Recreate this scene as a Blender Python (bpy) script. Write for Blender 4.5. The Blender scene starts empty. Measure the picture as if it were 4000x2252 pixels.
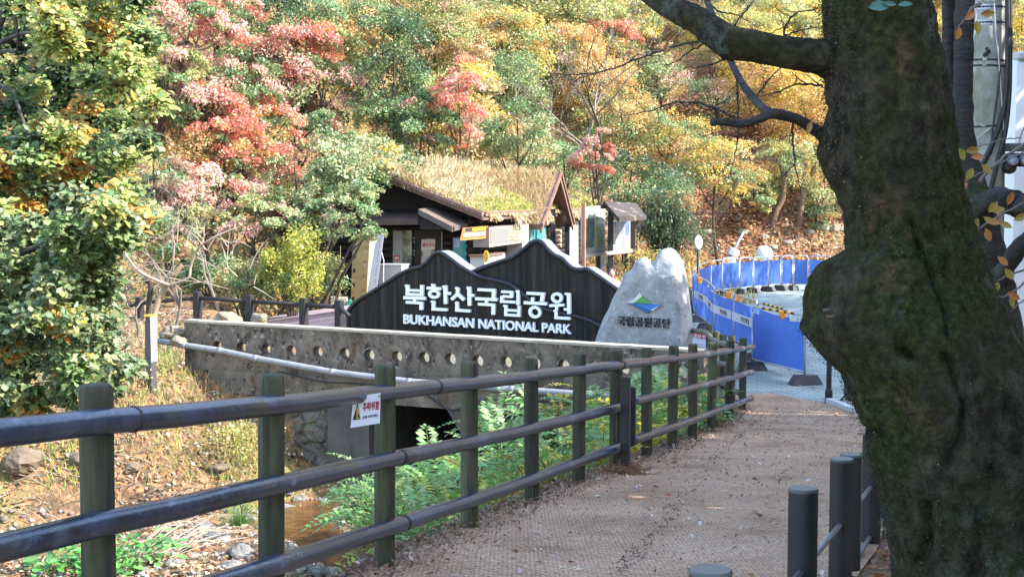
import bpy, math, random
import numpy as np
from mathutils import Vector, Matrix, noise

# ---------------------------------------------------------------- camera, sky, sun, exposure
S = bpy.context.scene
COL = S.collection
F = 5500.0                                   # focal length in photo pixels (photo 4000 x 2252)
HORIZON = 760.0
CAM = Vector((0, 0, 1.6))
PITCH = math.atan((1126 - HORIZON) / F)
cam_d = bpy.data.cameras.new('camera')
cam_d.sensor_width = 36.0
cam_d.lens = 36.0 * F / 4000.0
cam_d.clip_end = 1000
cam_d.dof.use_dof = False
cam = bpy.data.objects.new('camera', cam_d)
COL.objects.link(cam)
cam.location = CAM
cam.rotation_euler = (math.radians(90) - PITCH, 0, 0)
S.camera = cam
RC = cam.rotation_euler.to_matrix()

SUN = Vector((0.76, -0.22, 0.62)).normalized()   # towards the sun
w = bpy.data.worlds.new('World'); S.world = w; w.use_nodes = True
nt = w.node_tree
sky = nt.nodes.new('ShaderNodeTexSky'); sky.sky_type = 'NISHITA'; sky.sun_disc = False
sky.sun_elevation = math.asin(SUN.z); sky.sun_rotation = math.atan2(SUN.x, SUN.y)
bg = nt.nodes['Background']; bg.inputs['Strength'].default_value = 0.15
nt.links.new(sky.outputs['Color'], bg.inputs['Color'])
sl = bpy.data.lights.new('sun', 'SUN'); sl.energy = 2.45; sl.angle = math.radians(0.5); sl.color = (1, 0.95, 0.86)
so = bpy.data.objects.new('sun', sl); COL.objects.link(so)
so.rotation_euler = (-SUN).to_track_quat('-Z', 'Y').to_euler()
S.view_settings.view_transform = 'Standard'; S.view_settings.look = 'None'
S.view_settings.exposure = 2.5; S.view_settings.gamma = 1.0
try:
    S.cycles.max_bounces = 6; S.cycles.transparent_max_bounces = 8
except Exception: pass

# ---------------------------------------------------------------- photo pixel -> world
def ray(px, py):
    return RC @ Vector(((px - 2000) / F, -(py - 1126) / F, -1.0))
def P(px, py, D):
    return CAM + ray(px, py) * D
class Plane:
    """vertical plane through o with horizontal direction d (left to right as seen); n points to the viewer"""
    def __init__(s, o, d):
        s.o = Vector(o); s.d = Vector((d[0], d[1], 0)).normalized(); s.n = Vector((s.d.y, -s.d.x, 0))
    def p(s, px, py, off=0.0):
        r = ray(px, py); o = s.o + s.n * off
        return CAM + r * ((o - CAM).dot(s.n) / r.dot(s.n))
    def at(s, u, v, z):                      # u along, v behind
        q = s.o + s.d * u - s.n * v; return Vector((q.x, q.y, z))
    def uv(s, x, y):
        a, b = x-s.o.x, y-s.o.y; return a*s.d.x+b*s.d.y, -(a*s.n.x+b*s.n.y)

# ---------------------------------------------------------------- mesh and object helpers
class MB:
    def __init__(s): s.v = []; s.f = []
    def add(s, vs, fs):
        n = len(s.v); s.v += [tuple(v) for v in vs]; s.f += [tuple(i + n for i in f) for f in fs]; return s
    def box(s, c, sz, M=None):
        c = Vector(c); x, y, z = sz[0] / 2, sz[1] / 2, sz[2] / 2
        vs = [Vector(p) for p in ((-x,-y,-z),(x,-y,-z),(x,y,-z),(-x,y,-z),(-x,-y,z),(x,-y,z),(x,y,z),(-x,y,z))]
        if M is not None: vs = [M @ v for v in vs]
        return s.add([v + c for v in vs], [(0,3,2,1),(4,5,6,7),(0,1,5,4),(1,2,6,5),(2,3,7,6),(3,0,4,7)])
    def bbox(s, c, sz, M=None, b=0.012):      # chamfered box (bevel on the vertical and top edges)
        c = Vector(c); x, y, z = sz[0] / 2, sz[1] / 2, sz[2] / 2
        def ring(x, y, z, b): return [(-x+b,-y,z),(x-b,-y,z),(x,-y+b,z),(x,y-b,z),(x-b,y,z),(-x+b,y,z),(-x,y-b,z),(-x,-y+b,z)]
        vs = ring(x-b, y-b, -z, b) + ring(x, y, -z+b, b) + ring(x, y, z-b, b) + ring(x-b, y-b, z, b)
        vs = [Vector(v) for v in vs]
        if M is not None: vs = [M @ v for v in vs]
        fs = [tuple(range(7,-1,-1)), tuple(range(24,32))]
        for k in range(3):
            for i in range(8):
                j = (i+1) % 8; fs.append((k*8+i, k*8+j, k*8+8+j, k*8+8+i))
        return s.add([v + c for v in vs], fs)
    def prism(s, pts, vec):
        pts = [Vector(p) for p in pts]; vec = Vector(vec); n = len(pts)
        vs = pts + [p + vec for p in pts]
        fs = [tuple(range(n)), tuple(range(2*n-1, n-1, -1))]
        for i in range(n):
            j = (i+1) % n; fs.append((j, i, n+i, n+j))
        return s.add(vs, fs)
    def tube(s, pts, rad, n=8, cap=True, flat=None):
        pts = [Vector(p) for p in pts]
        if not hasattr(rad, '__len__'): rad = [rad] * len(pts)
        vs = []; up = None
        for i, p in enumerate(pts):
            t = (pts[min(i+1, len(pts)-1)] - pts[max(i-1, 0)])
            t = t.normalized() if t.length > 1e-9 else Vector((0,0,1))
            if up is None:
                up = Vector((0,0,1)) if abs(t.z) < .9 else Vector((1,0,0))
            a = t.cross(up)
            if a.length < 1e-6: a = t.cross(Vector((0,1,0)))
            a.normalize(); b = a.cross(t).normalized(); up = b
            for k in range(n):
                th = 2*math.pi*k/n
                vs.append(p + a*(math.cos(th)*rad[i]) + b*(math.sin(th)*rad[i]))
        fs = []
        for i in range(len(pts)-1):
            for k in range(n):
                j = (k+1) % n; fs.append((i*n+k, i*n+j, i*n+n+j, i*n+n+k))
        if cap:
            fs.append(tuple(range(n-1,-1,-1))); m = (len(pts)-1)*n; fs.append(tuple(range(m, m+n)))
        return s.add(vs, fs)
    def ball(s, c, r, nu=12, nv=8, M=None):
        c = Vector(c)
        if not hasattr(r, '__len__'): r = (r, r, r)
        vs = []; fs = []
        for i in range(nv+1):
            ph = math.pi*i/nv
            for k in range(nu):
                th = 2*math.pi*k/nu
                v = Vector((r[0]*math.sin(ph)*math.cos(th), r[1]*math.sin(ph)*math.sin(th), r[2]*math.cos(ph)))
                if M is not None: v = M @ v
                vs.append(c + v)
        for i in range(nv):
            for k in range(nu):
                j = (k+1) % nu; fs.append((i*nu+k, i*nu+nu+k, i*nu+nu+j, i*nu+j))
        return s.add(vs, fs)
    def lathe(s, c, prof, n=16, M=None):      # prof: (r, z) from bottom to top
        c = Vector(c); vs = []; fs = []
        for r, z in prof:
            for k in range(n):
                th = 2*math.pi*k/n; v = Vector((r*math.cos(th), r*math.sin(th), z))
                vs.append(c + (M @ v if M is not None else v))
        for i in range(len(prof)-1):
            for k in range(n):
                j = (k+1) % n; fs.append((i*n+k, i*n+j, i*n+n+j, i*n+n+k))
        fs.append(tuple(range(n-1,-1,-1))); m = (len(prof)-1)*n; fs.append(tuple(range(m, m+n)))
        return s.add(vs, fs)

ROOT = {}
def tag(o, label=None, cat=None, group=None, kind=None):
    if label: o['label'] = label
    if cat: o['category'] = cat
    if group: o['group'] = group
    if kind: o['kind'] = kind
    return o
def thing(name, label, cat, loc, group=None):
    o = bpy.data.objects.new(name, None); COL.objects.link(o); o.location = loc; o.empty_display_size = .1
    ROOT[o.name] = Vector(loc); return tag(o, label, cat, group)
def finish(me, name, mat, parent, base, smooth):
    o = bpy.data.objects.new(name, me); COL.objects.link(o)
    if mat is not None: me.materials.append(mat)
    if smooth: me.polygons.foreach_set('use_smooth', [True]*len(me.polygons))
    if parent is not None: o.parent = parent
    else: o.location = base
    ROOT[o.name] = Vector(base); return o
def obj(name, mb, mat, parent=None, smooth=False, base=None):
    """world-space mesh -> one object; origin at its thing's base"""
    if parent is not None: base = ROOT[parent.name]
    elif base is None:
        a = np.array(mb.v); base = Vector(((a[:,0].min()+a[:,0].max())/2, (a[:,1].min()+a[:,1].max())/2, a[:,2].min()))
    me = bpy.data.meshes.new(name)
    b = Vector(base)
    me.from_pydata([(v[0]-b.x, v[1]-b.y, v[2]-b.z) for v in mb.v], [], mb.f); me.update()
    return finish(me, name, mat, parent, b, smooth)
def npobj(name, V, Q, mat, parent=None, base=None, smooth=False, col=None):
    """numpy verts (n,3), faces (m,k) -> object; col (m,3) per-face colour attribute"""
    if parent is not None: base = ROOT[parent.name]
    elif base is None: base = Vector((float(V[:,0].mean()), float(V[:,1].mean()), float(V[:,2].min())))
    me = bpy.data.meshes.new(name); m, k = Q.shape
    me.vertices.add(len(V)); me.vertices.foreach_set('co', (V - np.array(base)).astype(np.float32).ravel())
    me.loops.add(m*k); me.loops.foreach_set('vertex_index', Q.astype(np.int32).ravel())
    me.polygons.add(m); me.polygons.foreach_set('loop_start', np.arange(0, m*k, k, dtype=np.int32))
    me.update(calc_edges=True); me.validate()
    if col is not None:
        at = me.attributes.new('col', 'FLOAT_COLOR', 'FACE')
        c4 = np.ones((len(me.polygons), 4), np.float32); c4[:, :3] = col[:len(me.polygons)]
        at.data.foreach_set('color', c4.ravel())
    return finish(me, name, mat, parent, Vector(base), smooth)
def copy_tree(o, parent=None):
    c = o.copy(); COL.objects.link(c); c.parent = parent
    ROOT[c.name] = ROOT.get(o.name, Vector((0,0,0)))
    for ch in list(o.children): copy_tree(ch, c)
    return c

# ---------------------------------------------------------------- materials
MATS = {}
def srgb(r, g, b):
    f = lambda c: (c/255/12.92) if c/255 <= .04045 else ((c/255+.055)/1.055)**2.4
    return (f(r), f(g), f(b))
def new_mat(name):
    m = bpy.data.materials.new(name); m.use_nodes = True
    return m, m.node_tree, m.node_tree.nodes['Principled BSDF']
def mat(name, cols, scale=4.0, rough=.7, bump=0.0, bscale=None, stretch=(1,1,1), detail=6, metallic=0, pos=None, spec=.4, dist=.01, second=None):
    """noise-mixed colour ramp, optional bump; second=(colour, scale, lo, hi, stretch) lays patches (moss, rust, wear) over it"""
    if name in MATS: return MATS[name]
    m, t, p = new_mat(name); N = t.nodes; L = t.links
    tc = N.new('ShaderNodeTexCoord'); mp = N.new('ShaderNodeMapping'); mp.inputs['Scale'].default_value = stretch
    L.new(tc.outputs['Object'], mp.inputs['Vector'])
    nz = N.new('ShaderNodeTexNoise'); nz.inputs['Scale'].default_value = scale; nz.inputs['Detail'].default_value = detail
    nz.inputs['Roughness'].default_value = .62
    L.new(mp.outputs['Vector'], nz.inputs['Vector'])
    if len(cols) == 1: p.inputs['Base Color'].default_value = (*cols[0], 1); out = None
    else:
        r = N.new('ShaderNodeValToRGB'); e = r.color_ramp.elements
        while len(e) < len(cols): e.new(.5)
        for i, c in enumerate(cols):
            e[i].position = pos[i] if pos else .3 + .4*i/(len(cols)-1); e[i].color = (*c, 1)
        L.new(nz.outputs['Fac'], r.inputs['Fac']); out = r.outputs['Color']
    if second:
        secs = second if isinstance(second, list) else [second]
        for (c2, s2, lo, hi, st2) in secs:
            mp2 = N.new('ShaderNodeMapping'); mp2.inputs['Scale'].default_value = st2; mp2.inputs['Location'].default_value = (3.1, 7.7, 1.3+s2)
            L.new(tc.outputs['Object'], mp2.inputs['Vector'])
            n2 = N.new('ShaderNodeTexNoise'); n2.inputs['Scale'].default_value = s2; n2.inputs['Detail'].default_value = 8; n2.inputs['Roughness'].default_value = .65
            L.new(mp2.outputs['Vector'], n2.inputs['Vector'])
            mr = N.new('ShaderNodeMapRange'); mr.inputs['From Min'].default_value = lo; mr.inputs['From Max'].default_value = hi
            L.new(n2.outputs['Fac'], mr.inputs['Value'])
            mx = N.new('ShaderNodeMixRGB'); L.new(mr.outputs['Result'], mx.inputs['Fac'])
            if out is None: mx.inputs['Color1'].default_value = (*cols[0], 1)
            else: L.new(out, mx.inputs['Color1'])
            mx.inputs['Color2'].default_value = (*c2, 1); out = mx.outputs['Color']
    if out is not None: L.new(out, p.inputs['Base Color'])
    p.inputs['Roughness'].default_value = rough; p.inputs['Metallic'].default_value = metallic
    p.inputs['Specular IOR Level'].default_value = spec
    if bump:
        nb = N.new('ShaderNodeTexNoise'); nb.inputs['Scale'].default_value = bscale or scale*3; nb.inputs['Detail'].default_value = 8
        L.new(mp.outputs['Vector'], nb.inputs['Vector'])
        b = N.new('ShaderNodeBump'); b.inputs['Strength'].default_value = bump; b.inputs['Distance'].default_value = dist
        L.new(nb.outputs['Fac'], b.inputs['Height']); L.new(b.outputs['Normal'], p.inputs['Normal'])
    MATS[name] = m; return m
def leaf_mat(name, trans=.35, rough=.45):
    if name in MATS: return MATS[name]
    m, t, p = new_mat(name); N = t.nodes; L = t.links
    a = N.new('ShaderNodeAttribute'); a.attribute_name = 'col'
    L.new(a.outputs['Color'], p.inputs['Base Color']); p.inputs['Roughness'].default_value = rough
    p.inputs['Specular IOR Level'].default_value = .5
    tr = N.new('ShaderNodeBsdfTranslucent'); L.new(a.outputs['Color'], tr.inputs['Color'])
    mx = N.new('ShaderNodeMixShader'); mx.inputs['Fac'].default_value = trans
    L.new(p.outputs['BSDF'], mx.inputs[1]); L.new(tr.outputs['BSDF'], mx.inputs[2])
    L.new(mx.outputs['Shader'], N['Material Output'].inputs['Surface'])
    MATS[name] = m; return m

# ---------------------------------------------------------------- text
def text_geo(body, bold=0.0, spacing=1.0):
    c = bpy.data.curves.new('lettering', 'FONT'); c.body = body; c.extrude = .05; c.offset = bold; c.space_character = spacing
    c.resolution_u = 4
    o = bpy.data.objects.new('lettering', c); COL.objects.link(o)
    dg = bpy.context.evaluated_depsgraph_get()
    me = bpy.data.meshes.new_from_object(o.evaluated_get(dg))
    v = [tuple(x.co) for x in me.vertices]; f = [tuple(p.vertices) for p in me.polygons]
    bpy.data.objects.remove(o); bpy.data.curves.remove(c); bpy.data.meshes.remove(me)
    return v, f
def lettering(body, plane, quad, off0, off1, m, parent, bold=0.0, name='lettering', spacing=1.0):
    """text fitted into a photo-pixel quad TL TR BR BL lying on a vertical plane"""
    v, f = text_geo(body, bold, spacing)
    xs = [a[0] for a in v]; ys = [a[1] for a in v]; x0, x1, y0, y1 = min(xs), max(xs), min(ys), max(ys)
    mb = MB(); vs = []
    for x, y, z in v:
        u = (x-x0)/(x1-x0); t = (y1-y)/(y1-y0)
        px = (quad[0][0]*(1-u)+quad[1][0]*u)*(1-t) + (quad[3][0]*(1-u)+quad[2][0]*u)*t
        py = (quad[0][1]*(1-u)+quad[1][1]*u)*(1-t) + (quad[3][1]*(1-u)+quad[2][1]*u)*t
        q = plane.p(px, py, off1); vs.append(q if z > 0 else q + plane.n*(off0-off1))
    mb.add(vs, f)
    return obj(name, mb, m, parent)
def rectq(x0, y0, x1, y1, sl=0.0):
    return [(x0, y0), (x1, y0+sl), (x1, y1+sl), (x0, y1)]
def slab(plane, quad, off0, off1, mb=None):
    """flat board traced as a pixel polygon on a plane, with thickness off0..off1"""
    mb = mb or MB(); a = [plane.p(x, y, off1) for x, y in quad]
    return mb.prism(a, plane.n*(off0-off1))
def catmull(pts, n=6):
    out = []; q = [np.array(p, float) for p in pts]
    for i in range(len(q)-1):
        p0 = q[max(i-1,0)]; p1 = q[i]; p2 = q[i+1]; p3 = q[min(i+2, len(q)-1)]
        for k in range(n):
            t = k/n
            out.append(.5*((2*p1)+(-p0+p2)*t+(2*p0-5*p1+4*p2-p3)*t*t+(-p0+3*p1-3*p2+p3)*t**3))
    out.append(q[-1]); return out

# ---------------------------------------------------------------- leaves
def kites(C, Nn, size, aspect, rng, fold=.0, dirs=None):
    """kite-shaped leaves at C with normals Nn -> V (4n,3), Q (n,4)"""
    n = len(C)
    T = rng.normal(size=(n,3)) if dirs is None else dirs + rng.normal(size=(n,3))*.15
    A = T - Nn*(T*Nn).sum(1, keepdims=True); A /= np.linalg.norm(A, axis=1, keepdims=True)+1e-9
    B = np.cross(Nn, A)
    sz = (size*np.exp(rng.normal(size=n)*.25))[:, None] if np.isscalar(size) else size[:, None]
    w = sz*aspect
    V = np.empty((n,4,3)); V[:,0] = C - A*sz*.5; V[:,1] = C + B*w*.5 + A*sz*.06 + Nn*sz*fold
    V[:,2] = C + A*sz*.5; V[:,3] = C - B*w*.5 + A*sz*.06 + Nn*sz*fold
    return V.reshape(-1,3), np.arange(4*n).reshape(n,4)
def unit(a): return a/(np.linalg.norm(a, axis=-1, keepdims=True)+1e-9)
def pick(rng, pal, n):
    w = np.array([p[1] for p in pal], float); w /= w.sum()
    return np.array([p[0] for p in pal])[rng.choice(len(pal), n, p=w)]
def jitter(rng, c, s=.22, h=.10):
    n = len(c); k = np.exp(rng.normal(size=(n,1))*s); k2 = 1+rng.normal(size=(n,3))*h
    return np.clip(c*k*k2, .003, .95)
# ---------------------------------------------------------------- planes of the place
WL, WR = P(720, 1255, 27.4), P(2750, 1376, 23.0)
WALL = Plane(WL, (WR.x-WL.x, WR.y-WL.y))                 # parapet of the bridge
WLEN = (Vector((WR.x, WR.y)) - Vector((WL.x, WL.y))).length
so_ = P(1900, 1150, 31.0)
SIGN = Plane(so_, (math.cos(math.radians(27)), -math.sin(math.radians(27))))
KC = P(1845, 900, 40.0)
KR = Plane(KC, (.31, .95)); KL = Plane(KC, (.95, -.31))  # the cabin's lit side and its shaded gable side
Z_PLAZA, Z_ROAD, Z_CREEK = -1.75, -2.05, -3.85

# ---------------------------------------------------------------- terrain
FD = [(0,-3.2),(5,-1.48),(6.3,-1.09),(8,-.735),(9.57,-.296),(11.05,.161),(12.27,.582),(13.2,.972),(14.7,1.416),(15.7,1.787),(17,2.184),(18.3,2.6),(20.2,3.13),(22.4,3.67),(26,3.9)]
FDy = np.array([p[0] for p in FD]); FDx = np.array([p[1] for p in FD])
XRy = np.array([0,3.9,5.7,7.25,8.7,14,20,25,40]); XRx = np.array([-.6,.55,1.18,1.75,2.3,3.9,5.2,5.8,6.2])
HDx = np.array([-60,-30,-16,-11,-7,-3,3,7,12,20,40,60.]); HDy = np.array([16,22,27,31,38,45.5,55,59,60,60,62,62.])
def sstep(a, b, x):
    t = np.clip((x-a)/(b-a), 0, 1); return t*t*(3-2*t)
def vnoise(x, y, sc, seed=0):
    """cheap smooth value noise"""
    x = x/sc + seed*17.3; y = y/sc - seed*9.1
    xi = np.floor(x).astype(np.int64); yi = np.floor(y).astype(np.int64); fx = x-xi; fy = y-yi
    fx = fx*fx*(3-2*fx); fy = fy*fy*(3-2*fy)
    def hsh(a, b):
        n = (a*374761393 + b*668265263 + seed*974711) & 0x7fffffff
        n = ((n ^ (n >> 13))*1274126177) & 0x7fffffff
        return (n & 0xffff)/65535.0
    return (hsh(xi,yi)*(1-fx)+hsh(xi+1,yi)*fx)*(1-fy) + (hsh(xi,yi+1)*(1-fx)+hsh(xi+1,yi+1)*fx)*fy
def path_z(y): return np.maximum(.1925-.0925*y, Z_ROAD-.01)
def terrain(x, y, rough=True):
    x = np.asarray(x, float); y = np.asarray(y, float)
    xf = np.interp(y, FDy, FDx); s = x-xf; xr = np.interp(y, XRy, XRx)
    zp = path_z(y)
    n1 = vnoise(x, y, 1.1, 1)-.5; n2 = vnoise(x, y, .35, 2)-.5
    # foreground: path at the right of the log fence, creek valley at its left
    right = zp + .10*np.clip(x-xr-.1, 0, 4) * (y < 24)
    creek = np.maximum(Z_CREEK + .06*(25-y)*.3 + n1*.18 + n2*.10, zp-.03-.95*np.clip(-s-.12, 0, 9)+n1*.2*np.clip(-s, 0, 1))
    xc = -3.75+(25-y)*.27+.25*np.sin(y*1.3); creek = creek-.26*np.exp(-((x-xc)/.55)**2)*(y < 25.5)
    # sunlit bank across the creek
    a = np.array([-3.9, 25.2]); b = np.array([-10.5, 21.4]); d = (b-a)/np.linalg.norm(b-a); nn = np.array([d[1], -d[0]])
    if nn[1] < 0: nn = -nn
    dist = (x-a[0])*nn[0]+(y-a[1])*nn[1]
    bank = np.where(dist < 2.6, Z_CREEK+.82*np.maximum(dist, -1), Z_CREEK+2.13+.10*(dist-2.6)) + n1*.35 + n2*.15
    bank = np.where((x < -3.2+.0*y), bank, -9)
    z = np.where(s > -.02, right, np.maximum(creek, bank))
    # behind the parapet: plaza, road
    u, v = WALL.uv(x, y)
    plaza = np.where(x > 3.75, Z_ROAD, Z_PLAZA + (Z_ROAD-Z_PLAZA)*sstep(2.6, 3.75, x))
    tun = (u > 2.9) & (u < WLEN-.9)
    behind = (v > .12) & (u > -.3-.5*np.maximum(v, 0)) & ~(tun & (v < 6.5))
    z = np.where(behind & (x < 3.75), plaza, z)
    z = np.where(tun & (v > .12) & (v < 6.5), Z_CREEK, z)
    z = np.where((y > 23.8) & (x >= 3.75), Z_ROAD, z)
    # hillside
    dh = np.interp(x, HDx, HDy) + (vnoise(x, y*0, 5, 5)-.5)*2
    up = y-dh
    hill = Z_PLAZA-.3 + .58*np.maximum(up, 0) + 1.1*sstep(0, 3, up)*sstep(-2, 8, x)+ (n1*.5+(vnoise(x, y, 4, 3)-.5)*1.6)*sstep(0, 4, up)
    z = np.where(up > 0, np.maximum(z, hill), z)
    rightrise = .25*np.clip(x-16, 0, 30)*sstep(18, 26, x); z = np.where((y < 55), z+rightrise, z)
    return z
def tz(x, y): return float(terrain(np.array([x]), np.array([y]))[0])
def ground_hit(px, py, d0=4.0, d1=140.0):
    """walk a photo ray to the terrain"""
    prev = d0
    for D in np.arange(d0, d1, .1):
        q = P(px, py, D)
        if q.z < tz(q.x, q.y): return P(px, py, (D+prev)/2)
        prev = D
    return P(px, py, d1)

def grid_axis(a, fine0, fine1, b, df, dc):
    return np.unique(np.concatenate([np.arange(a, fine0, dc), np.arange(fine0, fine1, df), np.arange(fine1, b+dc, dc)]))
gx = grid_axis(-70, -14, 10, 70, .22, 2.0); gy = grid_axis(-12, 2, 34, 60, .22, .6)
gy = np.concatenate([gy, np.arange(gy[-1]+1.5, 160, 1.5)])
GX, GY = np.meshgrid(gx, gy); GZ = terrain(GX, GY)
nx, ny = len(gx), len(gy)
idx = np.arange(nx*ny).reshape(ny, nx)
Q = np.stack([idx[:-1,:-1], idx[:-1,1:], idx[1:,1:], idx[1:,:-1]], -1).reshape(-1, 4)
m_ground = mat('leaf litter soil', [(.035,.026,.016),(.10,.065,.035),(.21,.125,.065),(.33,.22,.12)], scale=3.2, rough=.95, bump=1.0, bscale=22, dist=.06, detail=10,
               second=[((.17,.15,.05), .5, .5, .62, (1,1,1)), ((.42,.19,.08), 7, .52, .62, (1,1,1))])
g = npobj('ground', np.stack([GX.ravel(), GY.ravel(), GZ.ravel()], 1), Q, m_ground, base=(0,0,0), smooth=True); g['kind'] = 'structure'

# coir-matted path, laid just above the ground
py_ = np.arange(-6, 25.75, .18); cols = 34; V = []
for y in py_:
    xl = float(np.interp(y, FDy, FDx))-.10; xr = float(np.interp(y, XRy, XRx))
    if y > 24: xr = min(xr, 5.8-.55*(y-24)); xl = max(xl, 3.85)
    for k in range(cols):
        x = xl+(xr-xl)*k/(cols-1)
        e = min(k, cols-1-k)/3.0
        V.append((x, y, float(path_z(y))+.018*min(1, e)+.012*noise.noise((x*1.2, y*.9, 0))+.004*noise.noise((x*6, y*6, 1)) + .012))
ii = np.arange(len(py_)*cols).reshape(len(py_), cols)
Q = np.stack([ii[:-1,:-1], ii[:-1,1:], ii[1:,1:], ii[1:,:-1]], -1).reshape(-1, 4)
m_path, t_, p_ = new_mat('coir matting'); N = t_.nodes; L = t_.links
tc = N.new('ShaderNodeTexCoord')
def nz_(sc, det=6, src=None, st=(1,1,1)):
    mp = N.new('ShaderNodeMapping'); mp.inputs['Scale'].default_value = st; L.new(tc.outputs['Object'], mp.inputs['Vector'])
    n = N.new('ShaderNodeTexNoise'); n.inputs['Scale'].default_value = sc; n.inputs['Detail'].default_value = det; n.inputs['Roughness'].default_value = .68; L.new(mp.outputs['Vector'], n.inputs['Vector']); return n
def ramp_(fac, stops):
    r = N.new('ShaderNodeValToRGB'); e = r.color_ramp.elements
    while len(e) < len(stops): e.new(.5)
    for i, (ps, c) in enumerate(stops): e[i].position = ps; e[i].color = (*c, 1)
    L.new(fac, r.inputs['Fac']); return r.outputs['Color']
def mix_(f, a, b, kind='MIX'):
    m = N.new('ShaderNodeMixRGB'); m.blend_type = kind
    if isinstance(f, (int, float)): m.inputs['Fac'].default_value = f
    else: L.new(f, m.inputs['Fac'])
    for k, q in (('Color1', a), ('Color2', b)):
        if isinstance(q, tuple): m.inputs[k].default_value = (*q, 1)
        else: L.new(q, m.inputs[k])
    return m.outputs['Color']
c1 = ramp_(nz_(1.3, 8).outputs['Fac'], [(.32, (.38,.245,.155)), (.5, (.55,.375,.25)), (.68, (.68,.48,.33))])
c2 = ramp_(nz_(55, 4, st=(1,.55,1)).outputs['Fac'], [(.30, (.42,.38,.36)), (.5, (.82,.80,.77)), (.70, (1.15,1.12,1.08))])
wv = N.new('ShaderNodeTexWave'); wv.inputs['Scale'].default_value = 9; wv.inputs['Distortion'].default_value = 1.6; wv.inputs['Detail'].default_value = 3; wv.inputs['Detail Scale'].default_value = 3; wv.bands_direction = 'DIAGONAL'
L.new(tc.outputs['Object'], wv.inputs['Vector'])
wv2 = N.new('ShaderNodeTexWave'); wv2.inputs['Scale'].default_value = 12; wv2.inputs['Distortion'].default_value = 2.2; wv2.inputs['Detail'].default_value = 2; wv2.bands_direction = 'X'
L.new(tc.outputs['Object'], wv2.inputs['Vector'])
c3 = mix_(1.0, c1, c2, 'MULTIPLY')
c4 = mix_(.42, c3, ramp_(wv.outputs['Fac'], [(.2, (.55,.5,.5)), (.8, (1.1,1.08,1.05))]), 'MULTIPLY')
c5 = mix_(.32, c4, ramp_(wv2.outputs['Fac'], [(.15, (.5,.5,.5)), (.7, (1.1,1.1,1.1))]), 'MULTIPLY')
L.new(c5, p_.inputs['Base Color']); p_.inputs['Roughness'].default_value = .95; p_.inputs['Specular IOR Level'].default_value = .15
bm_ = N.new('ShaderNodeBump'); bm_.inputs['Strength'].default_value = .9; bm_.inputs['Distance'].default_value = .02
L.new(mix_(.45, nz_(48, 4, st=(1,.6,1)).outputs['Fac'], wv.outputs['Fac']), bm_.inputs['Height']); L.new(bm_.outputs['Normal'], p_.inputs['Normal'])
o = npobj('path', np.array(V), Q, m_path, base=(0,0,0), smooth=True); o['kind'] = 'structure'

# grey-green paved road, reaching behind the barriers, and the plaza sheet
m_road, t_, p_ = new_mat('road pavers'); N = t_.nodes; L = t_.links
tc = N.new('ShaderNodeTexCoord')
mpb = N.new('ShaderNodeMapping'); mpb.inputs['Rotation'].default_value = (0,0,.5); L.new(tc.outputs['Object'], mpb.inputs['Vector'])
bk = N.new('ShaderNodeTexBrick'); bk.inputs['Scale'].default_value = 1.0; bk.inputs['Brick Width'].default_value = .30; bk.inputs['Row Height'].default_value = .15; bk.inputs['Mortar Size'].default_value = .012
bk.inputs['Color1'].default_value = (.25,.30,.27,1); bk.inputs['Color2'].default_value = (.31,.36,.325,1); bk.inputs['Mortar'].default_value = (.14,.16,.145,1)
L.new(mpb.outputs['Vector'], bk.inputs['Vector'])
dirt = ramp_(nz_(.9, 8).outputs['Fac'], [(.35, (.62,.62,.62)), (.6, (1.05,1.05,1.05))])
L.new(mix_(1.0, bk.outputs['Color'], dirt, 'MULTIPLY'), p_.inputs['Base Color']); p_.inputs['Roughness'].default_value = .85
mb = MB()
def sheet(mb, pts, z): mb.add([(x, y, z) for x, y in pts], [tuple(range(len(pts)))])
sheet(mb, [(3.76,23.9),(16,23.9),(18,58.8),(12,58.8),(6,57.5),(3.0,54),(3.76,40)], Z_ROAD+.006)
o = obj('road', mb, m_road, base=(5,30,Z_ROAD)); o['kind'] = 'structure'

m_plaza = mat('plaza gravel', [(.10,.095,.07),(.17,.155,.115)], scale=9, rough=.9, bump=.3, bscale=40, second=((.20,.17,.10), 2, .55, .7, (1,1,1)))
mb = MB(); nu_ = 24; vs = []
for i in range(nu_+1):
    for j in range(nu_+1):
        u = 1.2+(WLEN-.6)*i/nu_; v = TH_ if False else .5+16*j/nu_; q = WALL.at(u, v, 0); vs.append((min(q.x, 3.70), q.y, float(terrain(np.array([min(q.x, 3.7)]), np.array([q.y]))[0])+.05))
for k, v in enumerate(vs):
    if v[2] < -2.4: vs[k] = (v[0], v[1], Z_PLAZA+.05)
mb.add(vs, [(i*(nu_+1)+j, (i+1)*(nu_+1)+j, (i+1)*(nu_+1)+j+1, i*(nu_+1)+j+1) for i in range(nu_) for j in range(nu_)])
o = obj('plaza', mb, m_plaza, base=(0,30,Z_PLAZA)); o['kind'] = 'structure'

# creek water
m_water = mat('creek water', [(.035,.016,.006),(.10,.045,.014),(.16,.07,.02)], scale=1.2, rough=.06, bump=.35, bscale=5, stretch=(1,2.2,1), spec=.5, dist=.03)
mb = MB()
sheet(mb, [(-9,16),(-2.2,16),(-1.9,22.5),(2.2,22.3),(2.5,30),(-2.2,32),(-4.2,25.5),(-9.5,22.5)], Z_CREEK-.045)
o = obj('water', mb, m_water, base=(-4,22,Z_CREEK)); o['kind'] = 'structure'
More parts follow.
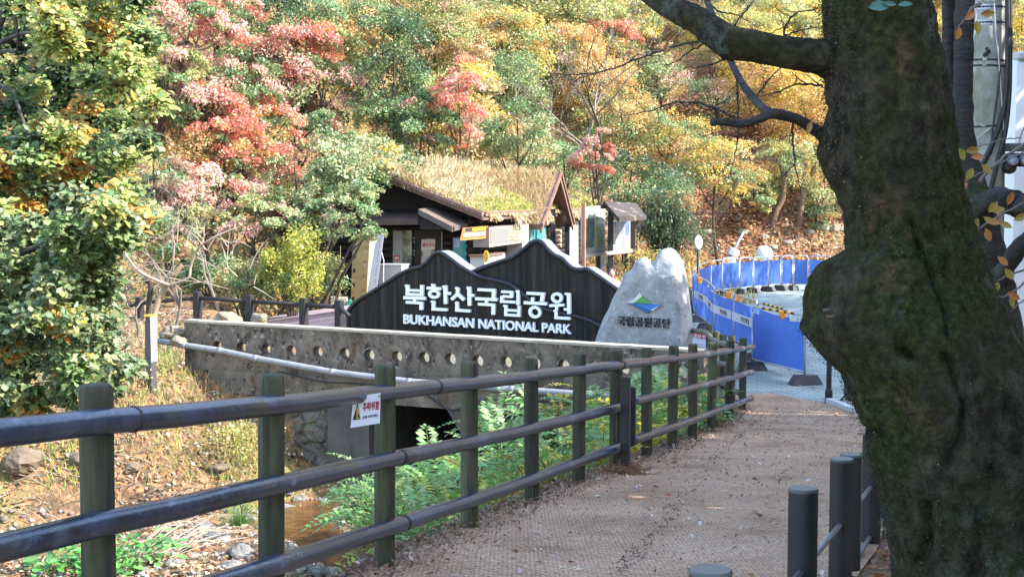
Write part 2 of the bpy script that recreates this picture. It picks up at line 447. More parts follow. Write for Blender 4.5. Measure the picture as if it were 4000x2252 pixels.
# ---------------------------------------------------------------- bridge with pierced parapet
m_conc = mat('weathered concrete', [(.085,.067,.050),(.155,.124,.093),(.245,.197,.147)], scale=2.6, rough=.95, bump=.7, bscale=14, dist=.03, detail=12,
             second=[((.050,.038,.029), 3.6, .52, .66, (1,1,.45)), ((.33,.29,.245), 9, .58, .66, (1,1,.8)), ((.10,.058,.034), 3.4, .56, .68, (1,1,.6)), ((.035,.028,.022), 9, .58, .62, (1,1,.7))])
m_conc_pale = mat('coping concrete', [(.30,.26,.20),(.42,.37,.29)], scale=5, rough=.9, bump=.3)
m_conc_dark = mat('dark concrete', [(.055,.05,.044),(.115,.105,.09)], scale=1.5, rough=.85, bump=.3, second=((.05,.05,.045), 3, .5, .65, (1,1,.3)))  # dark grey concrete with upright streaks
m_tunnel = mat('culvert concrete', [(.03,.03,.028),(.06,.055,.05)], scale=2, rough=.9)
def zt(u): return -.875 - .1*u/WLEN
ZB = -1.78; TH = .24
bridge = thing('bridge', 'old concrete bridge with a row of round holes through its stained parapet', 'bridge', WALL.at(0, 0, ZB))
holes = [848,942,1039,1137,1240,1345,1442,1550,1656,1758,1866,1976,2088,2202,2318,2434,2550,2662]
us = []
for hx in holes:
    q = WALL.p(hx, 1390, 0); us.append(WALL.uv(q.x, q.y)[0])
edges = [0.0, (us[0]*1.55+us[1]*-.55) if False else us[0]-(us[1]-us[0])/2] + [(us[i]+us[i+1])/2 for i in range(len(us)-1)] + [us[-1]+(us[-1]-us[-2])/2, WLEN]
mb = MB(); NS = 20
def wq(u, v, z): return WALL.at(u, v, z)
for k in (0, len(edges)-2):                     # plain ends
    a, b = edges[k], edges[k+1]
    for v in (0, TH): mb.add([wq(a,v,ZB),wq(b,v,ZB),wq(b,v,zt(b)),wq(a,v,zt(a))], [(0,1,2,3)])
for i, uc in enumerate(us):
    a, b = edges[i+1], edges[i+2]; r = .110+.004*math.sin(i*2.3); zc = -1.315+.006*math.sin(i*1.7)
    for v in (0, TH):
        inn = []; outr = []
        for k in range(NS):
            th = 2*math.pi*k/NS; c, s_ = math.cos(th), math.sin(th)
            inn.append(wq(uc+r*c, v, zc+r*s_))
            hw = (b-uc) if c > 0 else (uc-a); hz = (zt(uc)-zc) if s_ > 0 else (zc-ZB)
            m_ = min(hw/abs(c) if abs(c) > 1e-6 else 9, hz/abs(s_) if abs(s_) > 1e-6 else 9)
            outr.append((uc+m_*c, zc+m_*s_))
        # snap the four corners
        for cu, cz in ((b, zt(uc)), (a, zt(uc)), (a, ZB), (b, ZB)):
            j = min(range(NS), key=lambda q: (outr[q][0]-cu)**2+(outr[q][1]-cz)**2); outr[j] = (cu, cz)
        outr = [wq(q[0], v, zt(q[0]) if q[1] > zt(uc)-.002 else q[1]) for q in outr]
        mb.add(inn+outr, [(k, (k+1)%NS, NS+(k+1)%NS, NS+k) for k in range(NS)])
    f0 = [wq(uc+r*math.cos(2*math.pi*k/NS), 0, zc+r*math.sin(2*math.pi*k/NS)) for k in range(NS)]
    f1 = [p - WALL.n*TH for p in f0]
    mb.add(f0+f1, [(k, (k+1)%NS, NS+(k+1)%NS, NS+k) for k in range(NS)])
mb.add([wq(0,0,ZB),wq(0,TH,ZB),wq(0,TH,zt(0)),wq(0,0,zt(0))], [(0,1,2,3)])
mb.add([wq(WLEN,0,ZB),wq(WLEN,TH,ZB),wq(WLEN,TH,zt(WLEN)),wq(WLEN,0,zt(WLEN))], [(0,1,2,3)])
obj('parapet', mb, m_conc, bridge)
mb = MB(); k = 40
for i in range(k):
    a, b = WLEN*i/k-.012*(i == 0), WLEN*(i+1)/k; j0 = .006*noise.noise((i*.7,0,0)); j1 = .006*noise.noise(((i+1)*.7,0,0))
    p = [wq(a,-.018,zt(a)+.001+j0), wq(b,-.018,zt(b)+.001+j1), wq(b,TH+.018,zt(b)+.001), wq(a,TH+.018,zt(a)+.001)]
    top = [q+Vector((0,0,.045+(j0 if n_ in (0,3) else j1))) for n_, q in enumerate(p)]
    mb.add(p+top, [(0,1,5,4),(4,5,6,7),(2,3,7,6),(0,3,2,1)])
obj('coping', mb, m_conc_pale, bridge)  # pale tone puts the parapet's sunlit top edge into the colour
mb = MB()
def ubox(mb, u0, u1, v0, v1, z0, z1):
    vs = [wq(u,v,z) for z in (z0,z1) for u,v in ((u0,v0),(u1,v0),(u1,v1),(u0,v1))]
    return mb.add(vs, [(0,3,2,1),(4,5,6,7),(0,1,5,4),(1,2,6,5),(2,3,7,6),(3,0,4,7)])
u_ = lambda x, v: (x-WALL.o.x+WALL.n.x*v)/WALL.d.x
mb.prism([wq(.6,-.06,ZB+.02), wq(u_(3.55,-.06),-.06,ZB+.02), wq(u_(3.7,2.5),2.5,ZB+.02), wq(u_(3.7,6.8),6.8,ZB+.02), wq(.6,6.8,ZB+.02)], Vector((0,0,-.43)))
obj('deck_slab', mb, m_conc, bridge)
def upx(px, py=1600):
    q = WALL.p(px, py, 0); return WALL.uv(q.x, q.y)[0]
# smooth concrete abutment, masonry wing wall, middle pier with haunched corners, far abutment
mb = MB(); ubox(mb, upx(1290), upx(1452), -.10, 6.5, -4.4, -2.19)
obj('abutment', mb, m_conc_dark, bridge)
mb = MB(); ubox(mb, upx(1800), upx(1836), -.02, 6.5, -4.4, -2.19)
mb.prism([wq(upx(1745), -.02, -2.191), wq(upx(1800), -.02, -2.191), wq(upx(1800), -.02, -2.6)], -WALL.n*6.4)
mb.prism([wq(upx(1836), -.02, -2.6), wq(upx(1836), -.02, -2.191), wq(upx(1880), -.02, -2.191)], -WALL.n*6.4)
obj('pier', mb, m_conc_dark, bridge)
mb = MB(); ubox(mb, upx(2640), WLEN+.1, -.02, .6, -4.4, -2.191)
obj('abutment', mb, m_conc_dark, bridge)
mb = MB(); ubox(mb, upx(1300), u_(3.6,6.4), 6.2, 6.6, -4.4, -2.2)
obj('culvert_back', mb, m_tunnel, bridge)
# masonry: individual rounded stones set in a mortar wall
m_stone = mat('wing wall stone', [(.06,.048,.038),(.12,.10,.08),(.19,.16,.13)], scale=2.2, rough=.95, bump=.8, bscale=9, dist=.03, second=[((.12,.15,.04), 3, .55, .66, (1,1,1)), ((.24,.225,.19), 9, .62, .68, (1,1,1))])
def lumpy(mb, c, r, seed, nu=10, nv=7, amp=.28, M=None, flat=1.0):
    n0 = len(mb.v); mb.ball(c, r, nu, nv, M)
    c = Vector(c); R = max(r) if hasattr(r, '__len__') else r
    for i in range(n0, len(mb.v)):
        d = Vector(mb.v[i])-c
        k = 1+amp*noise.noise(d*(1.6/R)+Vector((seed*3.7, seed*1.3, seed)))+amp*.4*noise.noise(d*(4.5/R)+Vector((seed,0,0)))
        mb.v[i] = tuple(c+d*k)
u0, u1 = upx(1040), upx(1292); NU_, NZ_ = 90, 110; vs = []
for i in range(NU_+1):
    for j in range(NZ_+1):
        u = u0+(u1-u0)*i/NU_; z = -4.35+2.2*j/NZ_
        q = Vector((u*2.6+.12*noise.noise((u*5,z*5,1)), z*3.4+.12*noise.noise((u*5,z*5,4)), 0)); ds = noise.voronoi(q)[0]
        g_ = min(1.0, (ds[1]-ds[0])/.22); off = .065*g_**.5+.06*noise.noise((u*4,z*4,2))+.04*noise.noise((u*11,z*11,2))+.02*noise.noise((u*27,z*27,2))+.05*noise.noise(Vector(noise.voronoi(q)[1][0])*3)
        vs.append(wq(u, .06-off, z))
mb = MB().add(vs, [(i*(NZ_+1)+j, (i+1)*(NZ_+1)+j, (i+1)*(NZ_+1)+j+1, i*(NZ_+1)+j+1) for i in range(NU_) for j in range(NZ_)])
obj('wing_wall', mb, m_stone, bridge, smooth=False)
mb = MB(); ubox(mb, u0, u1, .08, 1.2, -4.35, -2.15); obj('wing_core', mb, m_conc_dark, bridge)

# conduit along the bridge
m_pipe = mat('grey plastic pipe', [(.20,.21,.225),(.28,.29,.305)], scale=6, rough=.45, second=((.25,.22,.2), 9, .6, .7, (1,1,1)))
pts = [WALL.p(x, y, .17) for x, y in ((610,1330),(720,1347),(860,1368),(1000,1398),(1300,1452),(1600,1489),(2000,1519),(2300,1540),(2560,1552),(2692,1558))]
pipe = thing('pipe', 'long grey plastic conduit slung along the bridge below the pierced parapet', 'pipe', pts[0])
obj('tube', MB().tube(pts, .058, 12), m_pipe, pipe, smooth=True)
for i in range(1, 9):
    t = (pts[min(i+1,9)]-pts[i-1]).normalized(); obj('pipe_joint', MB().tube([pts[i]-t*.05, pts[i]+t*.05], .064, 12), m_pipe, pipe, smooth=True)
m_black = mat('black rubber', [(.02,.02,.022),(.035,.035,.04)], scale=8, rough=.6)
cb = [WALL.p(x, y, .12) for x, y in ((1090,1450),(1250,1488),(1450,1500),(1640,1530),(1760,1600),(1900,1560),(2200,1572),(2400,1610),(2600,1600))]
tag(obj('cable', MB().tube(catmull(cb), .016, 6), m_black, smooth=True), 'thin black cable sagging under the grey conduit on the bridge', 'cable')

# ---------------------------------------------------------------- park name sign
m_sign = mat('black stained planks', [(.014,.013,.012),(.028,.0255,.023),(.052,.047,.038)], scale=1.2, rough=.9, bump=.25, bscale=14, stretch=(7,7,.35), spec=.12,
             second=[((.060,.060,.030), 1.5, .56, .72, (10,10,.5)), ((.075,.075,.04), 3, .60, .70, (24,24,.4))])
m_rim = mat('dark painted rim', [(.012,.014,.018),(.022,.025,.03)], scale=4, rough=.4)
m_cap = mat('glare-toned sign top', [(.16,.21,.32),(.24,.30,.41)], scale=3, rough=.35)  # black-painted top; sun and sky glare put in as pale blue
m_white = mat('white painted letters', [(.88,.88,.88)], rough=.5)
sign = thing('park_sign', 'big black mountain-shaped wooden sign with white Korean and English park name', 'sign', SIGN.p(1900, 1400, 0))
ST = .36
topR = [(1840,1064),(1892,1042),(1950,1022),(1998,1006),(2038,979),(2068,953),(2087,942),(2102,940),(2121,949),(2144,976),(2167,996),(2197,1010),(2216,1029),(2239,1048),(2266,1053),(2292,1051),(2315,1063),(2353,1089),(2402,1124),(2470,1172),(2500,1220)]
topL = [(1360,1222),(1367,1203),(1400,1172),(1440,1147),(1500,1110),(1560,1071),(1600,1052),(1640,1042),(1668,1022),(1690,996),(1707,986),(1730,990),(1760,1010),(1800,1040),(1843,1066),(1892,1085),(1941,1095),(1986,1107),(2018,1127),(2043,1148),(2080,1176),(2112,1199),(2149,1211),(2198,1223),(2247,1235),(2300,1250),(2340,1270),(2400,1300)]
def smooth_line(pts, n=4): return [tuple(p) for p in catmull(pts, n)]
TR = smooth_line(topR, 4); TL = smooth_line(topL, 4)
def fan_panel(line, yb, off0, off1):
    """front + back + sides of a panel under a top line, as vertical strips"""
    mb = MB(); n = len(line)
    ft = [SIGN.p(x, y, off1) for x, y in line]; zb = SIGN.p(1900, 1420, 0).z-.3
    fb = [Vector((p.x, p.y, zb)) for p in ft]; k = SIGN.n*(off0-off1)
    vs = ft+fb+[p+k for p in ft]+[p+k for p in fb]
    fs = []
    for i in range(n-1):
        fs += [(i, n+i, n+i+1, i+1), (2*n+i, 2*n+i+1, 3*n+i+1, 3*n+i), (i, i+1, 2*n+i+1, 2*n+i)]
    fs += [(0, 2*n, 3*n, n), (n-1, 2*n-1, 4*n-1, 3*n-1)]
    return mb.add(vs, fs)
obj('panel', fan_panel(TR, 1400, -ST, 0), m_sign, sign)
obj('panel', fan_panel(TL, 1400, -ST, .07), m_sign, sign)
def rim(line, off, r):
    return MB().tube([SIGN.p(x, y, off) for x, y in line], r, 8)
obj('rim', rim(TR, .02, .048), m_rim, sign, smooth=True)
obj('rim', rim([(1360,1300),(1360,1260)]+TL, .085, .045), m_rim, sign, smooth=True)
def cap(line, off):
    mb = MB(); n = len(line); a = [SIGN.p(x, y, off)+Vector((0,0,.035)) for x, y in line]; b = [p-SIGN.n*(ST+.06+off) for p in a]
    lo = [p-Vector((0,0,.03)) for p in a]; lo2 = [p-Vector((0,0,.03)) for p in b]
    fs = []
    for i in range(n-1): fs += [(i, i+1, n+i+1, n+i), (2*n+i, 2*n+i+1, i+1, i), (n+i, n+i+1, 3*n+i+1, 3*n+i), (3*n+i,3*n+i+1,2*n+i+1,2*n+i)]
    fs += [(0,n,3*n,2*n),(n-1,3*n-1,4*n-1,2*n-1)]
    return mb.add(a+b+lo+lo2, fs)
obj('coping', cap([q for q in TR if q[0] > 1846], -.005), m_cap, sign)
obj('coping', cap([q for q in TL if q[0] < 1840], -.005), m_cap, sign)
# plank joints
for k in range(15):
    mb = MB()
    x = 1395+k*68
    yt = max(1030, np.interp(x, [q[0] for q in TL], [q[1] for q in TL])+12)
    if k % 2 == 0 or x > 1950: 
        mb.add([SIGN.p(x,yt,.0735),SIGN.p(x+2.0,yt,.0735),SIGN.p(x+2.0,1390,.0735),SIGN.p(x,1390,.0735)], [(0,1,2,3)]); obj('plank_joint', mb, mat('plank joint', [(.004,.004,.004)], rough=.9), sign)
# Hangul title, drawn stroke by stroke in photo pixels (zoom frame: 2576 px across photo 1350..2400, 1104 px over 1050..1500)
def zp(x, y): return (1350+x/2.4533, 1050+y/2.4533)
mb = MB()
def stroke(pts, w):
    """polyline stroke of width w (zoom px) as raised bars"""
    for (x0,y0),(x1,y1) in zip(pts[:-1], pts[1:]):
        dx, dy = x1-x0, y1-y0; l = math.hypot(dx, dy) or 1; nx_, ny_ = -dy/l*w/2, dx/l*w/2
        q = [(x0+nx_,y0+ny_),(x1+nx_,y1+ny_),(x1-nx_,y1-ny_),(x0-nx_,y0-ny_)]
        slab(SIGN, [zp(*p) for p in q], .068, .135+stroke.e, mb); stroke.e = (stroke.e+.0011) % .009
stroke.e = 0
def ringst(cx, cy, rx, ry, w, n=22):
    sl_ = .052
    o_ = []; i_ = []
    for k in range(n):
        th = 2*math.pi*k/n; o_.append((cx+(rx)*math.cos(th), cy+ry*math.sin(th)+sl_*rx*math.cos(th))); i_.append((cx+(rx-w)*math.cos(th), cy+(ry-w)*math.sin(th)+sl_*(rx-w)*math.cos(th)))
    a = [SIGN.p(*zp(*p), .137) for p in o_+i_]; b = [p-SIGN.n*.065 for p in a]
    fs = []
    for k in range(n):
        j = (k+1) % n; fs += [(k, j, n+j, n+k), (k, 2*n+k, 2*n+j, j), (n+k, n+j, 3*n+j, 3*n+k)]
    mb.add(a+b, fs)
W_ = 29
# buk
stroke([(568,160),(590,163)], 20); stroke([(590,151),(588,252)], W_); stroke([(712,163),(728,165)], 20); stroke([(728,154),(727,258)], W_); stroke([(590,203),(727,209)], 22); stroke([(575,241),(741,248)], 26); stroke([(552,274),(764,283)], W_); stroke([(660,280),(657,322)], 26); stroke([(575,318),(738,327)], 26); stroke([(723,322),(721,392)], W_+3)
# han
stroke([(818,152),(842,154)], 20); stroke([(838,147),(838,188)], 26); stroke([(775,182),(912,190)], 26); ringst(845, 240, 57, 45, 27); stroke([(925,170),(950,172)], 20); stroke([(950,158),(955,335)], W_+2); stroke([(960,232),(1003,236)], 26); stroke([(815,312),(845,314)], 20); stroke([(840,312),(836,398)], W_); stroke([(824,383),(973,391)], 27)
# san
stroke([(1048,182),(1072,184)], 20); stroke([(1072,180),(1068,240),(1012,293)], W_); stroke([(1070,240),(1132,297)], W_); stroke([(1158,180),(1180,182)], 20); stroke([(1180,170),(1184,352)], W_+2); stroke([(1188,250),(1228,254)], 26); stroke([(1048,322),(1074,324)], 20); stroke([(1066,322),(1062,408)], W_); stroke([(1050,394),(1192,403)], 27)
# guk
stroke([(1262,197),(1434,205)], 27); stroke([(1418,198),(1414,285)], W_+3); stroke([(1240,284),(1450,294)], W_); stroke([(1348,290),(1344,342)], 26); stroke([(1266,336),(1430,346)], 26); stroke([(1414,338),(1411,438)], W_+3)
# rip
stroke([(1490,217),(1600,223)], 24); stroke([(1590,214),(1586,275)], W_); stroke([(1500,262),(1588,267)], 24); stroke([(1497,258),(1492,322)], W_); stroke([(1480,310),(1625,318)], 25); stroke([(1628,212),(1650,214)], 20); stroke([(1652,204),(1650,345)], W_); stroke([(1508,352),(1534,353)], 18); stroke([(1533,345),(1532,448)], W_-2); stroke([(1660,352),(1657,452)], W_-2); stroke([(1532,393),(1657,400)], 22); stroke([(1520,438),(1670,447)], 24)
# gong
stroke([(1732,232),(1902,240)], 27); stroke([(1888,233),(1876,312)], W_+3); stroke([(1790,272),(1786,320)], 26); stroke([(1706,322),(1926,334)], W_); ringst(1812, 413, 62, 60, 28)
# won
ringst(2022, 277, 56, 52, 27); stroke([(1950,352),(2092,344)], 26); stroke([(2022,350),(2018,396)], 26); stroke([(2090,385),(2136,388)], 24); stroke([(2098,238),(2125,240)], 20); stroke([(2134,232),(2138,430)], W_+2); stroke([(1992,400),(2018,402)], 20); stroke([(2016,402),(2013,478)], W_); stroke([(2002,466),(2153,474)], 27)
obj('lettering', mb, m_white, sign)
lettering('BUKHANSAN NATIONAL PARK', SIGN, [zp(552,432), zp(2158,532), zp(2158,624), zp(552,524)], .068, .135, m_white, sign, bold=.022)

# ---------------------------------------------------------------- inscribed rock
ROCK = Plane(P(2540, 1200, 27.8), (math.cos(math.radians(24)), -math.sin(math.radians(24))))
m_rock = mat('granite boulder', [(.20,.20,.195),(.29,.29,.285),(.38,.38,.375)], scale=2.4, rough=.85, bump=.8, bscale=7, dist=.06, detail=12, second=[((.43,.43,.42), 9, .55, .68, (1,1,1)), ((.20,.19,.17), 5, .58, .7, (1,1,.7))])
outl = [(2318,1350),(2338,1291),(2358,1240),(2379,1202),(2391,1169),(2409,1134),(2424,1110),(2433,1077),(2447,1063),(2468,1051),(2477,1030),(2489,1015),(2505,1006),(2522,1003),(2537,1014),(2548,1022),(2560,1015),(2569,991),(2581,977),(2605,968),(2625,966),(2640,977),(2658,997),(2672,1020),(2679,1069),(2691,1128),(2697,1187),(2704,1232),(2706,1280),(2706,1400),(2700,1480),(2300,1480),(2296,1420)]
def resample(poly, n):
    q = poly+[poly[0]]; seg = [math.dist(q[i], q[i+1]) for i in range(len(poly))]; tot = sum(seg); out = []
    for k in range(n):
        t = tot*k/n; i = 0
        while t > seg[i]: t -= seg[i]; i += 1
        f = t/seg[i]; out.append((q[i][0]*(1-f)+q[i+1][0]*f, q[i][1]*(1-f)+q[i+1][1]*f))
    return out
ro = resample(outl, 150); cx_, cy_ = 2535, 1185
def crease(y): return float(np.interp(y, [960,990,1040,1098,1157,1217,1365,1500], [2600,2600,2632,2641,2647,2651,2662,2665]))
mb = MB(); rings = [.12,.25,.38,.5,.6,.7,.78,.85,.9,.94,.97,.99,1.0]; vs = [ROCK.p(cx_, cy_, 0)]
def rough_(px, py): return .045*noise.noise((px*.014, py*.014, 3))+.012*noise.noise((px*.05, py*.05, 7))
for t in rings:
    for (x, y) in ro:
        px, py = cx_+(x-cx_)*t, cy_+(y-cy_)*t
        off = -.16*max(0, (t-.8)/.2)**2 + rough_(px, py)*(.35+.65*min(1, max(0, (1210-py)/200)) if px < crease(py)-20 else 1.0)
        off -= max(0, px-crease(py))*.0085
        if py < 1075: off -= (1075-py)*.0022
        vs.append(ROCK.p(px, py, off))
n = len(ro); fs = [(0, 1+k, 1+(k+1)%n) for k in range(n)]
for i in range(len(rings)-1):
    for k in range(n): fs.append((1+i*n+k, 1+i*n+n+k, 1+i*n+n+(k+1)%n, 1+i*n+(k+1)%n))
b0 = len(vs)
for t, o_ in ((.985,-.40),(.93,-.62),(.7,-.75)):
    for (x, y) in ro: vs.append(ROCK.p(cx_+(x-cx_)*t, cy_+(y-cy_)*t, o_-max(0, (cx_+(x-cx_)*t)-crease(y))*.006))
for i in range(3):
    a = 1+(len(rings)-1)*n if i == 0 else b0+(i-1)*n; b = b0+i*n
    for k in range(n): fs.append((a+k, b+k, b+(k+1)%n, a+(k+1)%n))
fs.append(tuple(b0+2*n+k for k in range(n-1,-1,-1)))
mb.add(vs, fs)
rock = thing('inscribed_rock', 'tall pale granite boulder with park emblem and black Korean lettering', 'rock', ROCK.p(2520, 1470, 0))
obj('stone', mb, m_rock, rock, smooth=True)
m_letter = mat('black inscription', [(.012,.014,.02)], rough=.6)
def zr(x, y): return (2320+x/3.3727, 950+y/3.3727)
lettering('국립공원공단', ROCK, [zr(300,955), zr(998,992), zr(998,1118), zr(300,1082)], .0, .052, m_letter, rock, bold=.0)
def emb(name, pts, col, off):
    obj(name, slab(ROCK, [zr(*p) for p in pts], 0, off), mat(name+' paint', [col], rough=.5), rock)
emb('emblem_slope', [(420,778),(500,752),(555,705),(598,655),(632,698),(575,745),(530,778),(510,786)], (.55,.60,.50), .050)
emb('emblem_meadow', [(530,780),(580,745),(640,694),(690,740),(745,795),(640,788)], (.08,.27,.07), .054)
emb('emblem_lake', [(425,790),(640,796),(880,812),(815,840),(740,882),(660,850),(560,812)], (.03,.16,.42), .052)
emb('emblem_water', [(480,800),(560,815),(660,853),(740,884),(692,922),(650,890),(570,850)], (.02,.09,.24), .058)
emb('emblem_edge', [(742,882),(815,842),(885,812),(830,842),(770,886)], (.70,.74,.72), .056)
# ---------------------------------------------------------------- log fence along the path
m_post = mat('mossy fence post', [(.014,.014,.010),(.042,.042,.024),(.095,.092,.055)], scale=1.6, rough=.85, bump=.5, bscale=10, stretch=(5,5,.6), dist=.012,
             second=[((.070,.080,.034), 2.0, .54, .72, (5,5,.6)), ((.020,.020,.018), 3.2, .54, .64, (9,9,.35)), ((.17,.155,.10), 4, .62, .72, (12,12,.4))])
m_rail = mat('dark worn rail', [(.010,.014,.025),(.024,.034,.062),(.056,.072,.122)], scale=2.5, rough=.27, bump=.35, bscale=30, dist=.006, spec=.55,
             second=[((.045,.048,.035), 1.6, .56, .68, (1,1,1)), ((.012,.012,.012), 13, .66, .70, (1,1,2)), ((.10,.115,.17), 5, .60, .72, (1,1,3)), ((.006,.006,.007), 34, .66, .69, (1,1,1))])  # dark grey-blue paint, with added blue carrying the sky's sheen
def log_post(top, base_z, r, seed=0):
    h = top.z-base_z; rr = random.Random(seed); prof = []
    for t in (0,.1,.25,.4,.55,.7,.85,.955): prof.append((r*(1+.02*noise.noise((seed*2.1, t*3, 0))), h*t))
    prof += [(r*.985, h-.022), (r*.93, h-.008), (r*.80, h-.001), (r*.4, h+.001)]
    M = Matrix.Rotation(rr.uniform(-.012,.012), 3, 'X') @ Matrix.Rotation(rr.uniform(-.012,.012), 3, 'Y')
    return MB().lathe((top.x, top.y, base_z), prof, 20, M)
posts = [(368,1497,5.0,.060),(1047,1462,6.3,.060),(1495,1420,8.0,.060),(1832,1412,9.57,.060),(2080,1392,11.05,.058),(2261,1380,12.27,.058),(2404,1364,13.2,.058),(2530,1357,14.7,.058),(2627,1349,15.7,.058),(2708,1342,17.0,.058),(2783,1336,18.3,.06),(2852,1328,20.2,.06),(2902,1318,22.4,.06)]
fence = thing('log_fence', 'long log fence with mossy round posts and three dark rails beside the matted path', 'fence', P(1495, 2245, 8.0))
RY = {'t': ([-400,0,370,1000,1540,2000,2420,2690,2945],[1732,1690,1650,1590,1528,1478,1424,1392,1354]),
      'm': ([-400,0,304,1000,1539,2000,2420,2486,2690,2945],[2230,2137,2067,1911,1790,1692,1588,1563,1517,1450]),
      'l': ([-400,0,1000,1539,2000,2420,2486,2690,2945],[2690,2540,2230,2053,1900,1743,1714,1645,1550])}
pp = []
for i, (px, ty, D, r) in enumerate(posts):
    t = P(px, ty, D); bz = float(path_z(t.y))-.25
    obj('post', log_post(t, bz, r, i), m_post, fence, smooth=True); pp.append((px, D))
def rail(key, px0, px1, r=.047, sections=None):
    xs, ys = RY[key]; pts = []
    allp = [(-420, 4.05)]+pp+[(2945, 23.0)]
    ax = [a[0] for a in allp]; invd = [1/a[1] for a in allp]
    k = 0; cuts = [px0]+[a for a in ax if px0 < a < px1]+[px1]
    fine = []
    for a, b in zip(cuts[:-1], cuts[1:]):
        for q in range(4): fine.append(a+(b-a)*q/4)
    fine.append(px1)
    for i, x in enumerate(fine):
        D = 1/np.interp(x, ax, invd)-.112
        p = P(x, float(np.interp(x, xs, ys)), D); p += Vector((0, 0, .006*noise.noise((i*.6, ord(key), 0)))); pts.append(p)
    rad = [r*(1+.035*noise.noise((i*.9, ord(key)*2, 0))) for i in range(len(pts))]
    return MB().tube(pts, rad, 16)
obj('rail', rail('t', -420, 2942), m_rail, fence, smooth=True)
obj('rail', rail('m', -420, 2436), m_rail, fence, smooth=True); obj('rail', rail('m', 2466, 2938), m_rail, fence, smooth=True)
obj('rail', rail('l', -420, 2434), m_rail, fence, smooth=True); obj('rail', rail('l', 2464, 2936), m_rail, fence, smooth=True)
# bolt heads and splice rings
mb = MB()
allp = [(-420, 4.05)]+pp; ax = [a[0] for a in allp]; invd = [1/a[1] for a in allp]
def railpt(key, x, fwd=.0): return P(x, float(np.interp(x, *RY[key])), 1/np.interp(x, ax, invd)-.112-fwd)
for key, xs in (('t',(495,537,1650,1915,2175,2436)),('m',(505,1130,1160,1590,1917,2200)),('l',(1150,1580,1900,2060))):
    for x in xs:
        c = railpt(key, x, .048); mb.tube([c+Vector((.0,.01,0)), c-Vector((0,.006,0))], .010, 10)
for key in 'tml':
    for i, (px, D) in enumerate(pp[:9]):
        for du in (-.075, .075):
            x = px+du*F/D
            if (key, i) in (('m',6),('l',6)) and du > 0: continue
            c = railpt(key, x, .046); mb.tube([c+Vector((0,.01,.004*math.sin(i*3+du*40))), c-Vector((0,.005,0))], .0085, 10)
obj('bolt', mb, m_black, fence, smooth=True)
mb = MB()
for key, x in (('t',515),('t',1700),('m',1560),('l',1575),('t',2425)):
    a, b = railpt(key, x-4), railpt(key, x+4); mb.tube([a, b], .0495, 16)
obj('splice_ring', mb, m_black, fence, smooth=True)

# flat black steel upright fixed to the fence
m_blacksteel = mat('black steel', [(.016,.016,.018),(.026,.026,.03)], scale=3, rough=.42)
st = thing('steel_upright', 'flat black steel upright standing against the log fence where the rails break', 'post', P(2443, 1835, 13.2))
c = P(2443, 1640, 13.0); zb = float(path_z(c.y))-.1; zt_ = P(2443, 1468, 13.0).z
ang = Matrix.Rotation(math.radians(-20), 3, 'Z')
obj('plate', MB().bbox((c.x, c.y, (zb+zt_)/2), (.088,.05,zt_-zb), ang, .004), m_blacksteel, st)
c2 = P(2472, 1620, 13.15); z0, z1 = P(2472, 1735, 13.15).z, P(2472, 1510, 13.15).z
obj('bracket', MB().bbox((c2.x, c2.y, (z0+z1)/2), (.055,.04,z1-z0), ang, .004), m_blacksteel, st)
# tangle of coir at its foot
rng = np.random.default_rng(5); mb = MB(); c = P(2445, 1835, 12.95)
for k in range(150):
    a = Vector(rng.normal(size=3)*[.09,.06,.02]); d = Vector(rng.normal(size=3)*[.10,.05,.03])
    p0 = Vector((c.x, c.y, float(path_z(c.y))+.06))+a; mb.tube([p0-d*.6, p0+Vector((0,0,abs(rng.normal())*.025)), p0+d*.6], .003, 3, cap=False)
tag(obj('coir_clump', mb, mat('coir fibre', [(.16,.075,.035),(.26,.13,.06)], scale=9, rough=.9)), 'frayed brown coir clump at the foot of the black steel upright', 'fibre')

# side fence running from the bridge end towards the road
side = thing('side_fence', 'short mossy log fence turning away beside the granite boulder and the blue barriers', 'fence', P(2800, 1500, 25.5))
sp = [(2861,1309,24.2),(2827,1304,24.9),(2800,1293,25.6),(2770,1265,27.0),(2673,1251,29.0)]
tops = [P(2902, 1318, 22.4)]+[P(*q) for q in sp]
for i, t in enumerate(tops[1:]): obj('post', log_post(t, Z_ROAD-.2, .064, 30+i), m_post, side, smooth=True)
m_sider = mat('weathered side rail', [(.10,.10,.085),(.17,.165,.13)], scale=4, rough=.6, second=((.08,.10,.03), 3, .5, .7, (1,1,1)))
for dz in (.16,.52,.88):
    obj('rail', MB().tube([t+Vector((-.06,0,-dz)) for t in tops], .048, 10), m_sider, side, smooth=True)

# ---------------------------------------------------------------- warning plate on the fence
WARN = Plane(P(1425, 1600, 7.45), (.56, .83))
WARN = Plane(P(1425, 1600, 7.45), (math.cos(math.radians(24)), math.sin(math.radians(24))))
m_plate = mat('white enamel plate', [(.62,.64,.72),(.68,.70,.78)], scale=4, rough=.35)
warn = thing('warning_plate', 'small white warning plate with red Korean words and a triangle hung on the top rail', 'sign', WARN.p(1425, 1670, 0))
def zw(x, y): return (1360+x/7.25, 1500+y/7.25)
obj('plate', slab(WARN, [zw(155,362), zw(918,243), zw(897,1098), zw(76,1232)], -.004, 0), m_plate, warn)
lettering('추락위험', WARN, [zw(420,512), zw(885,460), zw(862,715), zw(408,775)], .0005, .002, mat('red lettering', [(.30,.02,.03)], rough=.5), warn, bold=.035)
lettering('난간에 기대지 마세요', WARN, [zw(402,895), zw(842,825), zw(838,915), zw(398,990)], .0005, .002, mat('dark blue lettering', [(.03,.035,.09)], rough=.5), warn, bold=.02)
m_yel = mat('yellow paint', [(.42,.32,.06)], rough=.5)
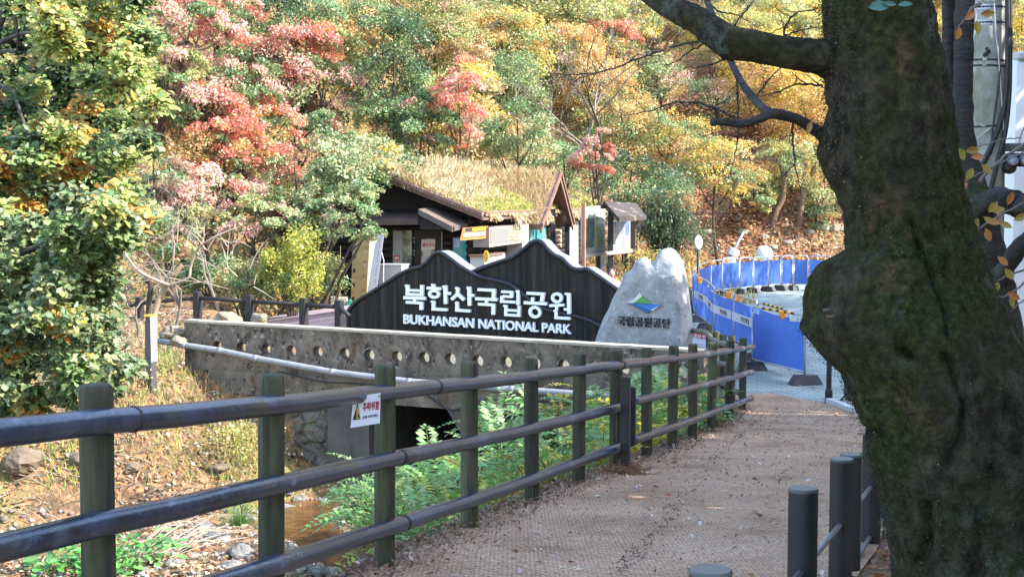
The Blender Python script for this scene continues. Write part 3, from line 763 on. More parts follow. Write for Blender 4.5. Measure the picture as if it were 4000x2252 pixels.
obj('triangle_border', slab(WARN, [zw(278,552), zw(350,975), zw(340,990), zw(140,1015), zw(130,995), zw(262,558)], .0005, .0015), m_black, warn)
obj('triangle', slab(WARN, [zw(279,600), zw(330,965), zw(232,980), zw(240,700)], .001, .0025), m_yel, warn)
obj('figure', slab(WARN, [zw(272,800), zw(290,800), zw(300,880), zw(318,900), zw(315,935), zw(280,945), zw(268,900)], .0015, .0035), m_black, warn)
mb = MB()
for x, y in ((212,450),(880,318)):
    q = WARN.p(*zw(x, y), .0); mb.tube([q, q+WARN.n*.008], .006, 10)
obj('screw', mb, mat('screw steel', [(.5,.5,.52)], rough=.3, metallic=1), warn)

# ---------------------------------------------------------------- bollard fence beside the trunk
m_boll = mat('black bollard paint', [(.013,.014,.016),(.024,.025,.028)], scale=2, rough=.5, bump=.08, bscale=40)
m_btop = mat('bollard lid', [(.06,.07,.075),(.10,.11,.10)], scale=9, rough=.4)
m_bar = mat('ribbed bar', [(.14,.14,.16),(.20,.20,.22)], scale=5, rough=.45)
bf = thing('bollard_fence', 'low fence of black round bollards linked by two thin bars beside the mossy trunk', 'fence', P(3138, 2700, 5.74))
bl = [(2775,2222,3.9),(3138,1905,5.74),(3289,1790,7.25),(3325,1772,7.95),(3408,1690,8.9),(3455,1662,9.9)]
bt = []
for i, (px, ty, D) in enumerate(bl):
    t = P(px, ty, D); bz = float(terrain(np.array([t.x]), np.array([t.y]))[0])-.1; h = t.z-bz; r = .06
    b = obj('bollard', MB().lathe((t.x,t.y,bz), [(r,0),(r,h-.02),(r*.985,h-.006)], 28), m_boll, bf, smooth=False)
    obj('lid', MB().lathe((t.x,t.y,bz), [(r*1.02,h-.012),(r*1.02,h-.004),(r*.95,h+.002),(r*.2,h+.003)], 28), m_btop, b); bt.append(t)
prev = P(2300, 2620, 2.9); prev.z = bt[0].z-.0
for a, b in zip([prev]+bt[:2]+[bt[3], bt[4]], bt[:3]+[bt[4], bt[5]]):
    for dz in (.34,.66): obj('bar', MB().tube([a-Vector((0,0,dz)), b-Vector((0,0,dz))], .014, 10), m_bar, bf, smooth=True)

# ---------------------------------------------------------------- dark fence by the wooden ramp
m_dark = mat('charred black timber', [(.016,.014,.015),(.03,.026,.026)], scale=2, rough=.6, bump=.3, stretch=(4,4,.5), bscale=12)
m_darklit = m_dark
dfn = thing('ramp_fence', 'dark square-post fence with a single rail beside the wooden ramp', 'fence', P(975, 1280, 29.5))
dp = [(545,1160,31.8),(771,1137,30.4),(975,1151,29.8),(1186,1163,29.2),(1325,1172,28.7)]
tp = [P(*q) for q in dp]; rotd = Matrix.Rotation(math.radians(-25), 3, 'Z')
for t in tp: obj('post', MB().bbox((t.x, t.y, t.z-.75), (.15,.15,1.5), rotd, .012), m_dark, dfn)
tp2 = [P(420,1190,32.5)]+tp+[P(1362,1205,28.4)]
for a, b in zip(tp2[:-1], tp2[1:]): obj('rail', MB().tube([a-Vector((0,0,.14)), b-Vector((0,0,.14))], .045, 10), m_dark, dfn, smooth=True)
# boarded ramp
m_deck = mat('grey violet deck boards', [(.24,.19,.20),(.34,.27,.28)], scale=1.2, rough=.6, stretch=(.6,6,6), bump=.2)
RAMP = Plane(P(1180, 1240, 33.2), (math.cos(math.radians(-6)), math.sin(math.radians(-6))))
ramp = thing('deck_ramp', 'low ramp of grey-violet boards behind the dark single-rail fence', 'ramp', RAMP.p(1180, 1280, 0))
for k in range(5):
    y0 = 1262+k*15
    obj('board', slab(RAMP, [(985-k*0, y0+2), (1392, y0-58), (1392, y0-44), (985, y0+15.4)], -.5+.003*k, .0+.01*k), m_deck, ramp)
obj('deck', slab(RAMP, [(990,1259),(1392,1201),(1392,1205),(990,1263)], -1.8, .03), m_deck, ramp)
# ---------------------------------------------------------------- blue safety barriers along the road
m_steel = mat('galvanised tube', [(.42,.44,.47),(.55,.57,.6)], scale=7, rough=.35, metallic=.6)
m_bluetube = mat('blue tube', [(.03,.06,.35)], rough=.4)
def mesh_mat():
    m, t, p = new_mat('blue mesh fabric'); N = t.nodes; L = t.links
    tc = N.new('ShaderNodeTexCoord'); n = N.new('ShaderNodeTexNoise'); n.inputs['Scale'].default_value = 2.0; L.new(tc.outputs['Object'], n.inputs['Vector'])
    r = N.new('ShaderNodeValToRGB'); r.color_ramp.elements[0].color = (.048,.125,.44,1); r.color_ramp.elements[1].color = (.075,.175,.54,1)
    L.new(n.outputs['Fac'], r.inputs['Fac']); L.new(r.outputs['Color'], p.inputs['Base Color']); p.inputs['Roughness'].default_value = .55
    tr = N.new('ShaderNodeBsdfTranslucent'); L.new(r.outputs['Color'], tr.inputs['Color'])
    mx = N.new('ShaderNodeMixShader'); mx.inputs['Fac'].default_value = .45; L.new(p.outputs['BSDF'], mx.inputs[1]); L.new(tr.outputs['BSDF'], mx.inputs[2])
    L.new(mx.outputs['Shader'], N['Material Output'].inputs['Surface']); return m
m_mesh = mesh_mat()
m_band = mat('white reflective band', [(.62,.64,.68)], rough=.5)
m_orange = mat('orange lamp plastic', [(.85,.28,.03)], rough=.4)
m_tape = mat('yellow plastic', [(.75,.45,.04)], rough=.5)
m_rubber = mat('black rubber base', [(.035,.037,.042),(.055,.057,.062)], scale=6, rough=.55)
m_txt = mat('dark band lettering', [(.04,.04,.05)], rough=.6)
def barrier(a, b, label, band=False, tape=False, lamp=None, group=None, top=1.32, blue=False, lean=0, seed=0, base_ends=(True, True)):
    a = Vector(a); b = Vector(b); d = (b-a); d.z = 0; L_ = d.length; d.normalize(); n = Vector((d.y, -d.x, 0)); rr = random.Random(seed)
    t = thing('safety_barrier', label, 'barrier', (a+b)/2, group)
    z0 = a.z; up = Vector((0,0,1))
    ft = [a+d*.03+up*.10, a+d*.03+up*(top-.10)]
    for k in range(5):
        th = math.pi/2*k/4; ft.append(a+d*(.03+.10*(1-math.cos(th)))+up*(top-.10+.10*math.sin(th)))
    for k in range(5):
        th = math.pi/2*k/4; ft.append(b-d*(.03+.10*(1-math.sin(th)))+up*(top-.10+.10*math.cos(th)))
    ft += [b-d*.03+up*(top-.10), b-d*.03+up*.10]
    obj('frame', MB().tube(ft, .021, 8), m_steel if not blue else m_bluetube, t, smooth=True)
    obj('crossbar', MB().tube([a+d*.03+up*.24, b-d*.03+up*.24], .017, 8), m_steel, t, smooth=True)
    # fabric panel with slight sag and billow
    mb = MB(); nu, nv = 26, 14; vs = []
    for i in range(nu+1):
        for j in range(nv+1):
            u = i/nu; v = j/nv
            hgt = .22+(top-.22-.13)*v - .035*math.sin(math.pi*u)*v
            bil = .035*math.sin(math.pi*u)*math.sin(math.pi*v)*math.sin(seed*1.7+2)+.022*noise.noise((u*3.5+seed, v*2, seed))+.010*noise.noise((u*9+seed, v*2.5+u*3, seed))
            vs.append(a+d*(.05+(L_-.10)*u)+up*hgt+n*bil)
    fs = [(i*(nv+1)+j, (i+1)*(nv+1)+j, (i+1)*(nv+1)+j+1, i*(nv+1)+j+1) for i in range(nu) for j in range(nv)]
    obj('fabric', mb.add(vs, fs), m_mesh, t, smooth=True)
    if band:
        q = [a+d*.05+up*.72, b-d*.05+up*.72, b-d*.05+up*.92, a+d*.05+up*.92]
        o_ = n*.052
        bd = obj('band', MB().prism([p+o_ for p in q], n*.006), m_band, t)
        v, f = text_geo('안전제일', .03, 1.25); xs = [x[0] for x in v]; ys = [x[1] for x in v]
        m2 = MB(); W0 = L_*.36; sc = W0/(max(xs)-min(xs)); hz = .12/(max(ys)-min(ys))
        vs = [a+d*(L_*.42+(x-min(xs))*sc)+up*(.76+(y-min(ys))*hz)+n*(.060+(.002 if z > 0 else 0)) for x, y, z in v]
        obj('lettering', m2.add(vs, f), m_txt, bd)
    if tape:
        m2 = MB(); m3 = MB(); k = 9
        for i in range(k):
            p0 = a+d*(L_*(.2+.6*i/k))+up*top; p1 = a+d*(L_*(.2+.6*(i+1)/k))+up*top
            if i == 0: m2.tube([p0, p0+(p1-p0)*k], .026, 8)
            if i % 2 == 0: m3.tube([p0.lerp(p1,.1), p1], .0275, 8)
        tp_ = obj('tape', m2, m_tape, t); obj('tape_stripe', m3, m_black, tp_)
    if lamp is not None:
        c = a+d*L_*lamp+up*(top-.05)+n*.05
        obj('lamp', MB().bbox(c, (.11,.05,.17), Matrix.Rotation(rr.uniform(-.5,.5), 3, 'Y'), .015), m_orange, t)
    for e, flag in ((a, base_ends[0]), (b, base_ends[1])):
        if not flag: continue
        M = Matrix.Rotation(math.atan2(d.y, d.x)+math.pi/2, 3, 'Z'); c = Vector((e.x, e.y, z0))
        bb = MB(); w1, w2, hh = .32, .21, .19
        vs = [M @ Vector((sx*w1, sy*.13, 0)) for sx, sy in ((-1,-1),(1,-1),(1,1),(-1,1))]+[M @ Vector((sx*w2, sy*.10, hh)) for sx, sy in ((-1,-1),(1,-1),(1,1),(-1,1))]
        obj('foot', bb.add([v+c for v in vs], [(3,2,1,0),(4,5,6,7),(0,1,5,4),(1,2,6,5),(2,3,7,6),(3,0,4,7)]), m_rubber, t)
ZR = Z_ROAD+.008
near = [(5.37,30.7),(5.2,32.9),(5.06,35.1),(5.27,37.8),(5.28,40.3)]
labs = ['blue fabric barrier with lettered white band, second of the curving row from the path end','blue fabric barrier with lettered white band, third of the row, orange lamp on top','narrow lettered blue barrier in the bend between the third and the farther ones','blue fabric barrier with white band just beside the granite boulder']
barrier((4.98,29.1,ZR), (5.64,26.9,ZR), 'large plain blue fabric barrier closest to the path end, striped tape on its top tube', tape=True, lamp=.62, seed=1, top=1.33)
barrier((5.37,30.7,ZR), (5.62,28.3,ZR), 'lettered blue barrier whose banded end shows behind the plain taped one', band=True, tape=True, seed=9, top=1.30, base_ends=(True,False))
for i in range(4):
    barrier((*near[i+1],ZR), (*near[i],ZR), labs[i], band=True, lamp=(.3,.85,None,.5)[i], seed=2+i, group='barriers along the near road edge', base_ends=(True, i == 3))
mid = [(5.28,40.3),(5.55,43.2),(6.15,46.4),(6.98,49.3)]
ml = ['blue barrier partly hidden by the boulder edge, orange lamp on its end','blue barrier in the far bend beside the round mirror post','blue barrier at the far bend with an orange lamp hanging askew']
for i in range(3): barrier((*mid[i],ZR), (*mid[i+1],ZR), ml[i], seed=12+i, lamp=(.2,None,.9)[i], group='barriers round the road bend', base_ends=(False,True))
far = [(6.98,49.3),(7.55,50.5),(8.37,51.7),(8.98,52.3),(9.66,53.0),(10.25,53.6),(10.75,53.7),(11.3,53.6),(12.1,53.2),(13.0,52.6),(13.9,52)]
fl = ['first far blue barrier after the bend, slack fabric sagging below its tube','second far blue barrier after the bend with a hanging orange lamp','third far blue barrier after the bend','fourth far blue barrier after the bend','fifth far blue barrier, sun shining through its fabric','sixth far blue barrier, paler with sunlight behind it','seventh far blue barrier with orange lamp, next before the trunk','far blue barrier meeting the outline of the trunk burl','far blue barrier mostly hidden by the trunk','last far blue barrier hidden by the trunk']
for i in range(10): barrier((*far[i],ZR), (*far[i+1],ZR), fl[i], seed=20+i, lamp={1:.15,6:.35}.get(i), group='barriers along the far road edge', base_ends=(False,True))

# notice board behind the side fence
NB = Plane(P(2725, 1330, 31.5), (math.cos(math.radians(15)), -math.sin(math.radians(15))))
nb = thing('notice_board', 'white notice board with red heading standing behind the side fence', 'notice', NB.p(2725, 1440, 0))
obj('board', slab(NB, [(2684,1286),(2776,1300),(2776,1384),(2690,1368)], -.03, 0), mat('notice white', [(.72,.75,.82)], rough=.5), nb)
obj('heading', slab(NB, [(2701,1296),(2776,1308),(2776,1330),(2706,1316)], .0, .006), mat('notice red', [(.55,.06,.06)], rough=.5), nb)
obj('edge', slab(NB, [(2679,1284),(2686,1285),(2692,1368),(2686,1367)], -.03, .008), m_tape, nb)
lettering('공사 안내', NB, rectq(2709, 1302, 2770, 1317, 10), .006, .01, m_white, nb, bold=.02)
for x in (2695, 2765):
    q = NB.p(x, 1370, -.02); obj('leg', MB().tube([q+Vector((0,0,.05)), Vector((q.x, q.y, Z_ROAD-.05))], .02, 8), m_steel, nb)
mb = MB()
for k, y in enumerate((1340,1348,1356)): slab(NB, [(2712,y),(2755,y+6),(2755,y+8),(2712,y+2)], 0, .004+.001*k, mb)
obj('text_line', mb, mat('notice grey', [(.35,.40,.55)], rough=.6), nb)

# things behind the bend
rm = thing('round_mirror', 'white round traffic mirror on a thin post behind the boulder', 'mirror', P(2728, 1120, 44))
c = P(2728, 947, 44)
Mx = Matrix.Rotation(math.radians(90), 3, 'X')
obj('disc', MB().lathe(c, [(.02,-.04),(.20,-.03),(.23,0),(.20,.04),(.02,.06)], 24, Matrix.Rotation(math.radians(55), 3, 'Z') @ Mx), mat('white disc', [(.75,.75,.72)], rough=.35), rm, smooth=True)
obj('post', MB().tube([c+Vector((0,.08,.1)), Vector((c.x, c.y+.08, Z_ROAD-.1))], .035, 10), m_dark, rm, smooth=True)
c = P(2985, 995, 57)
o = obj('dome', MB().lathe((c.x,c.y,c.z-1.6), [(.08,0),(.08,1.35),(.30,1.45),(.36,1.62),(.30,1.82),(.16,1.95),(.03,1.98)], 20), mat('dome white', [(.70,.69,.64)], rough=.5), smooth=True)
o.name = 'globe_lamp'; tag(o, 'white globe-topped lamp showing above the far blue barriers', 'lamp')
gun = thing('road_machine', 'pale silver machine with a slanting tube rising behind the far barriers', 'machine', P(2870, 1070, 55))
c = P(2872, 985, 55)
obj('arm', MB().tube([c+Vector((-.25,0,-.25)), c+Vector((.30,0,.75))], [.07,.04], 10), m_steel, gun, smooth=True)
mb = MB(); mb.bbox(c+Vector((-.08,0,.0)), (.42,.4,.3), Matrix.Rotation(.4,3,'Y'), .03); mb.bbox(c+Vector((-.25,0,-.32)), (.5,.4,.3), Matrix.Rotation(-.2,3,'Y'), .03)
obj('body', mb, mat('pale machine paint', [(.55,.55,.54)], rough=.45), gun)
for s_ in (-1,1): obj('leg', MB().tube([c+Vector((s_*.25-.2,0,-.3)), Vector((c.x+s_*.35-.2, c.y, Z_ROAD-.1))], .04, 8), m_dark, gun)
# bicycle wheel glimpsed at the rock's edge
by = thing('bicycle', 'bicycle of which the dark front wheel shows beside the boulder', 'bicycle', P(2690, 1110, 40))
c = P(2686, 1050, 40); wv_ = Vector((.55,.83,0)).normalized()
def wheel(c, r):
    pts = [c+wv_*(r*math.cos(a))+Vector((0,0,r*math.sin(a))) for a in np.linspace(0, 2*math.pi, 25)]
    w_ = obj('wheel', MB().tube(pts, .022, 6, cap=False), m_black, by, smooth=True)
    mb = MB()
    for k in range(10):
        a = math.pi*2*k/10; mb.tube([c, c+wv_*(r*math.cos(a))+Vector((0,0,r*math.sin(a)))], .003, 4, cap=False)
    obj('spoke', mb, m_steel, w_)
wz = Z_ROAD+.33
c = Vector((c.x, c.y, wz)); wheel(c, .32); c2 = c-wv_*1.02; wheel(c2, .32)
mb = MB(); bb_ = c-wv_*.58+Vector((0,0,.0)); st_ = c-wv_*.75+Vector((0,0,.52)); hd = c-wv_*.12+Vector((0,0,.55))
for a, b in ((bb_,st_),(st_,hd),(bb_,hd),(c2,bb_),(c2,st_),(hd,c),(hd,hd+Vector((0,0,.14)))): mb.tube([a,b], .016, 6)
obj('frame', mb, mat('red bike paint', [(.4,.06,.04)], rough=.3), by)
obj('handlebar', MB().tube([hd+Vector((-.2,.15,.14)), hd+Vector((0,0,.16)), hd+Vector((.2,-.15,.14))], .012, 6), m_black, by)
obj('saddle', MB().ball(st_+Vector((0,0,.1)), (.06,.12,.04)), m_black, by)

# lamp post, control box and kerb by the path end
lp = P(3237, 1562, 24.6)
lamp = thing('iron_post', 'dark brown round iron post standing at the path end beside the trunk', 'post', (lp.x, lp.y, Z_ROAD))
mb = MB(); mb.lathe((lp.x, lp.y, Z_ROAD-.05), [(.062,0),(.062,.30),(.055,.31),(.047,.33),(.045,1.62),(.055,1.63),(.055,1.68),(.03,1.73)], 14)
obj('post', mb, mat('brown lamp paint', [(.022,.016,.016),(.035,.026,.026)], scale=3, rough=.45), lamp)
obj('sleeve', MB().lathe((lp.x, lp.y, Z_ROAD-.05), [(.068,.0),(.068,.26),(.063,.30)], 14), mat('brown lamp paint', []), lamp)
cbx = P(3325, 1540, 24.0)
bx = thing('control_box', 'low black box on a concrete plinth beside the dark brown iron post', 'box', (cbx.x, cbx.y, Z_ROAD))
obj('housing', MB().bbox((cbx.x+.12, cbx.y, Z_ROAD+.35), (.42,.35,.36), None, .02), m_blacksteel, bx)
obj('plinth', MB().bbox((cbx.x+.12, cbx.y, Z_ROAD+.06), (.55,.45,.20), None, .02), m_conc_pale, bx)
obj('hose', MB().tube(catmull([(cbx.x-.28,cbx.y,Z_ROAD+.02),(cbx.x-.2,cbx.y,Z_ROAD+.12),(cbx.x-.08,cbx.y,Z_ROAD+.28)]), .015, 6), m_black, bx)
kp = [P(3225,1558,24.9), P(3300,1592,23.2), P(3372,1640,21.2), P(3470,1720,18.6)]
mb = MB()
for a, b in zip(kp[:-1], kp[1:]):
    a = Vector((a.x, a.y, float(path_z(a.y)))); b = Vector((b.x, b.y, float(path_z(b.y)))); d = (b-a).normalized(); n_ = Vector((d.y,-d.x,0))*.06
    vs = [a-n_-Vector((0,0,.15)), a+n_-Vector((0,0,.15)), b+n_-Vector((0,0,.15)), b-n_-Vector((0,0,.15))]; vs += [v+Vector((0,0,.25)) for v in vs]
    mb.add(vs, [(0,3,2,1),(4,5,6,7),(0,1,5,4),(1,2,6,5),(2,3,7,6),(3,0,4,7)])
o = obj('kerb', mb, mat('white kerb', [(.5,.5,.48),(.62,.62,.6)], scale=6, rough=.7)); o['kind'] = 'structure'
# ---------------------------------------------------------------- log cabin visitor centre with a sod roof
m_log = mat('dark log wall', [(.012,.010,.010),(.024,.019,.018)], scale=1.5, rough=.7, bump=.3, stretch=(3,3,3), bscale=8)
m_brown = mat('red brown boards', [(.13,.075,.055),(.21,.125,.095)], scale=1.4, rough=.65, bump=.2, stretch=(3,3,3), second=((.30,.20,.16), 5, .55, .7, (1,1,1)))
m_shing = mat('brown roof felt', [(.10,.075,.065),(.16,.12,.105)], scale=2.5, rough=.8, bump=.3, second=((.26,.22,.2), 8, .6, .7, (1,1,1)))
m_glass = mat('window glass', [(.10,.115,.095),(.42,.44,.30)], scale=1.6, rough=.08, spec=.8, pos=[.42,.58])  # pale and dark mottling paints reflections into the glass colour
m_teal = mat('teal posters behind glass', [(.03,.22,.23),(.06,.30,.31),(.25,.36,.40)], scale=1.7, rough=.12, spec=.7)
m_beige = mat('pale painted board', [(.36,.33,.30),(.42,.39,.36)], scale=2, rough=.5)
er, nr = KR.d, KR.n                     # along the lit wall (receding) / outward
C0 = Vector((KC.x, KC.y, 0))
def kp_(u, o, z): q = C0+er*u+nr*o; return Vector((q.x, q.y, z))   # u along the ridge, o outwards over the lit wall
GZ0, EZ, RZ, HW, UL = -1.85, 1.14, 2.16, 2.75, 12.0
cabin = thing('log_cabin', 'dark log visitor cabin with a dry-grass sod roof behind the park sign', 'cabin', kp_(3, -HW, GZ0))
# walls as stacked logs
def log_wall(a, b, z0, z1, name):
    mb = MB(); k = int((z1-z0)/.21)+1; h = (z1-z0)/k
    for i in range(k):
        z = z0+(i+.5)*h; mb.tube([Vector((a.x,a.y,z)), Vector((b.x,b.y,z))], h*.56, 8)
    obj(name, mb, m_log, cabin, smooth=True)
log_wall(kp_(-.25,0,0), kp_(UL+.25,0,0), GZ0, EZ, 'log_wall'); log_wall(kp_(0,.25,0), kp_(0,-2*HW-.25,0), GZ0, EZ, 'log_wall')
log_wall(kp_(0,-2*HW,0), kp_(UL,-2*HW,0), GZ0, EZ, 'log_wall'); log_wall(kp_(UL,0,0), kp_(UL,-2*HW,0), GZ0, EZ, 'log_wall')
for u in (.05, UL-.05): obj('gable', MB().prism([kp_(u,.1,EZ-.05), kp_(u,-HW,RZ-.05), kp_(u,-2*HW-.1,EZ-.05)], er*.12), m_log, cabin)
def roof_pt(u, o, lift=0.0):
    z = RZ-(RZ-EZ)*abs(o+HW)/HW + lift; return kp_(u, o, z)
U0, U1, OV = -.75, UL+.5, .55
mb = MB()
for o0, o1 in ((-HW, OV), (-HW, -2*HW-OV)):
    q = [roof_pt(U0,o0), roof_pt(U1,o0), roof_pt(U1,o1), roof_pt(U0,o1)]; mb.prism(q, Vector((0,0,.16)))
obj('roof', mb, m_brown, cabin)
# verge and eave boards, two steps each
mb = MB()
for o0, o1 in ((-HW, OV+.06), (-HW, -2*HW-OV)):
    for (du, dz, hh, th) in ((0,.14,.24,.06),(-.06,.25,.10,.08)):
        a, b = roof_pt(U0+du-.04,o0,dz-.16), roof_pt(U0+du-.04,o1,dz-.16)
        mb.prism([a, b, b+Vector((0,0,hh)), a+Vector((0,0,hh))], -er*th)
for (do, dz, hh, th) in ((0,.02,.13,.05),(.05,.135,.09,.06),(.09,.215,.035,.05)):
    a, b = roof_pt(U0,OV,0), roof_pt(U1,OV,0); a = a+nr*(do+.012)+Vector((0,0,dz-.06)); b = b+nr*(do+.012)+Vector((0,0,dz-.06))
    mb.prism([a, b, b+Vector((0,0,hh)), a+Vector((0,0,hh))], nr*th)
obj('fascia_board', mb, m_brown, cabin)
# sod layer with sagging edge and tufts
m_soil = mat('sod soil', [(.14,.09,.05),(.26,.18,.09)], scale=6, rough=.95, bump=.8)
mb = MB(); nu, no = 40, 16; vs = []
for i in range(nu+1):
    for j in range(no+1):
        u = U0+.05+(U1-U0-.1)*i/nu; o_ = -2*HW-.2+(2*HW+OV+.15)*j/no
        vs.append(roof_pt(u, o_, .24+.10*noise.noise((u*.9, o_*.9, 2))+.06*noise.noise((u*3, o_*3, 5))-(.10 if j in (0,no) or i in (0,nu) else 0)))
fs = [(i*(no+1)+j, (i+1)*(no+1)+j, (i+1)*(no+1)+j+1, i*(no+1)+j+1) for i in range(nu) for j in range(no)]
obj('sod', mb.add(vs, fs), m_soil, cabin, smooth=True)
m_straw = leaf_mat('dry grass', .3, .6)
rng = np.random.default_rng(11); n = 60000
u = rng.uniform(U0-.02, U1, n); o_ = rng.uniform(-HW-1.0, OV+.04, n)
hang = rng.random(n) < .06; o_[hang] = OV+rng.uniform(-.02,.14,hang.sum())
hv = (rng.random(n) < .03) & ~hang; u[hv] = U0-rng.uniform(0,.1,hv.sum()); hang |= hv
zz = RZ-(RZ-EZ)*np.abs(o_+HW)/HW+.22
B = np.stack([C0.x+er.x*u+nr.x*o_, C0.y+er.y*u+nr.y*o_, zz], 1)
fresh = vnoise(u*1.0, o_*1.0+3, .9, 8); low = np.clip((o_+HW)/(HW+OV), 0, 1)
green = (fresh*.6+low*.55-.42+rng.normal(size=n)*.13) > .20
green &= ~hang; hgt = np.where(green, rng.uniform(.08,.20,n), rng.uniform(.12,.36,n)*(.6+.7*(1-low))); hgt *= .55+.9*vnoise(u*1.0, o_, .55, 14); hgt[hang] *= np.where(vnoise(u, u*0, .7, 3) > .62, 1.9, .7)[hang]
T = np.stack([rng.normal(size=n)*.75, rng.normal(size=n)*.75, np.ones(n)*1.0], 1); T[hang] = np.stack([nr.x*.5+rng.normal(size=hang.sum())*.25, nr.y*.5+rng.normal(size=hang.sum())*.25, -1.0+0*rng.normal(size=hang.sum())], 1)
T = unit(T)*hgt[:,None]; side_ = unit(np.cross(T, rng.normal(size=(n,3))))*(.0075+.006*green[:,None])
V = np.empty((n,4,3)); V[:,0] = B-side_; V[:,1] = B+side_; V[:,2] = B+T+side_*.3+rng.normal(size=(n,3))*.02; V[:,3] = B+T-side_*.3
c = pick(rng, [((.52,.40,.22),5),((.58,.48,.29),4),((.40,.28,.15),2),((.60,.53,.36),2)], n); c[green] = pick(rng, [((.44,.42,.10),4),((.52,.47,.15),3),((.30,.34,.09),2)], int(green.sum()))
sg = npobj('roof_grass', V.reshape(-1,3), np.arange(4*n).reshape(n,4), m_straw, parent=cabin, col=jitter(rng, c, .2, .06)); sg['kind'] = 'stuff'

# gable side: pent roof, door canopy, window, door, corner window
mb = MB()
a0, a1 = KL.p(1420,836,.05), KL.p(1700,832,.05); b0, b1 = KL.p(1420,862,.95), KL.p(1690,858,.95)
mb.prism([a0,a1,b1,b0], Vector((0,0,-.07))); mb.prism([b0,b1,b1+Vector((0,0,-.13)),b0+Vector((0,0,-.13))], KL.n*.05)
obj('pent_roof', mb, m_shing, cabin)
mb = MB(); nl = KL.n
R0, R1 = KL.p(1706,806,0), KL.p(1706,806,0)+nl*1.35+Vector((0,0,-.06))
for ex in (1834,):
    e0 = KL.p(ex,866,0); e1 = e0+nl*1.35+Vector((0,0,-.10)); mb.prism([R0,R1,e1,e0], Vector((0,0,-.09)))
    d_ = (e1-R1); mb.prism([R1+nl*.002, e1+nl*.002, e1+nl*.002+Vector((0,0,-.16)), R1+nl*.002+Vector((0,0,-.16))], nl*.05)
    mb.prism([e0,e1,e1+Vector((0,0,-.13)),e0+Vector((0,0,-.13))], (KL.d if ex > 1700 else -KL.d)*.05)
cp = obj('door_canopy', mb, m_shing, cabin)
e1_ = KL.p(1834,866,0)+nl*1.28+Vector((0,0,-.20)); bp = [R1-nl*.05+Vector((0,0,-.05)), e1_, Vector((R1.x-nl.x*.07, R1.y-nl.y*.07, e1_.z))]
mb = MB().prism([R0, R1, R1+Vector((0,0,-.42)), R0+Vector((0,0,-.42))], -KL.d*.05); obj('canopy_side', mb, m_log, cp)
obj('canopy_gable', MB().prism(bp, -nl*.04), m_log, cp)
def kl_box(name, q, o0, o1, m, parent): return obj(name, slab(KL, q, o0, o1), m, parent)
wf = kl_box('window', rectq(1528, 893, 1614, 1048), .10, .17, m_log, cabin)
kl_box('pane', rectq(1535, 900, 1608, 1040), .1, .185, m_glass, wf)
kl_box('blind', rectq(1538, 902, 1572, 1034), .185, .19, mat('grey blind', [(.30,.32,.30)], rough=.6), wf)
kl_box('sticker', rectq(1536, 996, 1563, 1022), .19, .196, m_beige, wf)
kl_box('sticker', rectq(1537.5, 997, 1561, 1017), .195, .20, mat('notice red', []), wf)
lettering('금연', KL, rectq(1541, 1002, 1557, 1012), .200, .203, m_white, wf, bold=.03)
kl_box('plant_box', rectq(1566, 1026, 1607, 1040), .19, .2, mat('green sill strip', [(.03,.07,.045),(.12,.2,.13)], scale=9), wf)
dr = kl_box('door', rectq(1618, 900, 1728, 1260), .10, .16, mat('dark door', [(.018,.014,.013),(.028,.021,.02)], scale=2, rough=.5), cabin)
kl_box('pane', rectq(1645, 932, 1700, 1140), .15, .172, mat('door glass', [(.05,.055,.05),(.50,.50,.42)], scale=2.2, rough=.08, pos=[.45,.55], spec=.8), dr)  # reflections painted as mottling in the door pane
kl_box('notice', rectq(1646, 935, 1698, 974), .172, .178, mat('door notice paper', [(.62,.58,.54)], rough=.6), dr)
kl_box('paper', rectq(1645, 1001, 1699, 1100), .172, .177, m_beige, dr)
lettering('출입금지', KL, rectq(1651, 949, 1694, 963), .178, .181, mat('notice red', []), dr, bold=.03)
kl_box('handle', rectq(1725, 905, 1727, 975), .16, .19, m_steel, dr)
mb = MB()
for y in (925, 940, 975, 990): slab(KL, rectq(1616, y, 1618.5, y+9), .16, .185, mb)
obj('hinge', mb, m_steel, dr)
cw = kl_box('window', rectq(1764, 922, 1846, 1075), .10, .17, m_log, cabin)
kl_box('pane', rectq(1770, 928, 1841, 1070), .1, .185, m_teal, cw)
kl_box('curtain', rectq(1806, 945, 1836, 1070), .185, .195, mat('teal curtain', [(.02,.22,.20),(.05,.36,.33)], scale=6, stretch=(12,12,.3), rough=.5), cw)
kl_box('poster', rectq(1772, 932, 1794, 965), .185, .195, mat('poster blue', [(.12,.26,.6),(.6,.66,.75)], scale=3), cw)

# lit side: hanging sign, display box, service windows, counter, log ends
def kr_box(name, q, o0, o1, m, parent): return obj(name, slab(KR, q, o0, o1), m, parent)
hs = thing('hanging_sign', 'orange framed sign with yellow and white Korean words hung under the cabin eave', 'sign', KR.p(1856, 938, .5))
kr_box('board', [(1816,890),(1907,882),(1899,930),(1805,938)], .46, .52, mat('sign orange', [(.62,.20,.05),(.7,.26,.08)], scale=3, rough=.5), hs)
kr_box('header', [(1820,890.5),(1904,883),(1901,900),(1817,905)], .52, .535, m_black, hs)
kr_box('field', [(1814,904),(1902,896.5),(1896,924),(1809,931)], .52, .532, mat('sign brown', [(.30,.13,.06)], rough=.5), hs)
lettering('북한산국립공원', KR, [(1846,889),(1900,884),(1898,898),(1844,903)], .535, .55, m_tape, hs, bold=.03)
lettering('탐방 지원센터', KR, [(1814,912),(1896,905),(1894,918),(1812,925)], .532, .55, m_white, hs, bold=.03)
db = thing('display_box', 'pale boxed message display with rows of coloured dots on the cabin wall', 'display', KR.p(1975, 968, .4))
kr_box('housing', [(1911,888),(2066,874),(2066,944),(1911,966)], .14, .62, mat('display housing', [(.26,.215,.19),(.30,.25,.225)], scale=3, rough=.5), db)
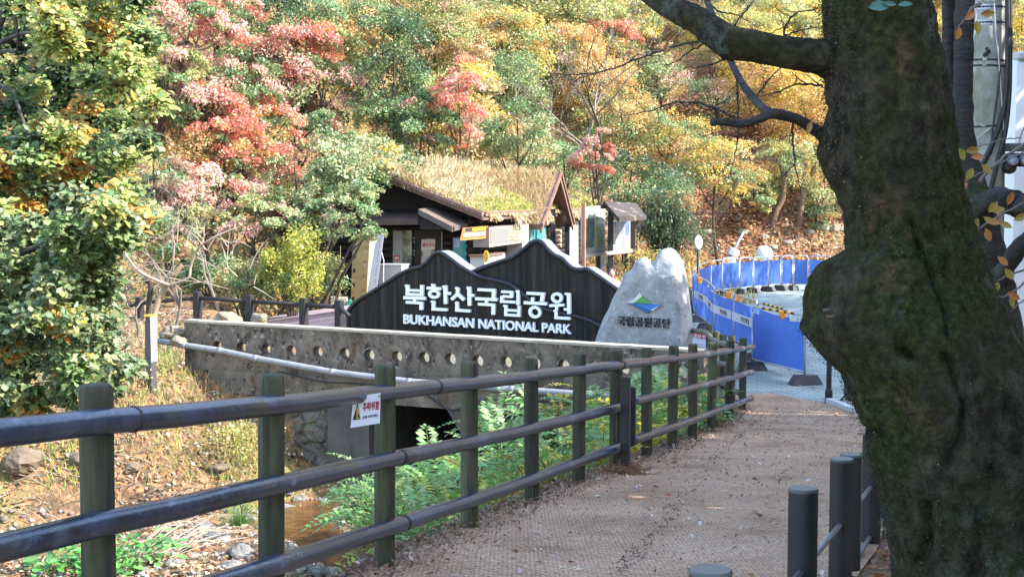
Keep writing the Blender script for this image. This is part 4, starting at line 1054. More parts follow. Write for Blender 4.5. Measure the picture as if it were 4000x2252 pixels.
kr_box('screen', [(1915,895),(2034,884),(2034,938),(1915,953)], .62, .63, mat('display screen', [(.17,.165,.155),(.20,.19,.18)], scale=30, rough=.4), db)
rr = random.Random(8)
for nm, colr in (('yellow_dot',(.62,.44,.03)),('white_dot',(.7,.7,.65)),('green_dot',(.12,.38,.25))):
    mb = MB()
    for r_ in range(4):
        for k in range(12):
            if rr.random() < {'yellow_dot':.55,'white_dot':.28,'green_dot':.25}[nm]:
                x = 1984+k*4.1+rr.uniform(0,2); y = 889+r_*13.5-(x-1984)*.09+rr.uniform(0,4); slab(KR, rectq(x, y, x+2.6, y+rr.uniform(2.5,5.5)), .63, .634+rr.uniform(0,.004), mb)
    m_, t_, p_ = new_mat(nm+' light'); p_.inputs['Base Color'].default_value = (*colr,1); p_.inputs['Emission Color'].default_value = (*colr,1); p_.inputs['Emission Strength'].default_value = .25
    obj(nm, mb, m_, db)
kr_box('side_panel', [(2040,880),(2063,878),(2063,1040),(2040,1045)], .10, .60, m_beige, cabin)
w2 = kr_box('window', [(2066,872),(2136,865),(2136,1050),(2066,1058)], .10, .17, m_brown, cabin)
kr_box('pane', [(2069,878),(2131,871),(2131,1044),(2069,1052)], .10, .19, m_teal, w2)
kr_box('counter', [(1893,1000),(1973,988),(1973,1060),(1893,1075)], .12, .55, mat('white counter', [(.50,.50,.48)], rough=.4), cabin)
kr_box('counter_shelf', [(1898,996),(1972,985),(1972,991),(1898,1002)], .10, .62, m_brown, cabin)
yo = thing('yellow_marker', 'yellow oval plate with a dark ring leaning at the cabin counter', 'sign', KR.p(1898, 1026, .75))
def oval(cx, cy, rx, ry, n=20): return [(cx+rx*math.cos(2*math.pi*k/n), cy+ry*math.sin(2*math.pi*k/n)) for k in range(n)]
KLs = Plane(KR.p(1898, 1000, .72), (KL.d.x, KL.d.y))
obj('plate', slab(KLs, oval(1898,1001,10.5,24), -.03, .0), m_tape, yo)
obj('ring', slab(KLs, oval(1898,1001,5,13), .0, .006), m_brown, yo); obj('centre', slab(KLs, oval(1898,1001,2.8,10), .006, .010), m_tape, yo)
mb = MB(); mq = KR.p(2147, 905, .25)
for y in (902, 921, 939, 957): 
    q = KR.p(2142, y, .0); mb.tube([q-nr*.3, q+nr*.45], .062, 12)
obj('log_end', mb, mat('cut log', [(.62,.46,.30),(.72,.57,.40)], scale=8, rough=.7), cabin)
# cross gable over the porch
mb = MB(); PK = KR.p(2183, 672, .9); LF = KR.p(2108, 876, .9); RF = KR.p(2234, 850, .9); RF.z = LF.z
for f_ in (LF, RF):
    mb.prism([PK, f_, f_-nr*3.2, PK-nr*3.2], Vector((0,0,-.16)))
    mb.prism([PK+nr*.003, f_+nr*.003, f_+nr*.003+Vector((0,0,-.26)), PK+nr*.003+Vector((0,0,-.26))], nr*.06)
    mb.prism([PK+nr*.06+Vector((0,0,.04)), f_+nr*.06+Vector((0,0,.04)), f_+nr*.06+Vector((0,0,-.08)), PK+nr*.06+Vector((0,0,-.08))], nr*.05)
pg = obj('porch_gable', mb, m_brown, cabin)
n = 9000; a_ = rng.random(n)[:,None]; b_ = rng.random(n)[:,None]; ev = rng.random(n)[:,None] < .25
E1 = np.array(LF)*(~ev)+np.array(RF)*ev
B = np.array(PK)*(1-a_)+E1*a_-np.array(nr)*(.06+3.0*b_)+np.array([0,0,.02]); T = unit(rng.normal(size=(n,3))*.7+[0,0,1])*rng.uniform(.10,.34,(n,1)); s_ = unit(np.cross(T, rng.normal(size=(n,3))))*.0085
V = np.empty((n,4,3)); V[:,0] = B-s_; V[:,1] = B+s_; V[:,2] = B+T+s_*.3; V[:,3] = B+T-s_*.3
npobj('porch_grass', V.reshape(-1,3), np.arange(4*n).reshape(n,4), m_straw, parent=cabin, col=jitter(rng, pick(rng, [((.50,.36,.19),5),((.60,.46,.27),4),((.38,.24,.12),2),((.45,.43,.1),1)], n), .2, .06))['kind'] = 'stuff'
obj('porch_gable_wall', MB().prism([PK-nr*.5-Vector((0,0,.2)), LF-nr*.5, RF-nr*.5], -nr*.08), m_log, cabin)
for px, m_ in ((2160, m_log), (2216, m_log)):
    q = KR.p(px, 950, .75); obj('porch_post', MB().bbox((q.x,q.y,(GZ0+EZ)/2), (.16,.16,EZ-GZ0), None, .01), m_log, cabin)
kr_box('side_door', [(2222,866),(2260,862),(2260,1060),(2222,1066)], .10, .17, m_beige, cabin)
q = P(2281, 900, 43.6); obj('porch_post', MB().bbox((q.x,q.y,(GZ0+EZ+.2)/2), (.11,.11,EZ+.2-GZ0), Matrix.Rotation(math.atan2(er.y,er.x),3,'Z'), .012), mat('orange brown post', [(.34,.15,.08),(.44,.22,.13)], scale=3, rough=.6), cabin)

# ---------------------------------------------------------------- around the cabin
LK = Plane(P(1410, 1050, 37.2), (KL.d.x, KL.d.y))
lk = thing('locker', 'cream steel locker of stacked numbered doors beside the cabin wall', 'locker', LK.p(1405, 1265, 0))
m_cream = mat('cream steel', [(.44,.32,.14),(.50,.37,.18)], scale=2, rough=.4)
obj('body', slab(LK, [(1379,905),(1447,907),(1424,1290),(1366,1290)], -.62, 0), mat('locker grey side', [(.30,.28,.25)], rough=.5), lk)
for k in range(6):
    y0, y1 = 918+k*55.3, 918+(k+1)*55.3-1.5
    if k == 0: y0 = 908
    xl = lambda y: np.interp(y,[905,1290],[1380.5,1367]); xr_ = lambda y: np.interp(y,[905,1290],[1446,1424])
    d_ = obj('door', slab(LK, [(xl(y0),y0),(xr_(y0),y0),(xr_(y1),y1),(xl(y1),y1)], 0, .018), m_cream, lk)
    obj('handle', slab(LK, rectq(xl(y1)+5, y0+20, xl(y1)+13, y0+35), .018, .035), m_black, d_)
    obj('vent', slab(LK, rectq(xl(y1)+4, y0+5, xl(y1)+9, y0+7), .018, .021), m_brown, d_)
    obj('number_plate', slab(LK, rectq(xr_(y1)-18, y1-9, xr_(y1)-7, y1-3), .018, .022), mat('plate olive', [(.26,.20,.09)], rough=.5), d_)
    obj('lock', slab(LK, rectq(xr_(y1)-14, y0+4, xr_(y1)-10, y0+12), .018, .03), m_steel, d_)
BN = Plane(P(1470, 1050, 36.4), (KL.d.x, KL.d.y))
bn = thing('banner_stand', 'tall leaning white banner with fine vertical script beside the cream locker', 'banner', BN.p(1455, 1260, 0))
obj('cloth', slab(BN, [(1473,905),(1501,907),(1462,1200),(1425,1200)], -.004, .004), mat('banner cloth', [(.62,.61,.63),(.70,.69,.72)], scale=3, rough=.7), bn)
mb = MB()
for k in range(22):
    y = 930+k*8; x = 1484-(y-930)*.117; 
    if k % 7 != 5: slab(BN, [(x-1.5,y),(x+2.5,y),(x+1.8,y+5.5),(x-2.2,y+5.5)], .004, .006, mb)
obj('script', mb, mat('banner script', [(.36,.36,.40)], rough=.7), bn)
obj('arm', MB().tube([BN.p(1474,930,-.03), BN.p(1499,1015,-.05), BN.p(1498,1100,-.05), BN.p(1490,1200,-.06)], .012, 6), mat('white rod', [(.6,.6,.62)], rough=.4), bn)
GB = Plane(P(1525, 1080, 38.0), (KL.d.x, KL.d.y))
gb = thing('grey_cabinet', 'plain grey cabinet under the cabin window', 'cabinet', GB.p(1524, 1250, 0))
obj('body', slab(GB, rectq(1478, 1036, 1568, 1262), -.5, 0), mat('cabinet grey', [(.34,.34,.35),(.40,.40,.41)], scale=2, rough=.5), gb)
obj('lid', slab(GB, rectq(1476, 1032, 1570, 1037.5), -.52, .02), mat('cabinet lid', [(.46,.46,.47)], rough=.5), gb)
bxp = P(1325, 1165, 37.5)
cr = thing('storage_crate', 'grey crate with a green strip at the foot of the cream locker', 'crate', (bxp.x, bxp.y, -1.8))
obj('body', MB().bbox((bxp.x, bxp.y, -1.45), (.5,.5,.7), None, .03), m_beige, cr)
obj('strip', MB().bbox((bxp.x+.26, bxp.y-.26, -1.3), (.1,.06,.3), Matrix.Rotation(.6,3,'Y'), .01), mat('green strip', [(.02,.25,.17)], rough=.5), cr)
tag(obj('broom', MB().tube([P(1330,960,37.3), P(1327,1160,37.3)], [.012,.02], 6), mat('broom wood', [(.25,.16,.09)], rough=.7)), 'thin wooden pole standing against the dark wall beside the cream locker', 'pole')

# information boards
KB = Plane(P(2320, 900, 45), (.45, .89))
ib = thing('map_board', 'tall glazed map board with a white frame next to the cabin porch', 'board', KB.p(2320, 1130, 0))
obj('frame', slab(KB, [(2286,810),(2364,802),(2364,992),(2286,1004)], -.16, 0), mat('board frame', [(.42,.41,.40),(.50,.49,.48)], scale=3, rough=.5), ib)
obj('map', slab(KB, [(2290,818),(2359,811),(2359,984),(2290,994)], 0, .012), mat('map print', [(.12,.135,.12),(.34,.36,.33),(.40,.45,.28)], scale=2.3, rough=.15, spec=.7), ib)
obj('photo', slab(KB, [(2291,853),(2322,850),(2321,964),(2289,968)], .012, .022), mat('dark map', [(.03,.05,.05),(.12,.17,.15)], scale=3.5, rough=.15), ib)
obj('relief', slab(KB, [(2328,862),(2352,858),(2350,964),(2327,968)], .012, .02), mat('green relief', [(.38,.40,.32),(.26,.36,.06)], scale=3, rough=.2, pos=[.45,.56]), ib)
for px, m_ in ((2337, m_dark), (2353, mat('pale leg', [(.5,.47,.44)], rough=.6))):
    q = KB.p(px, 1000, -.08); obj('leg', MB().bbox((q.x,q.y,(q.z-1.9)/2), (.13,.13,q.z+1.9), None, .01), m_, ib)
i2 = thing('poster_board', 'dark roofed notice board with six white and blue posters on thick posts', 'board', KB.p(2425, 1110, 0))
KB2 = Plane(P(2430, 920, 45.5), (.55, .83))
for px in (2385, 2470):
    q = KB2.p(px, 950, .0); obj('post', MB().bbox((q.x,q.y,-.3), (.17,.17,3.3), None, .012), m_dark, i2)
q = KB2.p(2446, 1000, -.5); obj('post', MB().bbox((q.x,q.y,-.9), (.12,.12,2.2), None, .01), m_dark, i2)
obj('panel', slab(KB2, [(2393,866),(2462,858),(2462,975),(2393,990)], -.06, .02), mat('panel beige', [(.42,.36,.32)], rough=.6), i2)
for (a,b,c_,d_), cl in (((2396,870,2403,982),(.7,.7,.7)),((2405,869,2426,918),(.62,.62,.66)),((2428,867,2441,919),(.45,.52,.68)),((2444,865,2459,919),(.25,.42,.72)),((2404,922,2425,976),(.72,.70,.68)),((2428,922,2439,973),(.16,.36,.7)),((2443,924,2458,957),(.7,.68,.70))):
    obj('poster', slab(KB2, rectq(a,b,c_,d_,-1.5), .02, .03), mat('poster %d' % a, [tuple(x*.30 for x in cl), tuple(x*.44 for x in cl)], scale=4, rough=.4), i2)
obj('log_bar', MB().tube([KB2.p(2368,991,.14), KB2.p(2466,980,.14)], .07, 12), mat('peeled log', [(.48,.36,.27),(.58,.46,.36)], scale=4, rough=.6), i2, smooth=True)
rt0, rt1 = KB2.p(2362,787,.05), KB2.p(2484,792,.05); re0, re1 = KB2.p(2413,846,.95), KB2.p(2520,838,.95)
mb = MB().prism([rt0, rt1, re1, re0], Vector((0,0,-.10))); bk = -KB2.n*.16+Vector((0,0,-.12)); mb.prism([rt0, rt1, rt1+bk, rt0+bk], Vector((0,0,-.10)))
mb.prism([re0, re1, re1+Vector((0,0,-.16)), re0+Vector((0,0,-.16))], KB2.n*.05)
obj('roof', mb, mat('roof shingles', [(.035,.028,.026),(.07,.055,.048)], scale=3, rough=.8, bump=.4, second=((.25,.19,.14), 2.2, .56, .64, (1,1,1))), i2)

# a person passing behind the sign, only the head and shoulders showing
def person():
    pb = P(2388, 1100, 33.6); gz = Z_PLAZA-.05; top = P(2385, 1050, 33.6).z; H = top-gz
    t = thing('person', 'person with short brown hair whose head shows between the park sign and the boulder', 'person', (pb.x, pb.y, gz))
    me = bpy.data.meshes.new('body'); h = H
    J = [(0,0,.52*h),(0,0,.60*h),(0,0,.70*h),(0,-.01,.80*h),(0,-.01,.845*h),(0,-.03,.885*h),
         (.19,0,.80*h),(.25,.02,.63*h),(.23,-.10,.48*h),(.23,-.14,.44*h),(-.19,0,.80*h),(-.25,.02,.63*h),(-.23,-.10,.48*h),(-.23,-.14,.44*h),
         (.09,0,.49*h),(.10,-.02,.28*h),(.10,.02,.04*h),(.10,-.13,.015*h),(-.09,0,.49*h),(-.10,-.08,.28*h),(-.10,-.02,.04*h),(-.10,-.16,.015*h)]
    E_ = [(0,1),(1,2),(2,3),(3,4),(4,5),(3,6),(6,7),(7,8),(8,9),(3,10),(10,11),(11,12),(12,13),(0,14),(14,15),(15,16),(16,17),(0,18),(18,19),(19,20),(20,21)]
    R_ = [.14,.135,.15,.13,.06,.055,.07,.05,.036,.035,.07,.05,.036,.035,.09,.06,.042,.035,.09,.06,.042,.035]
    me.from_pydata(J, E_, []); b = bpy.data.objects.new('body', me); COL.objects.link(b); b.parent = t; ROOT[b.name] = ROOT[t.name]
    sk = b.modifiers.new('skin', 'SKIN'); 
    for i, r in enumerate(R_): me.skin_vertices[0].data[i].radius = (r, r*.8); me.skin_vertices[0].data[i].use_root = (i == 0)
    b.modifiers.new('sub', 'SUBSURF').render_levels = 1
    me.materials.append(mat('tan jacket', [(.42,.24,.13),(.5,.3,.17)], scale=4, rough=.8))
    c = Vector((pb.x, pb.y-.03, gz+.935*h)); m_skin = mat('skin', [(.48,.27,.19),(.55,.33,.24)], scale=6, rough=.5)
    mb = MB(); mb.ball(c, (.075,.095,.115), 16, 12); mb.tube([c+Vector((0,.01,-.16)), c+Vector((0,.01,-.05))], .05, 10)
    mb.ball(c+Vector((.02,-.095,-.015)), (.014,.02,.022)); mb.ball(c+Vector((.078,.01,-.01)), (.012,.02,.03)); mb.ball(c+Vector((-.078,.01,-.01)), (.012,.02,.03))
    hd = obj('head', mb, m_skin, t, smooth=True)
    mb = MB()
    for sx in (-.03,.035): mb.ball(c+Vector((sx,-.088,.01)), (.013,.008,.008), 8, 6)
    obj('eyes', mb, m_black, hd, smooth=True)
    obj('mouth', MB().ball(c+Vector((.005,-.086,-.06)), (.026,.01,.006), 8, 6), mat('lips', [(.35,.12,.10)], rough=.5), hd, smooth=True)
    mb = MB(); n0 = 0; mb.ball(c+Vector((-.005,.022,.028)), (.088,.10,.105), 16, 12)
    obj('hair', mb, mat('brown hair', [(.05,.025,.018),(.09,.045,.03)], scale=14, rough=.5, stretch=(1,1,.3)), t, smooth=True)
    for s_, j in ((1,9),(-1,13)):
        p0 = Vector((pb.x, pb.y, gz))+Vector(J[j]); mb = MB().ball(p0+Vector((0,-.02,-.05)), (.022,.035,.05), 10, 8)
        for q in range(4): mb.tube([p0+Vector((0,-.045+.02*q,-.08)), p0+Vector((.006*s_,-.05+.02*q,-.115-.006*(q in (1,2)))), p0+Vector((.0,-.055+.02*q,-.14-.008*(q in (1,2)))) ], [.009,.008,.006], 6)
        mb.tube([p0+Vector((0,-.045,-.04)), p0+Vector((-.005*s_,-.075,-.07)), p0+Vector((-.005*s_,-.08,-.095))], [.010,.009,.007], 6)
        obj('hand', mb, m_skin, t, smooth=True)
person()
# ---------------------------------------------------------------- the big mossy trunk
def moss_bark():
    m, t, p = new_mat('mossy bark'); N = t.nodes; L = t.links
    tc = N.new('ShaderNodeTexCoord')
    def nz(sc, det=8, st=(1,1,1), loc=(0,0,0)):
        mp = N.new('ShaderNodeMapping'); mp.inputs['Scale'].default_value = st; mp.inputs['Location'].default_value = loc; L.new(tc.outputs['Object'], mp.inputs['Vector'])
        n = N.new('ShaderNodeTexNoise'); n.inputs['Scale'].default_value = sc; n.inputs['Detail'].default_value = det; n.inputs['Roughness'].default_value = .68; L.new(mp.outputs['Vector'], n.inputs['Vector']); return n.outputs['Fac']
    def ramp(f, st):
        r = N.new('ShaderNodeValToRGB'); e = r.color_ramp.elements
        while len(e) < len(st): e.new(.5)
        for i, (ps, c) in enumerate(st): e[i].position = ps; e[i].color = (*c, 1)
        L.new(f, r.inputs['Fac']); return r.outputs['Color']
    def mix(f, a, b):
        x = N.new('ShaderNodeMixRGB'); L.new(f, x.inputs['Fac']); L.new(a, x.inputs['Color1']); L.new(b, x.inputs['Color2']); return x.outputs['Color']
    def rng_(f, a, b):
        r = N.new('ShaderNodeMapRange'); r.inputs['From Min'].default_value = a; r.inputs['From Max'].default_value = b; L.new(f, r.inputs['Value']); return r.outputs['Result']
    bark = ramp(nz(19, 10, (1,1,.7)), [(.32,(.009,.008,.007)),(.47,(.05,.042,.032)),(.62,(.12,.10,.075)),(.78,(.21,.175,.13))])
    moss = ramp(nz(30, 10), [(.32,(.011,.014,.005)),(.5,(.045,.054,.016)),(.68,(.10,.113,.036))])
    brown = ramp(nz(30, 8), [(.3,(.03,.02,.012)),(.6,(.17,.11,.06)),(.75,(.27,.19,.11))])
    lich = ramp(nz(60, 4), [(.35,(.07,.09,.07)),(.65,(.16,.19,.15))])
    c = mix(rng_(nz(2.2, 10, (1,1,.55)), .40, .56), bark, moss)
    c = mix(rng_(nz(5, 8, (1,1,.8), (4,2,9)), .60, .70), c, brown)
    sx = N.new('ShaderNodeSeparateXYZ'); L.new(tc.outputs['Object'], sx.inputs[0])
    lz = N.new('ShaderNodeMath'); lz.operation = 'MULTIPLY'; L.new(rng_(nz(13, 6, (1,1,.7), (7,7,1)), .53, .60), lz.inputs[0]); L.new(rng_(nz(1.5, 3, (1,1,.5), (1,5,2)), .50, .62), lz.inputs[1])
    c = mix(lz.outputs[0], c, lich)
    L.new(c, p.inputs['Base Color']); p.inputs['Roughness'].default_value = .95; p.inputs['Specular IOR Level'].default_value = .1
    b = N.new('ShaderNodeBump'); b.inputs['Strength'].default_value = 1.0; b.inputs['Distance'].default_value = .04
    ad = N.new('ShaderNodeMath'); ad.operation = 'ADD'; L.new(nz(15, 12, (1,1,1.7)), ad.inputs[0]); L.new(nz(90, 6), ad.inputs[1])
    L.new(ad.outputs[0], b.inputs['Height']); L.new(b.outputs['Normal'], p.inputs['Normal']); return m
m_bark = moss_bark()
m_bark2 = mat('dark cherry bark', [(.012,.011,.012),(.03,.027,.027),(.06,.055,.05)], scale=5, rough=.85, bump=.8, bscale=24, stretch=(1,1,3.5), dist=.015, second=[((.035,.05,.015), 3, .58, .68, (1,1,1))])
LEDGE = [(-900,3235),(-60,3222),(0,3220),(150,3224),(300,3215),(420,3240),(520,3205),(600,3197),(680,3225),(740,3262),(800,3290),(900,3310),(975,3308),(1003,3260),(1030,3205),(1090,3160),(1200,3136),(1290,3138),(1370,3205),(1460,3292),(1560,3332),(1680,3385),(1800,3402),(1900,3450),(2050,3472),(2252,3497),(2500,3480),(2800,3400)]
REDGE = [(-900,3520),(-60,3625),(0,3640),(100,3662),(250,3692),(420,3712),(600,3737),(750,3762),(900,3802),(1100,3862),(1250,3942),(1380,4002),(1500,4062),(1700,4110),(1900,4150),(2252,4210),(2500,4260),(2800,4360)]
TD = 5.25
def edge(tab, y): return float(np.interp(y, [a[0] for a in tab], [a[1] for a in tab]))
ys = list(np.arange(-900, -60, 30))+list(np.arange(-60, 2300, 7.5))+list(np.arange(2300, 2800, 25)); NA = 220
tree = thing('mossy_tree', 'huge old tree with a moss-covered burled trunk beside the path', 'tree', P(3800, 2790, TD))
SL = [np.mean([edge(LEDGE, y+d) for d in range(-240, 241, 60)]) for y in ys]
V = np.empty((len(ys), NA, 3))
th = np.arange(NA)*2*math.pi/NA
for i, y in enumerate(ys):
    l, r = edge(LEDGE, y), edge(REDGE, y); c = P((l+r)/2, y, TD); hw = (r-l)/2*TD/F; hs_ = (r-SL[i])/2*TD/F
    cs, sn = np.cos(th), np.sin(th)
    k = 1.0
    V[i,:,0] = c.x+hw*cs; V[i,:,1] = c.y+.92*hs_*sn; V[i,:,2] = c.z
Vf = V.reshape(-1,3); D_ = np.empty(len(Vf)); nrm = np.stack([np.tile(np.cos(th), len(ys)), np.tile(np.sin(th), len(ys)), np.zeros(len(Vf))], 1)
for i, v in enumerate(Vf):
    q = Vector(v); ql = Vector((v[0]*2.2, v[1]*2.2, v[2]*.8))
    d = .020*noise.noise(ql*2)+.011*noise.noise(q*14)+.006*noise.noise(q*38)
    rd = abs(noise.noise(Vector((v[0]*5.5, v[1]*5.5, v[2]*1.1+3)))); d -= .05*max(0, .10-rd)/.10*max(0, noise.noise(q*1.3+Vector((5,1,0)))+.15)
    D_[i] = d
# deep clefts traced as lines in photo pixels
def cleft(line, wd, dp):
    for (x, y) in catmull(line, 10):
        c = P(x, y, TD-.35); dx = Vf[:,0]-c.x; dz = Vf[:,2]-c.z; g_ = np.exp(-(dx*dx+dz*dz*.6)/(wd*wd)); front = nrm[:,1] < .2
        np.maximum(D2, g_*dp*front, out=D2)
D2 = np.zeros(len(Vf))
cleft([(3600,860),(3605,900),(3625,960),(3655,1040),(3680,1120),(3715,1230),(3722,1330)], .009, .034)
cleft([(3618,950),(3628,985)], .014, .05); cleft([(3700,1395),(3725,1430),(3740,1500),(3770,1600),(3755,1720),(3720,1830)], .011, .038)
cleft([(3535,1370),(3570,1395)], .014, .05); cleft([(3830,2010),(3845,2100),(3830,2252)], .012, .038); cleft([(3660,2000),(3668,2150),(3640,2250)], .010, .05); cleft([(3480,1770),(3500,1740)], .016, .05); cleft([(3150,1160),(3175,1180)], .02, .05)
Vf += nrm*(D_-D2)[:,None]
ii = np.arange(len(ys)*NA).reshape(len(ys), NA); jj = np.roll(ii, -1, 1)
Q = np.stack([ii[:-1], ii[1:], jj[1:], jj[:-1]], -1).reshape(-1, 4)
npobj('trunk', Vf, Q, m_bark, parent=tree, smooth=True)
def limb(pts, name, m_, parent, n=14, sub=8, amp=.06):
    """pts: (px, py, radius px, D)"""
    cp = catmull(pts, sub); P3 = []; R3 = []
    for i, (x, y, r, D) in enumerate(cp):
        p = P(x, y, D); rr = r*D/F; P3.append(p); R3.append(rr*(1+amp*1.6*noise.noise((i*.5, x*.01, 2))))
    mb = MB().tube(P3, R3, n)
    for i, v in enumerate(mb.v):
        q = Vector(v); k = R3[min(i//n, len(R3)-1)]*amp
        d = Vector((noise.noise(q*14), noise.noise(q*14+Vector((9,0,0))), noise.noise(q*14+Vector((0,9,0)))))*k*2; mb.v[i] = tuple(q+d)
    return obj(name, mb, m_, parent, smooth=True), P3
limb([(3420,330,75,5.25),(3300,268,76,5.25),(3225,228,72,5.22),(3120,212,64,5.2),(3000,190,62,5.2),(2905,172,64,5.2),(2840,160,66,5.22),(2770,110,56,5.25),(2690,62,52,5.3),(2610,22,48,5.35),(2540,-25,44,5.4),(2440,-110,38,5.5)], 'limb', m_bark, tree, 20, 10, .05)
limb([(3330,610,40,5.3),(3230,545,27,5.28),(3190,512,24,5.25),(3130,474,22,5.2),(3070,452,20,5.15),(3010,445,21,5.1),(2960,468,17,5.1),(2900,484,16,5.1),(2840,478,15,5.1),(2800,476,15,5.1),(2776,482,13,5.1)], 'branch', m_bark2, tree, 12)
limb([(3020,446,19,5.12),(2985,425,17,5.15),(2940,380,16,5.3),(2890,310,14,5.45),(2850,230,13,5.6),(2815,170,14,5.75),(2790,80,14,5.9),(2768,20,13,6),(2740,-60,12,6.1)], 'branch', m_bark2, tree, 12)
tw = [[(2745,162,5,5.2),(2650,176,4.5,5.2),(2560,207,4,5.2),(2480,232,3.8,5.2),(2410,262,3.5,5.2),(2330,284,3,5.2),(2200,292,2,5.2),(2120,280,1.2,5.2)],
      [(2890,480,5,5.1),(2840,445,4.5,5.1),(2740,406,4,5.05),(2640,400,3.4,5),(2540,432,2.6,5),(2440,452,1.5,5)],
      [(2880,300,5,5.4),(2882,420,3.5,5.4),(2882,520,3,5.4),(2872,600,2.2,5.4),(2850,690,1.2,5.4)],
      [(2812,170,5,5.7),(2860,110,4,5.8),(2930,20,3,5.9),(2980,-40,2,6)],
      [(2840,230,4,5.6),(2740,262,3,5.6),(2680,265,2,5.6),(2620,300,1.2,5.6)],
      [(3060,140,5,5.2),(3075,90,4.5,5.2),(3110,50,3.5,5.2),(3160,42,2.5,5.2),(3200,30,1.5,5.2)],
      [(3060,142,4,5.2),(3120,120,3.2,5.2),(3190,108,2.2,5.2)],
      [(3215,335,5,5.2),(3120,330,4,5.2),(3020,365,2.5,5.2),(2950,380,1.4,5.2)],
      [(3095,470,5,5.2),(3098,560,4,5.2),(3105,640,3,5.2),(3130,760,1.4,5.2)],
      [(3105,640,2.6,5.2),(3060,690,2,5.2),(3040,730,1.2,5.2)],
      [(2950,380,3,5.3),(3040,270,2.4,5.3),(3130,200,1.6,5.3)],
      [(2560,207,3,5.2),(2530,180,2,5.2),(2520,140,1.2,5.2)],[(2330,284,2.5,5.2),(2260,310,1.8,5.2),(2235,340,1.2,5.2)],
      [(2760,165,4,5.3),(2690,205,3,5.3),(2640,240,2.4,5.3),(2590,258,1.2,5.3)],
      [(2740,-30,4,6),(2800,40,3.4,6),(2880,60,2.6,6),(2960,110,1.4,6)]]
mb = MB(); rr = random.Random(2)
def twig(mb, pts):
    cp = catmull(pts, 7); P3 = [P(x+rr.uniform(-3,3), y+rr.uniform(-3,3), D) for x, y, r, D in cp]
    mb.tube(P3, [max(.7, r)*D/F for x, y, r, D in cp], 5); return cp
for t_ in tw:
    cp = twig(mb, t_)
    for k in range(2, len(cp)-2, 3):
        x, y, r, D = cp[k]; a = rr.uniform(-1.6, 1.9)+(math.pi if rr.random() < .6 else 0); l = rr.uniform(30, 130)
        twig(mb, [(x, y, r*.6, D), (x+l*.5*math.cos(a)+rr.uniform(-12,12), y-l*.4*math.sin(a), r*.42, D+rr.uniform(-.1,.1)), (x+l*math.cos(a), y-l*.8*math.sin(a)+rr.uniform(-10,20), .8, D+rr.uniform(-.2,.2))])
obj('twigs', mb, m_bark2, tree)
# last hanging leaves on the twigs and at the top of the trunk
def big_leaf(mb, c, l, w_, dirv, nrmv):
    d = Vector(dirv).normalized(); n = Vector(nrmv); n = (n-d*n.dot(d)).normalized(); s_ = d.cross(n)
    prof = [(0,0,0),(.22,.33,.04),(.5,.5,.05),(.78,.34,.02),(1,0,-.04)]
    vs = []; 
    for t, ww, b in prof: vs += [c+d*l*t+s_*w_*ww+n*l*b, c+d*l*t-n*l*.03, c+d*l*t-s_*w_*ww+n*l*b]
    fs = []
    for i in range(4): fs += [(i*3,i*3+3,i*3+4,i*3+1),(i*3+1,i*3+4,i*3+5,i*3+2)]
    mb.add(vs, fs)
m_lgreen = mat('fresh leaf', [(.03,.09,.07),(.05,.14,.09)], scale=20, rough=.35); m_ltan = mat('withered leaf', [(.18,.10,.03),(.30,.16,.04)], scale=25, rough=.5); m_lyel = mat('yellowing leaf', [(.22,.20,.03),(.32,.22,.03),(.34,.14,.03)], scale=14, rough=.45)
mb = MB()
for x, y, a in ((3405,30,(1,0,.12)),(3460,14,(1,0,-.05)),(3520,20,(.9,-.2,.05))): big_leaf(mb, P(x-15,y,4.6), .075 if x == 3405 else .05, .045 if x == 3405 else .022, a, (0,-1,.6))
obj('leaves', mb, m_lgreen, tree)
mb = MB()
for x, y in ((2230,335),(2222,350),(3170,470),(3185,640),(2612,158),(2880,690)): big_leaf(mb, P(x,y,5.15), .055, .022, (-.3,0,-1), (0,-1,.2))
obj('leaves', mb, m_ltan, tree)
# bracket fungi on the burl
mb = MB()
for x, y in ((3232,1212),(3246,1236)): mb.ball(P(x, y, TD-.30), (.018,.02,.009), 10, 6)
obj('fungus', mb, mat('fungus', [(.05,.032,.025),(.085,.052,.04)], scale=20, rough=.6), tree)
# fuzzy moss: short blades over the trunk and the limb
rng = np.random.default_rng(3)
def moss_on(Vx, Nx, n, name, ln, pal, sel):
    w_ = sel/sel.sum(); k = rng.choice(len(Vx), n, p=w_); B = Vx[k]+rng.normal(size=(n,3))*.012; Nn = unit(Nx[k]+rng.normal(size=(n,3))*.55+np.array([0,0,.25]))
    h = ln*np.exp(rng.normal(size=n)*.4); s_ = unit(np.cross(Nn, rng.normal(size=(n,3))))*.0030
    V4 = np.empty((n,4,3)); T = Nn*h[:,None]; V4[:,0] = B-s_; V4[:,1] = B+s_; V4[:,2] = B+T+s_*.25; V4[:,3] = B+T-s_*.25
    o = npobj(name, V4.reshape(-1,3), np.arange(4*n).reshape(n,4), leaf_mat('moss blades', .25, .8), parent=tree, col=jitter(rng, pick(rng, pal, n), .3, .12)); o['kind'] = 'stuff'
nz3 = np.array([noise.noise(Vector((v[0]*2.2+4, v[1]*2.2, v[2]*1.5))) for v in Vf]); fr = (nrm[:,1] < .35).astype(float)
low = np.clip((2.2-Vf[:,2])/2.0, .15, 1)*(.4+.6*np.clip((nrm[:,0]+.4), 0, 1))
moss_on(Vf, nrm, 24000, 'moss', .0050, [((.024,.036,.009),5),((.045,.060,.014),3),((.075,.085,.026),1),((.04,.035,.018),1)], fr*low*np.clip(nz3+.25, .03, 1)+1e-6)
